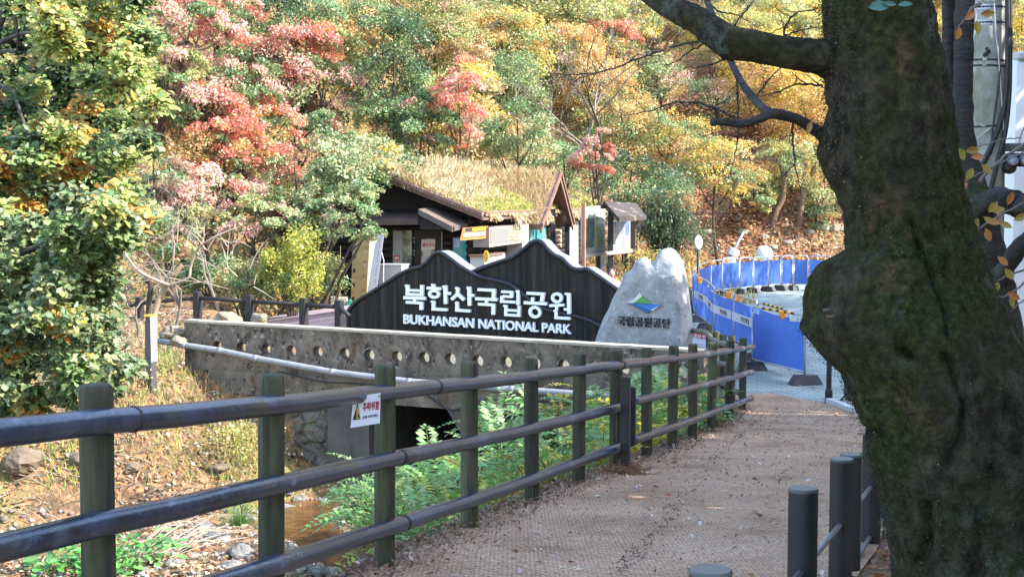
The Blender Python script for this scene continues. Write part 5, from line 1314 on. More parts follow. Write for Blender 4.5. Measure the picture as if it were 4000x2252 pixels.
moss_on(Vf, nrm, 7000, 'dry_moss', .0045, [((.08,.065,.04),3),((.13,.10,.065),2),((.09,.11,.085),1)], fr*np.clip(-nrm[:,0]-.25, .0, 1)**.7*np.clip(nz3+.4, .0, 1)*np.clip((Vf[:,2]-.2)/1.2, .25, 1)+1e-7)

# the second tree behind, forked in two dark stems with a low limb
t2 = thing('forked_tree', 'dark tree with two straight stems and a low mossy limb behind the huge trunk', 'tree', P(4090, 2700, 6.4))
limb([(4150,2750,110,6.4),(4090,2300,95,6.4),(4010,1800,88,6.4),(3935,1400,80,6.4),(3880,1100,74,6.4),(3835,880,66,6.4),(3795,720,56,6.4),(3772,600,44,6.4),(3762,400,38,6.4),(3764,200,37,6.4),(3768,0,36,6.4),(3775,-300,32,6.4)], 'trunk', m_bark2, t2, 20, 10, .06)
limb([(3815,860,50,6.5),(3770,720,40,6.5),(3735,560,30,6.5),(3712,420,26,6.5),(3706,200,25,6.5),(3705,0,25,6.5),(3700,-300,22,6.5)], 'stem', m_bark2, t2, 16, 10, .05)
limb([(3790,860,44,6.4),(3835,800,46,6.3),(3890,772,42,6.2),(3950,790,50,6.1),(4000,800,44,6.05),(4070,790,46,5.9),(4200,740,38,5.8)], 'limb', m_bark2, t2, 22, 14, .16)
limb([(3900,1100,40,6.3),(3960,1000,34,6.2),(4050,900,30,6.1),(4150,870,26,6)], 'limb', m_bark2, t2, 14, 8, .09)
mb = MB()
for t_ in ([(4010,560,7,6),(3940,600,6,5.9),(3880,650,6,5.85),(3825,705,7,5.8)],[(4010,590,4,5.9),(3900,640,3,5.85),(3800,690,2,5.8)],[(3990,538,2.5,6),(3900,550,2.5,6),(3780,590,2.5,5.9)],[(3830,15,8,6),(3800,30,7,6),(3780,60,4,6),(3740,110,2,6)],[(4000,500,3,6),(3980,560,2,6)],[(4010,1050,5,5.9),(3950,1070,4,5.85),(3870,1110,2.5,5.8)],[(4010,1100,5,5.9),(3900,1170,2.5,5.8)],[(4000,1170,3,5.9),(3930,1230,2,5.8)],[(3830,-10,2,6),(3850,10,2,6),(3900,5,2,6),(3920,-10,2,6)],[(4000,790,3,5.9),(3870,860,4,5.85),(3810,905,2,5.8)]): twig(mb, t_)
obj('twigs', mb, mat('pale twigs', [(.10,.085,.08),(.22,.19,.17)], scale=9, rough=.7), t2)
mb = MB(); mb2 = MB()
for k, (x, y, dx, dz) in enumerate(((3808,45,-.6,-.5),(3830,55,1,.05),(3815,80,.1,-1),(3750,105,-.3,-1),(3745,575,.4,-1),(3770,590,1,.1),(3790,612,1,0),(3800,655,-.5,-1),(3835,640,.8,-.9),(3765,690,0,-1),(3820,850,-.4,-1),(3840,845,.8,-.6),(3855,860,1,-.2),(3860,830,.6,.8),(3870,825,1,.2),(3850,890,.3,-1),(3900,870,.9,-.3),(3790,830,-1,0),(3895,1000,.7,-.6),(3925,1048,.6,-.8),(3900,1100,-.4,-1),(3935,1140,.8,-.5),(3945,1150,.2,-1),(3960,860,.8,.4),(3935,800,.3,.9))):
    big_leaf(mb if k % 3 else mb2, P(x, y, 5.75), .058, .032, (dx,-.2,dz), (rr.uniform(-.5,.5),-1,rr.uniform(-.2,.6)))
obj('leaves', mb, m_lyel, t2); obj('leaves', mb2, mat('orange leaf', [(.36,.13,.03),(.45,.18,.05)], scale=14, rough=.45), t2)

# ---------------------------------------------------------------- concrete utility pole with its bands and cables
m_pole = mat('pole concrete', [(.23,.23,.20),(.32,.32,.29),(.40,.40,.37)], scale=7, rough=.85, bump=.3, bscale=60, dist=.006, second=[((.18,.18,.10), 3, .52, .66, (1,1,.5)), ((.5,.5,.48), 16, .64, .7, (1,1,1))])
pt, pb_ = P(3862, -500, 10.6), P(3832, 1700, 10.6); pz = float(terrain(np.array([pb_.x]), np.array([pb_.y]))[0])
pole = thing('utility_pole', 'round grey concrete utility pole strapped with metal bands and cables', 'pole', (pb_.x, pb_.y, pz))
pax = (pt-pb_); pb0 = pb_+pax*((pz-.1-pb_.z)/pax.z)
def pole_c(y): return P(3856-(y)*.0175, y, 10.6)
def pole_r(y): return (74+max(0, y)*.004)*10.6/F
obj('shaft', MB().tube([pole_c(2600), pole_c(1500), pole_c(700), pole_c(0), pole_c(-700), pole_c(-1800)], [pole_r(2600), pole_r(1500), pole_r(700), pole_r(0), pole_r(0)*.95, pole_r(0)*.85], 32), m_pole, pole, smooth=True)
def ringband(y, h, m_, nm, tilt=0):
    c = pole_c(y); r = pole_r(y)+.004; a = Vector((0,0,h/2)); n = 32; vs = []
    for dz, rr_ in ((-h/2, r),(h/2, r),(h/2, r-.006),(-h/2, r-.006)):
        for k in range(n):
            th_ = 2*math.pi*k/n; vs.append(c+Vector((rr_*math.cos(th_), rr_*math.sin(th_), dz+tilt*math.cos(th_)*r)))
    return obj(nm, MB().add(vs, [(j*n+k, j*n+(k+1)%n, ((j+1)%4)*n+(k+1)%n, ((j+1)%4)*n+k) for j in range(4) for k in range(n)]), m_, pole, smooth=False)
m_band2 = mat('bluish steel band', [(.30,.34,.42),(.40,.44,.52)], scale=9, rough=.4, metallic=.5)
for y in (35, 95):
    b_ = ringband(y, .036, m_band2, 'steel_band'); mb = MB(); r = pole_r(y)+.0045
    for k in range(16, 32):
        th_ = 2*math.pi*(k+.5)/32; c = pole_c(y)+Vector((r*math.cos(th_), r*math.sin(th_), 0)); mb.bbox(c, (.026,.006,.012), Matrix.Rotation(th_+math.pi/2, 3, 'Z'), .002)
    obj('slot', mb, m_black, b_)
for y, t_ in ((240,-.03),(262,-.03),(495,.05)):
    b_ = ringband(y, .014, m_black, 'strap', t_)
    obj('clip', MB().bbox(pole_c(y)+Vector((-.06,-pole_r(y)-.004,.0)), (.03,.01,.014), None, .002), m_steel, b_)
obj('step_bolt', MB().tube([pole_c(222)+Vector((-.055,-pole_r(222)+.01,0)), pole_c(218)+Vector((-.055,-pole_r(222)-.07,.01)), pole_c(208)+Vector((-.07,-pole_r(222)-.075,.02))], .016, 10), m_black, pole, smooth=True)
m_wire = mat('grey wire', [(.38,.38,.38)], rough=.5)
fr_ = lambda x, y, o=.0: P(x, y, 10.6-.14-o)
for nm, pts, r, m_ in (('wire',[(3818,-100),(3812,60),(3797,240),(3788,380),(3777,500)],.006,m_wire),('wire',[(3880,-100),(3886,80),(3902,240),(3912,380),(3925,560)],.006,m_wire),
    ('cable',[(3908,260),(3895,380),(3878,500),(3872,600)],.007,m_black),('cable',[(3935,-100),(3937,150),(3934,300),(3922,420),(3900,500),(3868,580),(3820,680),(3800,760)],.020,m_black),('cable',[(3945,-100),(3946,150),(3944,330),(3936,450),(3922,540),(3900,620),(3875,720),(3860,800)],.018,m_black),('wire',[(3873,497),(3840,525),(3800,560),(3780,575)],.006,m_wire)):
    obj(nm, MB().tube([fr_(x, y, .02) for x, y in (tuple(p) for p in catmull(pts, 6))], r, 8), m_, pole, smooth=True)
# twin floodlight / camera beside the pole
fl_ = thing('camera_unit', 'black twin-lens camera unit on a bracket beside the concrete pole', 'camera', P(3965, 690, 10.5))
c = P(3955, 625, 10.5)
obj('body', MB().bbox(c+Vector((.04,0,0)), (.16,.14,.10), None, .02), m_blacksteel, fl_)
for dx in (-.03,.06): 
    h_ = obj('housing', MB().tube([c+Vector((dx,-.06,.0)), c+Vector((dx,-.13,-.01))], [.042,.036], 16), mat('grey lens ring', [(.16,.17,.2)], rough=.3), fl_, smooth=True)
    obj('lens', MB().ball(c+Vector((dx,-.128,-.01)), (.03,.012,.03)), mat('camera lens', [(.25,.28,.35)], rough=.08), h_, smooth=True)
obj('dome', MB().ball(c+Vector((-.03,-.02,-.055)), (.055,.055,.05)), m_black, fl_, smooth=True)
obj('bracket', MB().tube([c+Vector((-.05,.05,.05)), c+Vector((-.12,.12,.08)), pole_c(590)], .014, 8), m_blacksteel, fl_, smooth=True)
obj('mount', MB().bbox(c+Vector((.02,.02,.095)), (.20,.08,.06), None, .01), mat('mount grey', [(.10,.10,.10)], rough=.5), fl_)

# pale building behind the pole
bw = P(3948, 500, 17.5); bz = float(terrain(np.array([bw.x]), np.array([bw.y]))[0])
pbld = thing('white_building', 'plain white-walled building whose corner shows beside the concrete pole', 'building', (bw.x+1.5, bw.y+1.2, bz))
m_wall = mat('white render', [(.74,.74,.78),(.80,.80,.83)], scale=1, rough=.7)
zt2 = P(3948, 232, 17.5).z
obj('wall', MB().bbox((bw.x+1.6, bw.y+1.2, (bz-.2+zt2)/2), (3.2, 2.4, zt2-bz+.2), None, .06), m_wall, pbld)
obj('roof', MB().bbox((bw.x+1.66, bw.y+1.2, zt2+.04), (3.22, 2.5, .10), None, .02), mat('roof edge', [(.45,.45,.47)], rough=.6), pbld)
obj('window', MB().bbox((bw.x+2.2, bw.y-.0, bz+1.4), (.8,.06,.9), None, .01), m_glass, pbld)
# ---------------------------------------------------------------- autumn hillside
m_leaf = leaf_mat('autumn leaves', .32, .42)
m_trunk = mat('hill bark', [(.03,.022,.018),(.07,.05,.038),(.12,.09,.07)], scale=4, rough=.9, bump=.5, stretch=(3,3,.6))
RED=[((.62,.16,.13),4),((.66,.27,.22),4),((.60,.22,.08),2),((.40,.30,.12),1)]  # palettes paled throughout, so sunlit leaf sheen is in the colour
PINK=[((.66,.38,.33),4),((.62,.27,.24),3),((.52,.42,.26),2),((.38,.42,.20),1)]
ORANGE=[((.64,.32,.11),4),((.68,.43,.20),4),((.58,.44,.16),2),((.30,.34,.11),2)]
YELLOW=[((.72,.50,.07),4),((.68,.57,.18),3),((.68,.36,.07),2),((.38,.41,.10),2)]
GREEN=[((.13,.22,.09),4),((.20,.29,.12),4),((.32,.38,.17),2),((.08,.14,.06),2)]
OLIVE=[((.32,.34,.13),4),((.42,.40,.16),3),((.22,.28,.10),3),((.54,.38,.15),1)]
DARK=[((.055,.105,.05),4),((.09,.155,.07),4),((.16,.22,.11),2)]
PALE=[((.42,.47,.24),4),((.31,.37,.16),3),((.52,.50,.26),2),((.19,.26,.10),2)]
BROWN=[((.38,.25,.13),3),((.48,.33,.17),3),((.30,.28,.13),2)]
def crown_cloud(rng, c, rad, n, size, pals, spray=.34, flat=.16, up=1.0, droop=0.0, ns=None, shell=.45):
    """layered sprays of leaves in an ellipsoid: returns C, N, colours. pals: list of (palette, weight) picked per spray; the first one sits outside/top"""
    c = np.array(c); rad = np.array(rad); ns = ns or max(18, int(n/230))
    d = unit(rng.normal(size=(ns,3))); rr = (shell+(1-shell)*rng.random(ns)**.6)[:,None]
    sc = d*rr*rad; sc[:,2] *= np.where(sc[:,2] < 0, 1.05, 1)
    wp = np.array([p[1] for p in pals], float); k = np.empty(ns, int)
    out = (rr[:,0]+.5*d[:,2])
    for i in range(ns):
        w2 = wp.copy(); w2[0] *= math.exp(1.4*(out[i]-.9)); w2 /= w2.sum(); k[i] = rng.choice(len(pals), p=w2)
    nn = unit(np.stack([d[:,0]*.5, d[:,1]*.5, np.full(ns, up)], 1)+rng.normal(size=(ns,3))*.22)
    a = unit(np.cross(nn, rng.normal(size=(ns,3)))); b = np.cross(nn, a)
    R = rad.mean()*spray*np.exp(rng.normal(size=ns)*.25)
    w_ = R**2; si = rng.choice(ns, n, p=w_/w_.sum())
    r2 = np.sqrt(rng.random(n))*R[si]; t = rng.random(n)*2*math.pi; h = rng.normal(size=n)*R[si]*flat
    X = c+sc[si]+a[si]*(r2*np.cos(t))[:,None]+b[si]*(r2*np.sin(t))[:,None]*.8+nn[si]*h[:,None]; X[:,2] -= droop*r2**2/R[si]
    N_ = unit(nn[si]+rng.normal(size=(n,3))*.62)
    tone = np.exp(rng.normal(size=(ns,1))*.12)[si]; cols = np.empty((n,3))
    for j, (pal, _) in enumerate(pals):
        m_ = k[si] == j
        if m_.any(): cols[m_] = pick(rng, pal, int(m_.sum()))
    return X, N_, jitter(rng, cols*tone, .20, .08), c+sc
def tree_at(name, label, cat, px, py, rx, ry, pals, D=None, hc=3.2, dens=1.0, size=.09, seed=0, group=None, trunk_r=.10, **kw):
    rng = np.random.default_rng(seed+100)
    if D is None:
        D = 27.0 if px < 700 else 34.0 if px < 1100 else 41.0
        while D < 100:
            q = P(px, py, D)
            if q.z-tz(q.x, q.y) < hc: break
            D += .5
    q = P(px, py, D); R = np.array([rx*D/F, (rx+ry)/2*D/F*.9, ry*D/F]); gz = tz(q.x, q.y)
    n = int(min(70000, 2.2*dens*(R[0]*R[2]*math.pi)*2.9/(size*size*.55)))
    X, Nn, col, sc = crown_cloud(rng, q, R, n, size, pals, **kw)
    t = thing(name, label, cat, (q.x, q.y, gz), group)
    V, Q = kites(X, Nn, size, .55, rng, .08); npobj('crown', V, Q, m_leaf, parent=t, col=col)
    bo = -1.5 if (D < 39 and px > 1200) else 0; base = Vector((q.x+rng.normal()*.2+bo, q.y+.2, gz-.3)); mb = MB(); top = Vector(q)+Vector((0,0,R[2]*.55)); k = trunk_r*max(.7, R[0]/2.2)
    mid = base.lerp(top, .4)+Vector(rng.normal(size=3)*[.2,.2,0])
    mb.tube(catmull([base, mid, top], 5), list(np.linspace(k, k*.25, 11)), 8)
    for i in rng.choice(len(sc), min(len(sc), 7 if bo == 0 else 4), replace=False):
        e = Vector(sc[i]); s_ = base.lerp(top, rng.uniform(.40,.80)); m_ = s_.lerp(e, .5)+Vector((0,0,-.12*R[2])); mb.tube(catmull([s_, m_, e], 4), list(np.linspace(k*.5, k*.08, 9)), 5)
    obj('trunk', mb, m_trunk, t, smooth=True); return t
TREES = [ # px, py, rx, ry, palettes, D, label
 (600,40,190,130,[(RED,4),(PINK,2),(GREEN,1)],None,'red maple at the very top between the oak and the dark-stemmed grove'),
 (760,110,170,110,[(GREEN,3),(PINK,3)],None,'rosy green maple directly under the top red one'),
 (680,240,160,100,[(PINK,3),(OLIVE,3)],None,'olive and rose maple touching the oak edge high up'),
 (850,30,170,110,[(PINK,3),(RED,2),(GREEN,2)],None,'pinkish treetop cut by the upper edge next to the top red maple'),
 (640,360,150,100,[(GREEN,3),(PINK,2)],None,'green maple tucked between the oak and the pink-red maple'),
 (360,120,210,170,[(OLIVE,3),(GREEN,3)],None,'olive-green tree peeping out above the top of the oak'),
 (800,420,190,130,[(PINK,4),(RED,3),(GREEN,2)],None,'pink-red maple against the right-hand edge of the oak crown'),
 (900,300,200,120,[(PINK,2),(GREEN,4)],None,'green maple flecked with pink above the pink-red maple'),
 (1130,190,230,120,[(PINK,4),(RED,3),(GREEN,3)],None,'maple with rosy top branches standing under the dark green treetop'),
 (1130,60,240,110,[(DARK,3),(GREEN,3)],None,'dark green treetop with thin black stems near the upper edge'),
 (990,470,200,110,[(RED,5),(PINK,2),(ORANGE,1)],None,'brightest red maple in the middle of the wooded slope'),
 (1230,360,220,130,[(PINK,3),(GREEN,4),(PALE,2)],None,'grey-green maple with pale pink tips beside the dark evergreen'),
 (1180,520,220,100,[(GREEN,4),(PINK,2),(PALE,2)],None,'green spreading maple below the rosy ones'),
 (860,570,220,110,[(RED,3),(ORANGE,3),(GREEN,2)],None,'red and orange maple over the brushy slope'),
 (1540,300,130,330,[(DARK,5),(GREEN,2)],47,'tall dark evergreen rising behind the cabin roof'),
 (1420,110,200,150,[(GREEN,3),(OLIVE,2),(ORANGE,1)],None,'olive and green tree beside the dark evergreen top'),
 (1700,110,190,150,[(OLIVE,4),(ORANGE,2),(PINK,1)],None,'dull olive-orange tree above the salmon-red maple'),
 (1790,390,105,170,[(RED,5),(PINK,3)],46.5,'narrow salmon-red maple next to the dark evergreen'),
 (1660,470,120,120,[(GREEN,3),(DARK,2),(PINK,1)],46,'shady green maple under the salmon-red one'),
 (1960,330,180,140,[(GREEN,5),(PALE,2)],None,'bluish green tree between the salmon maple and the orange ones'),
 (2020,500,170,110,[(GREEN,4),(PALE,3)],49,'pale-topped green tree just over the sod roof'),
 (1950,140,170,120,[(OLIVE,3),(ORANGE,3)],None,'olive-gold tree high above the cabin'),
 (2210,190,210,110,[(ORANGE,5),(RED,1),(OLIVE,2)],None,'peach-orange maple below the bare grey trees'),
 (2400,130,150,60,[(RED,4),(ORANGE,2)],None,'small crimson treetop just under the bare branches'),
 (2300,320,210,110,[(ORANGE,5),(GREEN,2)],None,'wide orange maple in the middle of the slope'),
 (2560,330,170,120,[(GREEN,4),(OLIVE,2),(PINK,1)],None,'grey-green tree under the long bare twig'),
 (2420,470,200,120,[(ORANGE,3),(GREEN,3),(OLIVE,2)],None,'mixed orange and green tree above the poster board'),
 (2320,600,100,100,[(PINK,5),(RED,2)],49.5,'small mauve-pink maple behind the porch gable'),
 (2200,640,130,90,[(GREEN,3),(PALE,3)],51,'pale green bush-like tree right behind the porch gable'),
 (2470,720,190,130,[(GREEN,4),(DARK,3),(ORANGE,1)],53,'dark green maple over the poster board roof'),
 (2620,560,190,130,[(YELLOW,2),(ORANGE,3),(GREEN,3)],None,'golden green tree beside the broken branch stub'),
 (2790,420,180,130,[(ORANGE,3),(PINK,2),(GREEN,3)],None,'orange and rose tree behind the hanging branch'),
 (2800,640,190,130,[(ORANGE,4),(YELLOW,2),(GREEN,2)],60,'orange-leaved tree on the leaf-strewn bank'),
 (2620,760,120,90,[(GREEN,3),(ORANGE,2)],56,'low green tree with orange tips next to the arching bush'),
 (2990,280,190,170,[(YELLOW,5),(ORANGE,2)],None,'bright yellow tree under the thick mossy limb'),
 (3140,430,170,180,[(YELLOW,4),(ORANGE,5)],None,'glowing orange-yellow tree against the trunk edge'),
 (2870,120,190,120,[(YELLOW,3),(OLIVE,4)],None,'yellow-green tree behind the mossy limb'),
 (3060,60,150,110,[(YELLOW,3),(PALE,3)],None,'pale yellow tree above the mossy limb at the trunk'),
 (3080,650,170,120,[(OLIVE,4),(YELLOW,2),(GREEN,2)],63,'olive tree over the dark trunks on the bank'),
 (2940,760,100,60,[(OLIVE,3),(GREEN,2),(ORANGE,1)],62,'small olive crown hanging over the leafy bank'),
 (3230,780,90,110,[(OLIVE,3),(GREEN,4)],62,'green shrub-like tree at the trunk edge above the bank'),
 (3280,250,120,200,[(ORANGE,3),(YELLOW,3)],None,'orange tree mostly hidden behind the huge trunk'),
 (3990,150,120,170,[(YELLOW,3),(PALE,3),(BROWN,1)],50,'yellow-green tree behind the concrete pole'),
 (3700,100,100,160,[(PALE,3),(YELLOW,2)],52,'pale tree glimpsed between the huge trunk and dark stems'),
 (1150,700,230,120,[(PALE,4),(GREEN,2),(PINK,1)],41,'pale green maple above the round yellow-green shrub'),
 (960,655,240,90,[(RED,5),(PINK,3)],None,'low coral-red maple with wide flat sprays'),
 (720,720,220,110,[(PINK,3),(GREEN,3),(RED,1)],None,'rosy green maple over the dark hollow'),
 (770,860,200,80,[(PINK,3),(OLIVE,2),(PALE,2)],None,'low faded pink maple over the bare bush'),
 (1010,850,190,90,[(PALE,3),(OLIVE,2),(PINK,2)],36.5,'faded green-pink tree behind the round shrub'),
 (600,700,180,130,[(GREEN,3),(PINK,3),(PALE,1)],None,'green and pink maple close behind the oak edge'),
 (620,900,170,110,[(OLIVE,3),(PINK,2),(GREEN,2)],None,'olive low tree above the twiggy bush beside the oak'),
 (880,760,170,80,[(PALE,3),(PINK,3)],None,'pale rosy maple sprays under the coral-red one'),
 (1420,640,260,110,[(PALE,4),(GREEN,2),(YELLOW,1)],38.6,'yellow-tinted maple leaning across the cabin gable'),
 (1330,715,180,110,[(PALE,4),(GREEN,2),(YELLOW,1)],38.2,'leafy green-gold boughs hiding the far corner of the cabin gable'),
 (1280,800,170,90,[(PALE,3),(GREEN,3),(PINK,1)],37.6,'pale boughs over the dark wall at the end of the cabin'),
 (1425,885,95,50,[(PALE,4),(GREEN,2)],35.2,'leaf sprays dangling over the top of the cream locker'),
 (1360,800,150,100,[(PALE,4),(GREEN,3)],35.6,'pale green branches hanging before the pent roof and locker'),
 (1250,880,120,70,[(GREEN,3),(PALE,3)],36,'green low branches between the locker and the round shrub'),
]
for i, (px, py, rx, ry, pals, D, lab) in enumerate(TREES):
    tree_at('maple_tree' if pals[0][0] not in (DARK,) else 'evergreen_tree', lab, 'tree', px, py, rx, ry, pals, D, hc=(2.1 if py > 300 else 2.8) if py < 640 else 1.7, seed=i, group='autumn trees on the hillside', dens=1.05,
            **(dict(up=.8, spray=.33, shell=.3) if pals[0][0] is DARK else dict(droop=.12)))
# the mass of the wood beyond
rng = np.random.default_rng(77); VV = []; QQ = []; CC = []; nv = 0
for k in range(430):
    x = rng.uniform(-34, 38); y = rng.uniform(30, 104)
    dh = np.interp(x, HDx, HDy)
    if y < dh+(4 if x > -9 else 7) or (x > 4 and y < dh+9) or y > 104: continue
    z = tz(x, y); R = rng.uniform(1.5, 2.6); pal = [OLIVE,GREEN,ORANGE,PALE,BROWN,YELLOW,PINK][rng.choice(7, p=[.24,.2,.2,.13,.11,.09,.03] if x > -8 else [.2,.3,.08,.14,.08,.06,.14])]
    X, Nn, col, sc = crown_cloud(rng, (x,y,z+1.3+R*.4), (R*1.15,R,R*.9), 5200, .12, [(pal,3),(OLIVE,1)], droop=.12)
    V, Q = kites(X, Nn, .125, .6, rng, .08); VV.append(V); QQ.append(Q+nv); nv += len(V); CC.append(col)
wood = npobj('wood', np.concatenate(VV), np.concatenate(QQ), m_leaf, base=(0,75,10), col=np.concatenate(CC)); tag(wood, 'mixed autumn wood covering the upper slope behind the single trees', 'woodland', kind='stuff')
# undergrowth carpet over the hill foot
n = 170000; x = rng.uniform(-26, 6, n); y = np.interp(x, HDx, HDy)+rng.uniform(-1.5, 38, n); z = terrain(x, y)+np.abs(rng.normal(size=n))*.45
pat = vnoise(x, y, 1.6, 9); col = np.where((pat > .5)[:,None], pick(rng, OLIVE+BROWN+DARK, n), pick(rng, DARK+DARK+GREEN, n)); keep = vnoise(x, y, 2.2, 4)+rng.normal(size=n)*.15 > .22  # extra dark leaf tones paint the deep shadow between crowns
V, Q = kites(np.stack([x,y,z],1)[keep], unit(rng.normal(size=(n,3))+np.array([0,0,1.0]))[keep], .12, .5, rng, .06)
o = npobj('undergrowth', V, Q, m_leaf, base=(-6,48,0), col=jitter(rng, col[keep], .25)); tag(o, 'low tangled undergrowth over the foot of the wooded slope', 'undergrowth', kind='stuff')
# fallen leaves on the bank at the road
n = 52000; x = rng.uniform(3, 24, n); y = np.interp(x, HDx, HDy)+rng.uniform(-.5, 15, n); z = terrain(x, y)+.02+np.abs(rng.normal(size=n))*.03
V, Q = kites(np.stack([x,y,z],1), unit(rng.normal(size=(n,3))*.35+np.array([0,-.45,1.0])), .15, .6, rng, .1)
o = npobj('leaf_litter', V, Q, m_leaf, base=(12,62,0), col=jitter(rng, pick(rng, [((.40,.17,.08),5),((.55,.28,.15),3),((.62,.42,.26),2),((.22,.10,.05),2)], n), .2, .08)); tag(o, 'red-brown fallen leaves covering the bank behind the far barriers', 'fallen leaves', kind='stuff')
# bare trunks standing on that bank
def bank_trunk(label, pts, seed):
    pts3 = [ground_hit(*pts[0], 50)]; D = (pts3[0]-CAM).length*.985
    t = thing('bank_tree', label, 'tree', pts3[0], 'trunks on the leafy bank'); cp = [P(x, y, D) for x, y in pts]; cp[0] = cp[0]-Vector((0,0,.4))
    r0 = {0:.16,1:.17,2:.09,3:.06}[seed]
    obj('trunk', MB().tube(catmull(cp, 6), list(np.linspace(r0, r0*.55, 6*(len(cp)-1)+1)), 10), mat('warm bark', [(.10,.06,.04),(.19,.12,.075)], scale=6, rough=.9, bump=.5), t, smooth=True)
bank_trunk('slanting dark trunk on the leafy bank above the far barriers', [(3008,890),(3030,830),(3055,780),(3062,720),(3050,640)], 0)
bank_trunk('upright reddish trunk with a second stem on the leafy bank', [(3115,906),(3124,850),(3132,790),(3135,720),(3150,640)], 1)
bank_trunk('thin grey stem leaning between the two trunks on the bank', [(3075,860),(3100,800),(3120,740)], 2)
bank_trunk('very thin stem at the upper edge of the leafy bank', [(2965,845),(2975,800),(2990,740)], 3)
# stones edging the bank
m_bstone = mat('bank stone', [(.13,.11,.075),(.24,.205,.145),(.33,.29,.21)], scale=2, rough=.9, bump=.6, bscale=8)
rr = random.Random(6)
for k, (x, y, r) in enumerate(((3215,885,22),(3165,905,16),(3265,890,24),(2905,905,20),(2985,925,16),(3080,945,15),(2760,905,18),(2700,930,16),(3020,965,14),(3140,970,16),(3230,960,18),(2850,960,14),(2640,990,16),(3290,850,15))[:9]):
    q = ground_hit(x, y, 46); D = (q-CAM).length; mb = MB(); R = r*D/F; lumpy(mb, q+Vector((0,0,-R*.15)), (R*1.4, R, R*.8), k*3.3, 10, 7)
    tag(obj('bank_stone', mb, m_bstone), 'weathered stone set in the leafy bank behind the far barriers', 'stone', 'stones in the bank')
# arching dark bush beside the poster board, tan grass on the slope below it
def arch_bush(name, label, cx, cy, D, nst, h, spread, pal, seed, lean=(0,0), size=.10, group=None):
    rng = np.random.default_rng(seed); q = P(cx, cy, D); gz = tz(q.x, q.y); b = Vector((q.x, q.y, gz)); t = thing(name, label, 'shrub', b, group); mb = MB(); X = []; Nn = []; Dr = []
    for k in range(nst):
        a = rng.random()*2*math.pi; l = h*rng.uniform(.7,1.15); s_ = spread*rng.uniform(.4,1.1); p0 = b+Vector((math.cos(a)*.15, math.sin(a)*.15, -.1)); e = b+Vector((math.cos(a)*s_+lean[0], math.sin(a)*s_*.7+lean[1], l*.7)); m_ = b+Vector((math.cos(a)*s_*.45+lean[0]*.4, math.sin(a)*s_*.35, l))
        cp = catmull([p0, p0.lerp(m_, .55), m_, e], 6); mb.tube([Vector(c) for c in cp], list(np.linspace(.016,.003,len(cp))), 4, cap=False)
        for i in range(5, len(cp)):
            for j in range(5):
                c = np.array(cp[i])+rng.normal(size=3)*.10; X.append(c); Nn.append(rng.normal(size=3)*.5+[0,0,1]); d = np.array(cp[i])-np.array(cp[i-1]); Dr.append(d/np.linalg.norm(d)+[0,0,-.4])
    X = np.array(X); V, Q = kites(X, unit(np.array(Nn)), size, .3, rng, .05, unit(np.array(Dr)))
    npobj('foliage', V, Q, m_leaf, parent=t, col=jitter(rng, pick(rng, pal, len(X)), .25)); obj('stems', mb, m_trunk, t); return t
arch_bush('arching_bush', 'big dark arching bush drooping beside the poster board', 2590, 1000, 47.5, 110, 3.3, 1.6, DARK+[((.14,.17,.06),2)], 31, (.3,-.3), .15)
arch_bush('arching_bush', 'yellow-green arching bush on the lit slope beyond the boulder', 2530, 1010, 45, 50, 1.6, .8, OLIVE+YELLOW, 32, size=.12)
n = 16000; x = rng.uniform(2.6, 9.5, n); y = rng.uniform(47, 61, n); z = terrain(x, y); B = np.stack([x,y,z],1); T = unit(rng.normal(size=(n,3))*[.35,.35,.1]+[0,0,1])*rng.uniform(.15,.6,(n,1)); s_ = unit(np.cross(T, rng.normal(size=(n,3))))*.02
V = np.empty((n,4,3)); V[:,0] = B-s_; V[:,1] = B+s_; V[:,2] = B+T+s_*.3; V[:,3] = B+T-s_*.3
keep = (vnoise(x, y, 1.5, 3) > .42) & (x < 8.2-.0*y)
o = npobj('dry_grass', V[keep].reshape(-1,3), np.arange(4*keep.sum()).reshape(-1,4), m_straw, base=(5,50,0), col=jitter(rng, pick(rng, [((.56,.42,.20),4),((.42,.40,.12),2),((.5,.3,.14),2)], int(keep.sum())), .2)); tag(o, 'sunlit dry grass on the slope behind the boulder', 'grass', kind='stuff')

# ---------------------------------------------------------------- bare twiggy trees at the top of the slope
def bare_tree(label, px, py, D, h, seed, pale=True, lean=0, group='bare trees'):
    rr = random.Random(seed); q = P(px, py, D); gz = tz(q.x, q.y); t = thing('bare_tree', label, 'tree', (q.x, q.y, gz), group); mb = MB()
    def grow(p, d, l, r, dep):
        pts = [p]; 
        for k in range(4):
            d = (d+Vector((rr.uniform(-.3,.3), rr.uniform(-.3,.3), rr.uniform(-.15,.25)))).normalized(); p = p+d*l/4; pts.append(p)
        mb.tube(pts, list(np.linspace(r, r*.6, 5)), 5 if dep < 2 else 3, cap=False)
        if dep < 5:
            for k in range(rr.choice((2,2,3))):
                grow(pts[rr.choice((2,3,4))], (d+Vector((rr.uniform(-1,1), rr.uniform(-.8,.8), rr.uniform(-.2,.7)))).normalized(), l*rr.uniform(.6,.85), r*.55, dep+1)
    grow(Vector((q.x, q.y, gz-.2)), Vector((lean,0,1)), h*.38, h*.008+.012, 0)
    obj('branches', mb, mat('pale bark', [(.13,.105,.085),(.24,.20,.165)], scale=5, rough=.85) if pale else m_trunk, t); return t
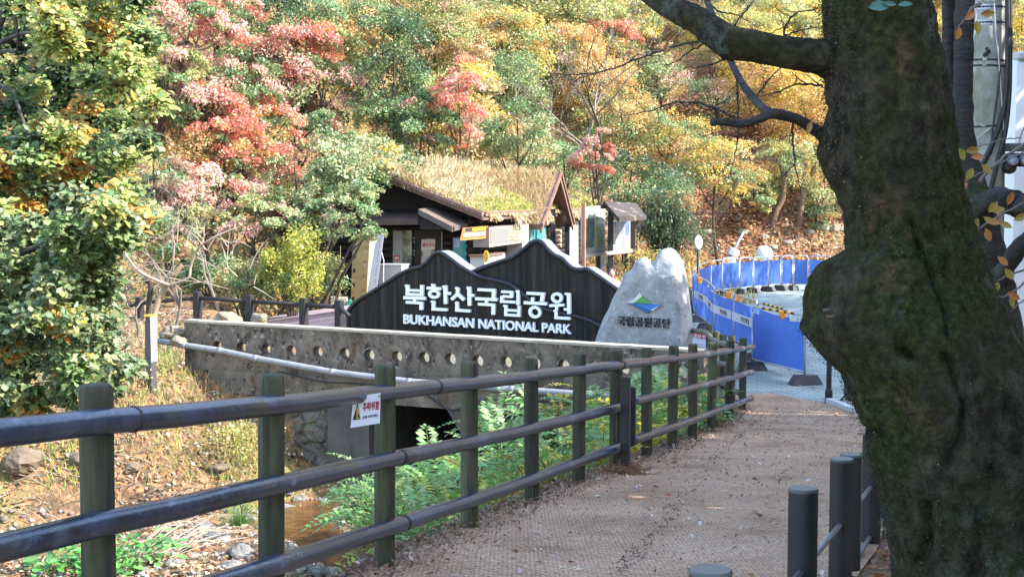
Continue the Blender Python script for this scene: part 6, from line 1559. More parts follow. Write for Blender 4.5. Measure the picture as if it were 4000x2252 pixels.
for i, (px, py, h, pale, lean, lab) in enumerate(((2050,170,6,True,-.15,'bare grey twiggy tree high on the slope, leaning over the golden tree'),(2200,150,6,True,.3,'bare tree with fine pale twigs, the middle one of the high leafless trees'),(2330,160,6,False,0,'dark-limbed bare tree at the top of the slope'),(2470,150,6,True,-.2,'pale leafless tree next to the small crimson treetop'),(1900,60,5,True,.1,'bare branches arching out beside the olive-orange tree'))):
    D = 58+i*.7; q_ = P(px, 120, D); h = (P(px, -160, D).z-tz(q_.x, q_.y))
    bare_tree(lab, px, 120, D, h, 40+i, pale, lean)
bare_tree('bare twiggy bush with whitish branches by the marker stake', 640, 1330, 28.6, 4.2, 61, True, .5)
bare_tree('dead twiggy bush bent across the dark hollow', 860, 1180, 33.5, 4.0, 62, True, -.5)
bare_tree('dry leafless shrub at the upper end of the lit bank', 520, 1250, 29.5, 2.6, 63, True, .4)

# ---------------------------------------------------------------- shrubs by the ramp
def puff(name, label, px, py, D, rad, pal, n, size, seed, asp=.4):
    rng = np.random.default_rng(seed); q = P(px, py, D); gz = tz(q.x, q.y); t = thing(name, label, 'shrub', (q.x, q.y, gz))
    X, Nn, col, sc = crown_cloud(rng, q, rad, n, size, pal, spray=.28, flat=.5, ns=60, shell=.55); V, Q = kites(X, unit(Nn+rng.normal(size=Nn.shape)*.5), size, asp, rng, .05)
    npobj('foliage', V, Q, m_leaf, parent=t, col=col); mb = MB()
    for k in sc[:14]: mb.tube([Vector((q.x, q.y, gz-.1)), Vector((q.x, q.y, gz)).lerp(Vector(k), .5)+Vector((0,0,.1)), Vector(k)], [.03,.02,.006], 5)
    obj('stems', mb, m_trunk, t)
puff('round_shrub', 'rounded yellow-green shrub behind the dark ramp fence', 1150, 1050, 33.5, (.75,.65,.80), [([((.42,.40,.06),3),((.28,.33,.06),3),((.52,.44,.12),1)],3),([((.14,.20,.05),1)],1)], 9500, .075, 51)
puff('low_shrub', 'small olive shrub with browned leaves behind the fence posts', 960, 1120, 34, (.75,.6,.6), [(OLIVE,3),(BROWN,1),(GREEN,2)], 6000, .075, 52)
puff('low_shrub', 'dark green shrub in the hollow beside the bare bush', 820, 1090, 35, (.8,.6,.55), [(DARK,3),(GREEN,2)], 4200, .08, 53)
puff('low_shrub', 'yellowish weedy shrub at the cabin corner under the hanging branches', 1290, 1085, 36, (.45,.4,.6), [(OLIVE,2),(GREEN,2)], 3000, .07, 54)
for k, (x, y, D, r, lab) in enumerate(((888,1256,29.6,.27,'round pale boulder behind the bridge end by the fence posts'),(1010,1248,29.8,.17,'small pale rock between the second and third dark fence posts'),(672,1300,27.6,.20,'yellowish rock beside the marker stake'),(700,1335,27.3,.15,'small flat rock at the end of the parapet'))):
    mb = MB(); lumpy(mb, P(x, y, D), (r*1.15, r*.9, r*.75), 70+k, 14, 10, .42); tag(obj('pale_rock', mb, m_bstone), lab, 'rock')

# ---------------------------------------------------------------- marker stake and sapling on the bank
q = P(590, 1432, 26.3); z0 = tz(q.x, q.y)
stk = thing('marker_stake', 'square stake with a white lettered sleeve and yellow band standing on the lit bank', 'stake', (q.x, q.y, z0)); h = P(592, 1222, 26.3).z-z0; rot = Matrix.Rotation(math.radians(-30), 3, 'Z')
obj('post', MB().bbox((q.x, q.y, z0+h*.45-.1), (.15,.15,h*.9+.2), rot, .008), mat('stake grey', [(.04,.04,.045),(.08,.08,.085)], scale=5, rough=.6), stk)
obj('sleeve', MB().bbox(Vector((q.x, q.y, z0+h*.65))+rot @ Vector((.079,0,0)), (.012,.148,h*.60), rot, .003), mat('sleeve white', [(.66,.64,.62)], rough=.5), stk)
obj('band', MB().bbox((q.x, q.y, z0+h*.97), (.168,.168,.035), rot, .006), m_tape, stk)
tx = rot @ Vector((1,0,0)); nx_ = rot @ Vector((0,-1,0)); mb = MB(); rr = random.Random(3)
nrx = rot @ Vector((1,0,0)); sdx = rot @ Vector((0,1,0))
for k in range(9):
    c = Vector((q.x, q.y, z0+h*(.42+k*.055)))+nrx*.087; mb.box(c+sdx*rr.uniform(-.01,.01), (.05,.004,.02), Matrix.Rotation(math.radians(60), 3, 'Z'))
obj('lettering', mb, mat('sleeve red', [(.35,.06,.08)], rough=.6), stk)
q2 = P(618, 1330, 27.0)
sap = thing('sapling', 'crooked sapling with cut pale limbs rising behind the marker stake', 'tree', (q2.x, q2.y, tz(q2.x, q2.y)))
def bark_limb(nm, pts, m_): obj(nm, MB().tube([P(x, y, D) for x, y, r, D in catmull(pts, 6)], [r*D/F for x, y, r, D in catmull(pts, 6)], 8), m_, sap, smooth=True)
m_sap = mat('sapling bark', [(.20,.13,.08),(.34,.24,.15)], scale=8, rough=.8, bump=.4); m_sapd = mat('dark sapling bark', [(.03,.022,.018),(.06,.045,.035)], scale=8, rough=.85)
bark_limb('trunk', [(600,1480,15,27),(600,1350,14,27),(604,1230,12,27),(622,1170,12,27),(652,1110,12,27),(690,1060,11,27),(712,1035,9,27)], m_sap)
bark_limb('stem', [(575,1480,12,27.2),(580,1250,11,27.2),(582,1180,11,27.2),(588,1110,11,27.2),(560,1090,9,27.2)], m_sapd)
bark_limb('limb', [(664,1114,6,26.9),(600,1090,6,26.9),(545,1060,6,26.8),(515,1030,5,26.8),(490,990,3,26.7)], mat('pale limb', [(.26,.20,.15),(.36,.29,.23)], scale=8, rough=.7))
bark_limb('limb', [(664,1114,6,26.9),(735,1085,5.5,26.8),(745,1040,5,26.8),(770,975,4.5,26.7),(830,930,4,26.6),(920,890,2.5,26.6)], mat('pale limb', []))
mb = MB(); rr = random.Random(12)
for k in range(46):
    x = rr.uniform(430, 1000); y = rr.uniform(900, 1120); D = rr.uniform(26.3, 28.5); a = rr.uniform(-.4, 3.6); l = rr.uniform(50, 150)
    mb.tube([P(x, y, D), P(x+l*.5*math.cos(a), y-l*.5*math.sin(a)+rr.uniform(-15,15), D), P(x+l*math.cos(a), y-l*math.sin(a)+rr.uniform(-10,30), D)], [.011,.008,.003], 4, cap=False)
obj('twigs', mb, mat('pale limb', []), sap)

# ---------------------------------------------------------------- the big-leaved oak over the creek
def obovate(X, Nn, Dr, size, rng):
    """folded obovate leaves: 8 verts, 4 quads each"""
    n = len(X); A = unit(Dr-Nn*(Dr*Nn).sum(1, keepdims=True)); B = np.cross(Nn, A); L_ = (size*np.exp(rng.normal(size=n)*.22))[:,None]
    prof = [(0,.05,0),(.35,.20,.03),(.70,.34,.03),(1.0,.12,-.06)]; V = np.empty((n,12,3))
    for i, (t, w_, b) in enumerate(prof):
        m_ = X+A*L_*t+Nn*L_*(b-.02); V[:,i*3] = m_-B*L_*w_+Nn*L_*.07; V[:,i*3+1] = m_; V[:,i*3+2] = m_+B*L_*w_+Nn*L_*.07
    q = []
    for i in range(3): q += [(i*3,i*3+1,i*3+4,i*3+3),(i*3+1,i*3+2,i*3+5,i*3+4)]
    Q = (np.arange(n)[:,None,None]*12+np.array(q)[None]).reshape(-1,4); return V.reshape(-1,3), Q
def oak(name, label, blobs, nper, size, seed, base, pals, trunk_pts):
    rng = np.random.default_rng(seed); t = thing(name, label, 'tree', base); XX, NN, DD, CC = [], [], [], []; mb = MB()
    for (px, py, rx, ry, D, pal) in blobs:
        c = np.array(P(px, py, D)); rad = np.array([rx*D/F, (rx+ry)/2*D/F*.8, ry*D/F]); nt_ = int(nper*rx*ry/9000)
        d = unit(rng.normal(size=(nt_,3))); tip = c+d*rad*(.35+.65*rng.random((nt_,1))**.5)
        for k in range(nt_):                       # a twig with a whorl of leaves at its end
            ax = unit(d[k]*[1,1,.3]+rng.normal(size=3)*.4+[0,0,-.25]); nl_ = rng.integers(5, 9); pc = pick(rng, pals[pal], 1)[0]
            for j in range(nl_):
                dr = unit(ax*.6+rng.normal(size=3)*.75); XX.append(tip[k]+ax*rng.uniform(-.10,.04)+rng.normal(size=3)*.03); DD.append(dr+np.array([0,0,-.25])); NN.append(unit(rng.normal(size=3)*.45+[.15,-.25,.9])); CC.append(pc if rng.random() < .75 else pick(rng, pals[pal], 1)[0])
            if k % 3 == 0: e = Vector(tip[k]); mb.tube([Vector(c).lerp(e, .2), Vector(c).lerp(e, .6)+Vector(rng.normal(size=3)*.04), e], [.012,.008,.003], 4, cap=False)
    V, Q = obovate(np.array(XX), unit(np.array(NN)), unit(np.array(DD)), size, rng); col = np.repeat(jitter(rng, np.array(CC)*1.2, .16, .07), 6, 0)
    npobj('crown', V, Q, leaf_mat('oak leaves', .36, .38), parent=t, col=col); obj('twigs', mb, m_trunk, t)
    for pts in trunk_pts: obj('limb', MB().tube([P(x, y, D) for x, y, r, D in catmull(pts, 6)], [r*D/F for x, y, r, D in catmull(pts, 6)], 10), mat('grey oak bark', [(.03,.026,.022),(.08,.068,.057)], scale=7, rough=.85, bump=.5), t, smooth=True)
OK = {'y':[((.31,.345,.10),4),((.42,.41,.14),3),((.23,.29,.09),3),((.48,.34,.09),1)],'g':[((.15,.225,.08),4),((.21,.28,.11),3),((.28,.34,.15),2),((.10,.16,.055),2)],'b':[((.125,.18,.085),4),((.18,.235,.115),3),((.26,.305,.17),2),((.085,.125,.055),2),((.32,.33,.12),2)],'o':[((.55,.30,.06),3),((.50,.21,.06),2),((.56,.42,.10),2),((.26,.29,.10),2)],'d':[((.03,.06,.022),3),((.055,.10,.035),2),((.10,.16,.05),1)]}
BX = [(-100,560),(0,565),(100,570),(250,625),(380,640),(480,570),(560,600),(650,530),(760,570),(830,600),(900,565),(1000,520),(1100,470),(1200,425),(1300,475),(1400,510),(1500,500),(1560,430),(1620,80),(1700,-100)]
def bough_blobs(rng, y0, y1, n, D0, D1, pal_at):
    out = []
    while len(out) < n:
        x = rng.uniform(-160, 640); y = rng.uniform(y0, y1); bx = np.interp(y, [q[0] for q in BX], [q[1] for q in BX])+120*(vnoise(np.array([y]), np.array([0.]), 55, 3)[0]-.55)
        if x > bx-35: continue
        if vnoise(np.array([x]), np.array([y]), 130, 40)[0] < .30 and x < 330: continue
        out.append((x, y, rng.uniform(45, 85), rng.uniform(32, 60), rng.uniform(D0, D1), pal_at(x, y, rng)))
    return out
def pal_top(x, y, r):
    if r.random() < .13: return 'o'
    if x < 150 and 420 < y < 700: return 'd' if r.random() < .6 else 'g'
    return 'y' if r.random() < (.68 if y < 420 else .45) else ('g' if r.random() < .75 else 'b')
def pal_low(x, y, r):
    if y < 900 and r.random() < .22: return 'o'
    if r.random() < .06: return 'o'
    return 'y' if (y < 900 and r.random() < .3) else ('b' if r.random() < .7 else 'g')
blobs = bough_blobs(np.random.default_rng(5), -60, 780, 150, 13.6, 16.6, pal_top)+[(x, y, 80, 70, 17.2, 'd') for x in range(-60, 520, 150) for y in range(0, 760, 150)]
oak('oak_tree', 'big-leaved oak turning yellow with orange sprays at the upper corner over the creek', blobs, 125, .070, 21, P(-420, 1900, 15), OK,
    [[(-300,1700,40,16),(-200,900,34,16),(-80,300,28,16),(10,60,16,16),(60,-60,10,16)],[(-60,230,12,15.6),(20,200,8,15),(70,190,6,14.6),(60,60,5,14.4)],[(-150,300,14,15.8),(30,350,8,15),(90,470,6,14),(130,590,5,13.7),(145,640,3,13.6)],[(-60,200,12,16),(120,130,7,15.6),(300,240,5,15.4),(420,300,3,15)]])
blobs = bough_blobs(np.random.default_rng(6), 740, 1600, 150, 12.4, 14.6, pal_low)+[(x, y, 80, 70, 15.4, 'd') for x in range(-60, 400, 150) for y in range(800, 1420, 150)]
oak('oak_shrub', 'grey-green leafy oak boughs hanging low over the lit bank by the first fence post', blobs, 120, .070, 22, P(-350, 1950, 13.4), OK,
    [[(-260,1800,34,13.5),(-150,1300,26,13.5),(-20,1050,18,13.5),(180,950,12,13.4),(340,880,7,13.4)],[(-150,1300,18,13.4),(60,1230,11,13.2),(250,1290,7,13.1),(400,1420,4,13.1)],[(280,1030,6,13.2),(330,1010,5,13.2),(400,980,3,13.2)]])
# ---------------------------------------------------------------- ferny plants between fence and creek
m_fern = leaf_mat('feathery leaves', .35, .5)
def frond_plant(seed, pal, nf, ln):
    rng = np.random.default_rng(seed); X, Nn, D_, S_, C_ = [], [], [], [], []; stems = MB()
    for k in range(nf):
        a = rng.random()*2*math.pi; el = rng.uniform(.5, 1.25); l = ln*rng.uniform(.7,1.15); stem_h = rng.uniform(.1,.75); p = np.array([math.cos(a)*.08, math.sin(a)*.08, stem_h]); d = np.array([math.cos(a)*math.cos(el), math.sin(a)*math.cos(el), math.sin(el)])
        pts = [np.array([0,0,-.25]), p*[.5,.5,.6], p]; base = pick(rng, pal, 1)[0]; nn_ = 13
        for i in range(nn_):
            d = unit(d+np.array([0,0,-.105])); p = p+d*l/nn_; pts.append(p); side_ = unit(np.cross(d, [0,0,1])); upv = np.cross(side_, d); f = math.sin(math.pi*(i+1.5)/(nn_+2))**.6
            for s_ in (-1,1): X.append(p+side_*s_*.095*f*ln); Nn.append(upv+rng.normal(size=3)*.22); D_.append(side_*s_+d*.35); S_.append(.19*ln*f*rng.uniform(.85,1.1)); C_.append(base)
        X.append(p+d*.06); Nn.append(upv); D_.append(d); S_.append(.16*ln); C_.append(base)
        stems.tube([Vector(q) for q in pts[::2]], list(np.linspace(.008,.002,len(pts[::2]))), 4, cap=False)
    X = np.array(X); V, Q = kites(X, unit(np.array(Nn)), np.array(S_), .36, rng, .04, unit(np.array(D_))); return V, Q, jitter(rng, np.array(C_), .18, .08), stems
FG=[((.15,.32,.10),4),((.21,.38,.14),3),((.11,.25,.07),3),((.26,.40,.16),1)]; FY=[((.62,.46,.02),4),((.54,.44,.04),3),((.64,.38,.02),1)]; FM=[((.33,.38,.05),3),((.16,.30,.08),3),((.56,.44,.03),2)]
protos = []
for k, (pal, nf, ln, lab, grp) in enumerate(((FG,15,.85,'green feathery-leaved plant in the thicket between log fence and creek','green feathery plants'),(FM,14,.75,'feathery-leaved plant half turned yellow between log fence and creek','half yellow feathery plants'),(FY,12,.7,'yellow feathery-leaved plant in the thicket below the log fence','yellow feathery plants'))):
    V, Q, C, st_ = frond_plant(60+k, pal, nf, ln); t = thing('feathery_plant', lab, 'plant', (0,0,0), grp)
    npobj('fronds', V, Q, m_fern, parent=t, col=C); obj('stems', st_, mat('green stems', [(.10,.14,.04),(.2,.2,.07)], scale=8, rough=.7), t); protos.append(t)
rr = random.Random(9)
spots = [(1420,1930,19.6,0),(1480,2010,18.8,0),(1560,1900,19.5,0),(1610,2000,17.8,0),(1680,1850,19.3,0),(1720,1940,17.5,1),(1760,2040,15.6,1),(1890,1810,19,0),(1850,1880,17.5,0),(1900,1960,15.5,2),(1960,1780,18.8,0),(2000,1860,16.8,0),(1960,2000,14.2,1),(2060,1900,15,2),(2080,1740,19,0),(2130,1820,16.6,0),(2170,1880,14.6,1),(2200,1700,19.5,0),(2240,1780,17,2),(2280,1840,15,2),(2330,1720,18.5,0),(2350,1770,16.5,2),(2300,1650,20.3,1),(2330,1600,20.6,2),(2400,1690,18.2,0),(2440,1745,16.6,2),(2480,1790,15.4,0),(2520,1700,18.2,1),(2560,1740,17,2),(2590,1690,18.6,0),(2640,1700,17.8,2),(2670,1640,19.6,0),(2450,1600,20.3,0),(2560,1590,20.6,1),(2720,1640,19.3,2),(2740,1580,20.6,0),(2800,1600,20.2,1),(2830,1560,21.3,2),(1930,1640,21.4,0),(2080,1610,21.2,0),(2200,1580,21.2,2),(1540,2080,17.2,1),(1650,2060,16.6,0),(2440,1640,21.3,0),(2530,1640,21.2,1),(1440,1890,20.5,0)]
first = [True]*3
for (px, py, D, k) in spots:
    o = protos[k] if first[k] else copy_tree(protos[k]); first[k] = False
    q = P(px, py, D); lim = float(np.interp(q.y, FDy, FDx))-.62; q.x = min(q.x, lim); z = max(tz(q.x, q.y), q.z-.60); o.location = (q.x, q.y, z); o.rotation_euler = (0, 0, rr.uniform(0, 6.28)); s_ = min(rr.uniform(.85, 1.2), max(.45, (P(px, 1400, D).z-z)/1.25)); o.scale = (s_,)*3
# ---------------------------------------------------------------- creek stones, leaves, grass
m_cst = mat('creek stone', [(.10,.09,.08),(.18,.17,.155),(.27,.255,.24)], scale=2.4, rough=.8, bump=.6, bscale=10, second=[((.10,.075,.05), 2, .56, .66, (1,1,1)), ((.34,.33,.32), 8, .63, .7, (1,1,1))])
m_earth = mat('earthy stone', [(.07,.05,.033),(.14,.105,.07),(.22,.17,.115)], scale=2.4, rough=.9, bump=.8, bscale=9)  # earth brown, taken darker to put the boulders' shade into the colour
stones = [(950,2165,75,'flat grey stone, the palest one by the second fence post'),(1010,2230,60,0),(900,2220,55,0),(850,2110,60,0),(1150,2210,80,'reddish grey stone leaning at the creek edge'),(1230,2235,60,0),(1330,2160,85,'wide flat slab beside the third fence post'),(1420,2110,60,0),(1300,2245,60,0),(1620,2145,85,'broad flat slab under the feathery plants'),(1700,2130,60,0),(1560,2110,55,0),(1430,2215,70,0),(1210,1880,42,0),(1170,1950,36,0),(1120,1990,40,0),(1265,1960,36,0),(1330,2000,38,0),(1390,1995,60,0),(1580,2005,60,'pale slab half under the green fronds'),(800,2060,40,0),(770,2180,40,0),(680,2210,45,0),(560,2235,45,0),(1120,1920,30,0),(1090,2160,36,0),(1240,2120,30,0),(1490,2180,55,0),(330,1800,70,'earthy boulder sunk in the sunlit bank'),(90,1810,95,'big dull brown boulder half buried below the oak boughs'),(520,1830,40,0),(860,1830,46,0),(930,1900,40,0)]
rr = random.Random(14)
for k, (x, y, r, lab) in enumerate(stones):
    q = ground_hit(x, y, 12, 40); D = (q-CAM).length; R = r*D/F*.80; mb = MB(); lumpy(mb, (0,0,0), (R*1.15, R*rr.uniform(.8,1.1), R*rr.uniform(.42,.68)), k*2.9, 16, 11, .34, Matrix.Rotation(rr.uniform(0,3), 3, 'Z'))
    mb.v = [(v[0]+q.x, v[1]+q.y, v[2]+q.z+R*.12) for v in mb.v]
    tag(obj('creek_stone', mb, m_earth if (x < 1000 and y < 2000) else m_cst), lab or 'grey stone lying among fallen leaves in the creek bed', 'stone', 'stones in the creek')
rng = np.random.default_rng(90)
n = 4200; x = rng.uniform(-9, -1.2, n); y = rng.uniform(17, 26, n); zz_ = terrain(x, y); k = (x < np.interp(y, FDy, FDx)-1.2) & (zz_ < Z_CREEK+.22) & (vnoise(x, y, .6, 51) > .38); x, y, zz_ = x[k], y[k], zz_[k]; n = len(x)
R = (.035*np.exp(rng.normal(size=n)*.5))[:,None]; oct_ = np.array([(1,0,0),(.7,.7,.1),(0,1,0),(-.7,.7,-.1),(-1,0,0),(-.7,-.7,.1),(0,-1,0),(.7,-.7,-.1),(0,0,.75),(0,0,-.7)])
V = oct_[None]*(R*rng.uniform(.7,1.3,(n,3)))[:,None,:]*rng.uniform(.8,1.2,(n,10,1)); V = V+np.stack([x,y,zz_+.005],1)[:,None,:]
tri = [(i,(i+1)%8,8) for i in range(8)]+[((i+1)%8,i,9) for i in range(8)]; Q = (np.arange(n)[:,None,None]*10+np.array(tri)[None]).reshape(-1,3)
o = npobj('pebbles', V.reshape(-1,3), Q, leaf_mat('pebble', 0, .8), base=(-4,21,Z_CREEK), col=np.repeat(jitter(rng, pick(rng, [((.22,.20,.18),4),((.15,.13,.11),3),((.32,.30,.28),2),((.20,.12,.07),2)], n), .2), 16, 0)); tag(o, 'grey and brown pebbles strewn along the creek bed', 'pebbles', kind='stuff')
def scatter(name, label, cat, n, xr, yr, fn, size, pal, lift=.02, asp=.6, tilt=.5, base=None, jit=.22, spread=.02):
    x = rng.uniform(*xr, n); y = rng.uniform(*yr, n); k = fn(x, y); x, y = x[k], y[k]; z = terrain(x, y)+lift+np.abs(rng.normal(size=len(x)))*spread
    V, Q = kites(np.stack([x,y,z],1), unit(rng.normal(size=(len(x),3))*tilt+[0,0,1]), size, asp, rng, .12)
    o = npobj(name, V, Q, m_leaf, base=(float(x.mean()), float(y.mean()), float(z.min())), col=jitter(rng, pick(rng, pal, len(x)), jit, .08)); return tag(o, label, cat, kind='stuff')
LIT=[((.38,.27,.16),4),((.52,.41,.27),3),((.24,.14,.08),3),((.42,.21,.10),1),((.60,.52,.40),2)]
def left_of_fence(x, y): return x < np.interp(y, FDy, FDx)-.4
def bank_d(x, y):
    a = np.array([-3.9,25.2]); b = np.array([-10.5,21.4]); d = (b-a)/np.linalg.norm(b-a); return (x-a[0])*(-d[1])*-1*-1+(y-a[1])*d[0]*-1 if False else (x-a[0])*d[1]*1+(y-a[1])*(-d[0])
def notun(x, y):
    u, v = WALL.uv(x, y); return ~((v > -.1) & (u > -.2))
scatter('leaf_litter', 'brown and tan fallen leaves over the creek bed and banks', 'fallen leaves', 60000, (-12,0), (15,33), lambda x, y: left_of_fence(x, y) & notun(x, y) & (vnoise(x, y, .9, 12)+rng.normal(size=len(x))*.12 > .36) & (terrain(x, y) > Z_CREEK+.005), .085, LIT, spread=.03)
def blades(name, label, n, xr, yr, fn, h, pal, cat='grass', wd=.007, lean=.4):
    x = rng.uniform(*xr, n); y = rng.uniform(*yr, n); k = fn(x, y); x, y = x[k], y[k]; n = len(x); B = np.stack([x, y, terrain(x, y)-.01], 1); T = unit(rng.normal(size=(n,3))*[lean,lean,.1]+[0,0,1])*(h*np.exp(rng.normal(size=n)*.35))[:,None]; s_ = unit(np.cross(T, rng.normal(size=(n,3))))*wd
    V = np.empty((n,4,3)); V[:,0] = B-s_; V[:,1] = B+s_; V[:,2] = B+T+s_*.3; V[:,3] = B+T-s_*.3
    o = npobj(name, V.reshape(-1,3), np.arange(4*n).reshape(-1,4), m_straw, base=(float(x.mean()), float(y.mean()), 0), col=jitter(rng, pick(rng, pal, n), .2, .07)); return tag(o, label, cat, kind='stuff')
onbank = lambda x, y: notun(x, y) & (x < -3.9) & (terrain(x, y) > Z_CREEK+.35)
blades('dry_grass', 'sunlit straw-coloured grass on the bank below the bridge end', 34000, (-12,-3.9), (21.5,30.5), lambda x, y: onbank(x, y) & (vnoise(x, y, .8, 21)+rng.normal(size=len(x))*.1 > .40), .15, [((.41,.33,.18),4),((.34,.27,.145),3),((.33,.32,.13),2),((.36,.24,.145),1)])
blades('green_grass', 'patches of fresh yellow-green weeds on the sunlit bank', 16000, (-11,-3.9), (20.5,28.5), lambda x, y: onbank(x, y) & (vnoise(x, y, .7, 33)+rng.normal(size=len(x))*.06 > .66), .13, [((.36,.42,.08),3),((.25,.36,.08),3),((.5,.46,.12),1)], wd=.010)
# small lit weeds against the conduit
def weed(label, px, py, D, h, n, pal, seed):
    rng = np.random.default_rng(seed); q = P(px, py, D); b = np.array([q.x, q.y, tz(q.x, q.y)]); t = thing('weed', label, 'plant', b); X = b+rng.normal(size=(n,3))*[.28,.2,0]+np.stack([np.zeros(n), np.zeros(n), rng.random(n)*h], 1)
    V, Q = kites(X, unit(rng.normal(size=(n,3))+[0,0,.6]), .055, .4, rng, .08); npobj('leaves', V, Q, m_leaf, parent=t, col=jitter(rng, pick(rng, pal, n), .2)); mb = MB()
    for k in range(16):
        p = Vector(b+rng.normal(size=3)*[.22,.15,0]); mb.tube([p, p+Vector((rng.normal()*.08, rng.normal()*.08, h*rng.uniform(.6,1.1)))], [.006,.003], 4)
    obj('stems', mb, mat('straw stems', [(.35,.3,.12)], rough=.7), t)
weed('bushy yellow-green weed growing in front of the conduit', 930, 1440, 25.6, .62, 900, [((.45,.42,.12),3),((.35,.40,.10),3),((.5,.3,.12),1)], 1)
weed('low straw-coloured weed at the abutment top by the conduit', 1090, 1470, 25.2, .35, 300, [((.5,.42,.18),3),((.38,.36,.12),2)], 2)
weed('green weed against the masonry beneath the conduit', 960, 1780, 24.3, .35, 420, [((.35,.45,.06),3),((.25,.38,.06),2)], 3)
weed('dry brown weed with seed heads next to the marker stake', 480, 1470, 26, .45, 420, [((.5,.36,.15),3),((.4,.2,.1),1)], 4)
# grass tufts and broad-leaved plants in the creek
def tuft(label, px, py, n, ln, seed, pal):
    rng = np.random.default_rng(seed); q = ground_hit(px, py, 12, 40); t = thing('grass_tuft', label, 'grass tuft', q); V = []; Q = []; 
    for k in range(n):
        a = rng.random()*6.28; el = rng.uniform(.7,1.45); l = ln*rng.uniform(.6,1.1); d = np.array([math.cos(a)*math.cos(el), math.sin(a)*math.cos(el), math.sin(el)]); p = np.array(q)+rng.normal(size=3)*[.05,.05,0]; s_ = unit(np.cross(d, [0,0,1]))*.006; i0 = len(V)
        for i in range(6): V += [p-s_*(1-i/6), p+s_*(1-i/6)]; d = unit(d+np.array([0,0,-.26])); p = p+d*l/5
        Q += [(i0+2*i, i0+2*i+1, i0+2*i+3, i0+2*i+2) for i in range(5)]
    npobj('blades', np.array(V), np.array(Q), m_straw, parent=t, col=np.repeat(jitter(rng, pick(rng, pal, n), .2), 5, 0))
tuft('arching dark green sedge tuft beside the second fence post', 935, 2060, 260, .55, 71, [((.10,.20,.05),3),((.16,.27,.07),2)])
tuft('pale grassy tuft at the foot of the concrete abutment', 1400, 2010, 240, .6, 72, [((.30,.34,.20),3),((.42,.42,.28),2),((.18,.26,.10),2)])
def broad(label, px, py, rx, n, seed, D=None):
    rng = np.random.default_rng(seed); q = ground_hit(px, py, 12, 40); R = rx*(q-CAM).length/F; t = thing('leafy_plant', label, 'plant', q); X = np.array(q)+np.stack([rng.normal(size=n)*R*.5, rng.normal(size=n)*R*.4, rng.uniform(.03,.34,n)], 1)
    dr = unit(X-np.array(q)+rng.normal(size=(n,3))*.2); V, Q = obovate(X, unit(rng.normal(size=(n,3))*.35+[0,-.25,1]), dr, .13, rng)
    npobj('leaves', V, Q, leaf_mat('fresh broad leaves', .3, .4), parent=t, col=np.repeat(jitter(rng, pick(rng, [((.10,.30,.06),4),((.16,.40,.10),3),((.07,.22,.05),2)], n), .18), 6, 0)); mb = MB()
    for k in range(0, n, 4): mb.tube([Vector(q)+Vector((0,0,-.05)), Vector(X[k])], [.006,.003], 4, cap=False)
    obj('stems', mb, mat('green stems', []), t)
broad('lush green broad-leaved plant behind the first fence post', 230, 2235, 150, 130, 81); broad('lush green broad-leaved plant between the first and second fence posts', 500, 2190, 170, 150, 82); broad('small green broad-leaved plant at the bottom edge of the creek', 420, 2260, 110, 60, 83)
# dry reed stalks fallen across the creek
mb = MB(); rr = random.Random(8)
for k in range(34):
    x, y = rr.uniform(520, 660), rr.uniform(2140, 2210); a = ground_hit(x, y, 14, 40); b = ground_hit(x+rr.uniform(180, 380), y-rr.uniform(50, 140), 14, 40); m_ = (a+b)/2+Vector((0,0,rr.uniform(.08,.3)))
    mb.tube([a+Vector((0,0,.05)), m_, b+Vector((0,0,.06))], .006, 4, cap=False)
tag(obj('reed_stalks', mb, mat('dry reed', [(.24,.20,.16),(.36,.31,.25)], scale=5, rough=.8)), 'bundle of dry grey reed stalks fallen across the creek bed', 'reeds', kind='stuff')
mb = MB()
for k in range(170):
    q = ground_hit(rr.uniform(0, 700), rr.uniform(1150, 1330) if k % 2 else rr.uniform(1750, 2100), 14, 50); d = Vector((rr.uniform(-.7,.7), rr.uniform(-.4,.4), rr.uniform(0,.35))); mb.tube([q, q+d*.6+Vector((0,0,.05)), q+d*1.2], [.012,.009,.004], 4, cap=False)
tag(obj('dead_twigs', mb, mat('dead twigs', [(.16,.12,.09),(.34,.27,.21)], scale=4, rough=.85)), 'dead twigs strewn over the shadowed bank', 'twigs', kind='stuff')
# ---------------------------------------------------------------- leaves and crumbs on the path
def path_scatter(name, label, n, size, pal, edge_bias, lift, asp=.45, tilt=.30, hs=.006):
    y = rng.uniform(3.2, 25, n)**1.0; xl = np.interp(y, FDy, FDx)-.15; xr = np.interp(y, XRy, XRx); t_ = rng.random(n)
    if edge_bias: t_ = np.where(rng.random(n) < .93, np.abs(rng.normal(size=n))*.075, t_)
    x = xl+(xr-xl)*np.clip(t_, 0, 1); z = path_z(y)+lift+np.abs(rng.normal(size=n))*hs
    V, Q = kites(np.stack([x,y,z],1), unit(rng.normal(size=(n,3))*tilt+[0,0,1]), size, asp, rng, .16)
    o = npobj(name, V, Q, m_leaf, base=(1.5,12,-1), col=jitter(rng, pick(rng, pal, n), .2, .07)); tag(o, label, 'fallen leaves', kind='stuff')
path_scatter('fallen_leaves', 'pale and orange fallen leaves scattered on the coir path', 900, .055, [((.50,.41,.33),4),((.38,.24,.15),4),((.45,.17,.05),2),((.70,.64,.58),2),((.30,.05,.03),.4)], False, .036)
path_scatter('leaf_crumbs', 'dark broken leaf crumbs gathered along the fence edge of the path', 11000, .026, [((.13,.08,.058),5),((.24,.155,.11),4),((.38,.28,.22),1)], True, .034, tilt=.6, hs=.014)
path_scatter('edge_leaves', 'brown fallen leaves drifted along the fence side of the coir path', 1700, .048, [((.17,.105,.07),4),((.27,.175,.12),4),((.38,.28,.20),2),((.48,.39,.32),1)], True, .04, tilt=.75, hs=.02)
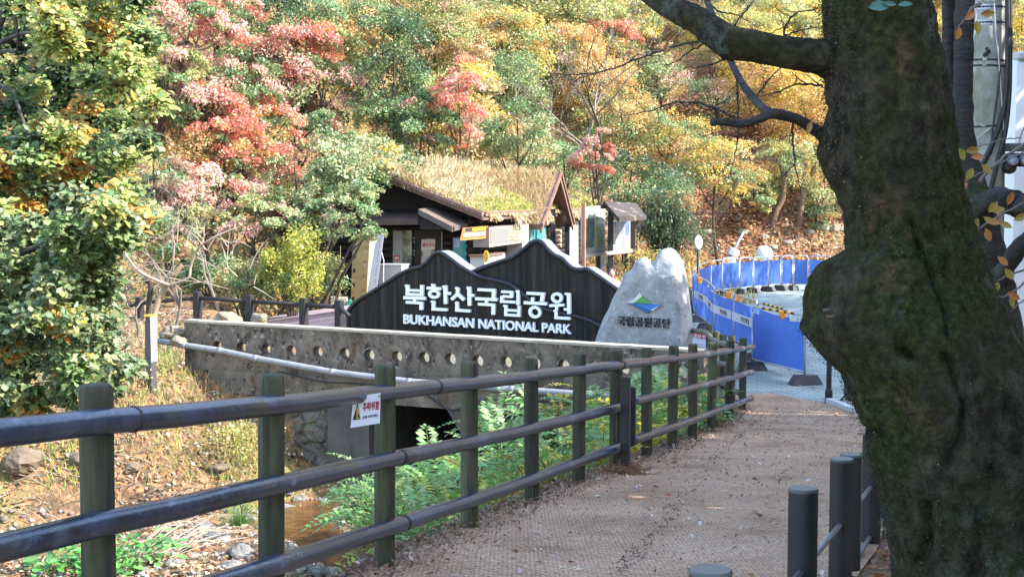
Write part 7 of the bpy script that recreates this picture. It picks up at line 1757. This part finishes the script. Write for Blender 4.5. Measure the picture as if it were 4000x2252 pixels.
path_scatter('leaf_bits', 'small brown leaf bits all over the coir path', 3500, .016, [((.24,.15,.105),4),((.30,.20,.14),3),((.45,.36,.28),1)], False, .032, tilt=.5)
cs = [ground_hit(*q_, 4, 30) for q_ in ((2985,1625),(2900,1700),(2800,1800),(2640,1990),(2480,2180),(2420,2260))]
XS = []
for a_, b_ in zip(cs[:-1], cs[1:]):
    for k in range(70): q = a_.lerp(b_, rng.random()**1.4); XS.append((q.x+rng.normal()*.045, q.y+rng.normal()*.03))
XS = np.array(XS); n = len(XS); V, Q = kites(np.column_stack([XS, path_z(XS[:,1])+.036+np.abs(rng.normal(size=n))*.008]), unit(rng.normal(size=(n,3))*.6+[0,0,1]), .024, .5, rng, .16)
tag(npobj('seam_crumbs', V, Q, m_leaf, base=(2,10,-.9), col=jitter(rng, pick(rng, [((.10,.065,.045),4),((.20,.13,.09),3),((.40,.32,.25),1)], n), .2)), 'leaf crumbs caught along the seam of the coir matting', 'fallen leaves', kind='stuff')
n = 500; x = rng.uniform(3.9, 11, n); y = rng.uniform(24.2, 56, n)
V, Q = kites(np.stack([x,y,np.full(n, Z_ROAD+.02)],1), unit(rng.normal(size=(n,3))*.3+[0,0,1]), .06, .5, rng, .1)
tag(npobj('road_leaves', V, Q, m_leaf, base=(7,38,Z_ROAD), col=jitter(rng, pick(rng, LIT, n), .2)), 'few dark leaves lying on the paved road', 'fallen leaves', kind='stuff')
# litter under the huge trunk
n = 1500; x = rng.uniform(1.4, 3.6, n); y = rng.uniform(4.6, 9.5, n); k = x > np.interp(y, XRy, XRx)+.02; x, y = x[k], y[k]
V, Q = kites(np.stack([x,y,terrain(x,y)+.02+np.abs(rng.normal(size=len(x)))*.02],1), unit(rng.normal(size=(len(x),3))*.5+[0,0,1]), .075, .6, rng, .15)
tag(npobj('trunk_leaves', V, Q, m_leaf, base=(2.5,6.5,-.3), col=jitter(rng, pick(rng, [((.22,.08,.04),4),((.34,.16,.09),3),((.45,.30,.2),1)], len(x)), .2)), 'russet fallen leaves at the foot of the huge trunk', 'fallen leaves', kind='stuff')

# ---------------------------------------------------------------- crowns outside the frame whose shade lies over the path, fence and road
def shade_tree(label, x, y, zc, rad, n, seed, tr=.18):
    rng = np.random.default_rng(seed); gz = tz(x, y); t = thing('zelkova_tree', label, 'tree', (x, y, gz), 'trees shading the path')
    X, Nn, col, sc = crown_cloud(rng, (x, y, zc), rad, n, .3, [(OLIVE,1),(GREEN,2)], spray=.34, flat=.35, ns=70, shell=.2); V, Q = kites(X, Nn, .34, .7, rng, .05); npobj('crown', V, Q, m_leaf, parent=t, col=col)
    mb = MB().tube([(x,y,gz-.3),(x+.1,y,gz+(zc-gz)*.5),(x,y,zc+rad[2]*.5)], [tr,tr*.8,tr*.3], 10)
    for k in sc[:16]: mb.tube([Vector((x,y,gz+(zc-gz)*.6)), Vector((x,y,zc)).lerp(Vector(k), .6), Vector(k)], [tr*.4,tr*.25,.03], 6)
    obj('trunk', mb, m_trunk, t)
SH = [(6.2,3.0,4.6,(2.6,3.2,3.6)),(6.8,8.2,3.8,(2.4,2.9,3.2)),(8.8,12.6,3.4,(2.3,2.9,3.4)),(10.8,17.0,3.0,(2.4,2.8,3.6)),(12.6,21.5,3.2,(2.4,2.6,3.4)),(9.6,4.5,7.0,(2.8,3.5,2.8)),(11.5,11.0,7.2,(2.6,3.2,2.4)),(17.5,25.0,7.5,(3.0,3.0,3.4)),(20.0,31.0,8.6,(3.2,3.4,3.6)),(22.0,37.0,9.4,(3.2,3.6,3.6)),(24.5,43.0,10.2,(3.2,3.6,3.6)),(15.6,30.0,5.0,(2.2,2.6,2.6)),(4.2,-3.0,5.0,(2.6,3,3))]
for i, (x, y, z, r) in enumerate(SH): shade_tree('broad green shade tree standing outside the view beside the path', x, y, z, r, 4200 if i < 7 else 5200, 300+i)
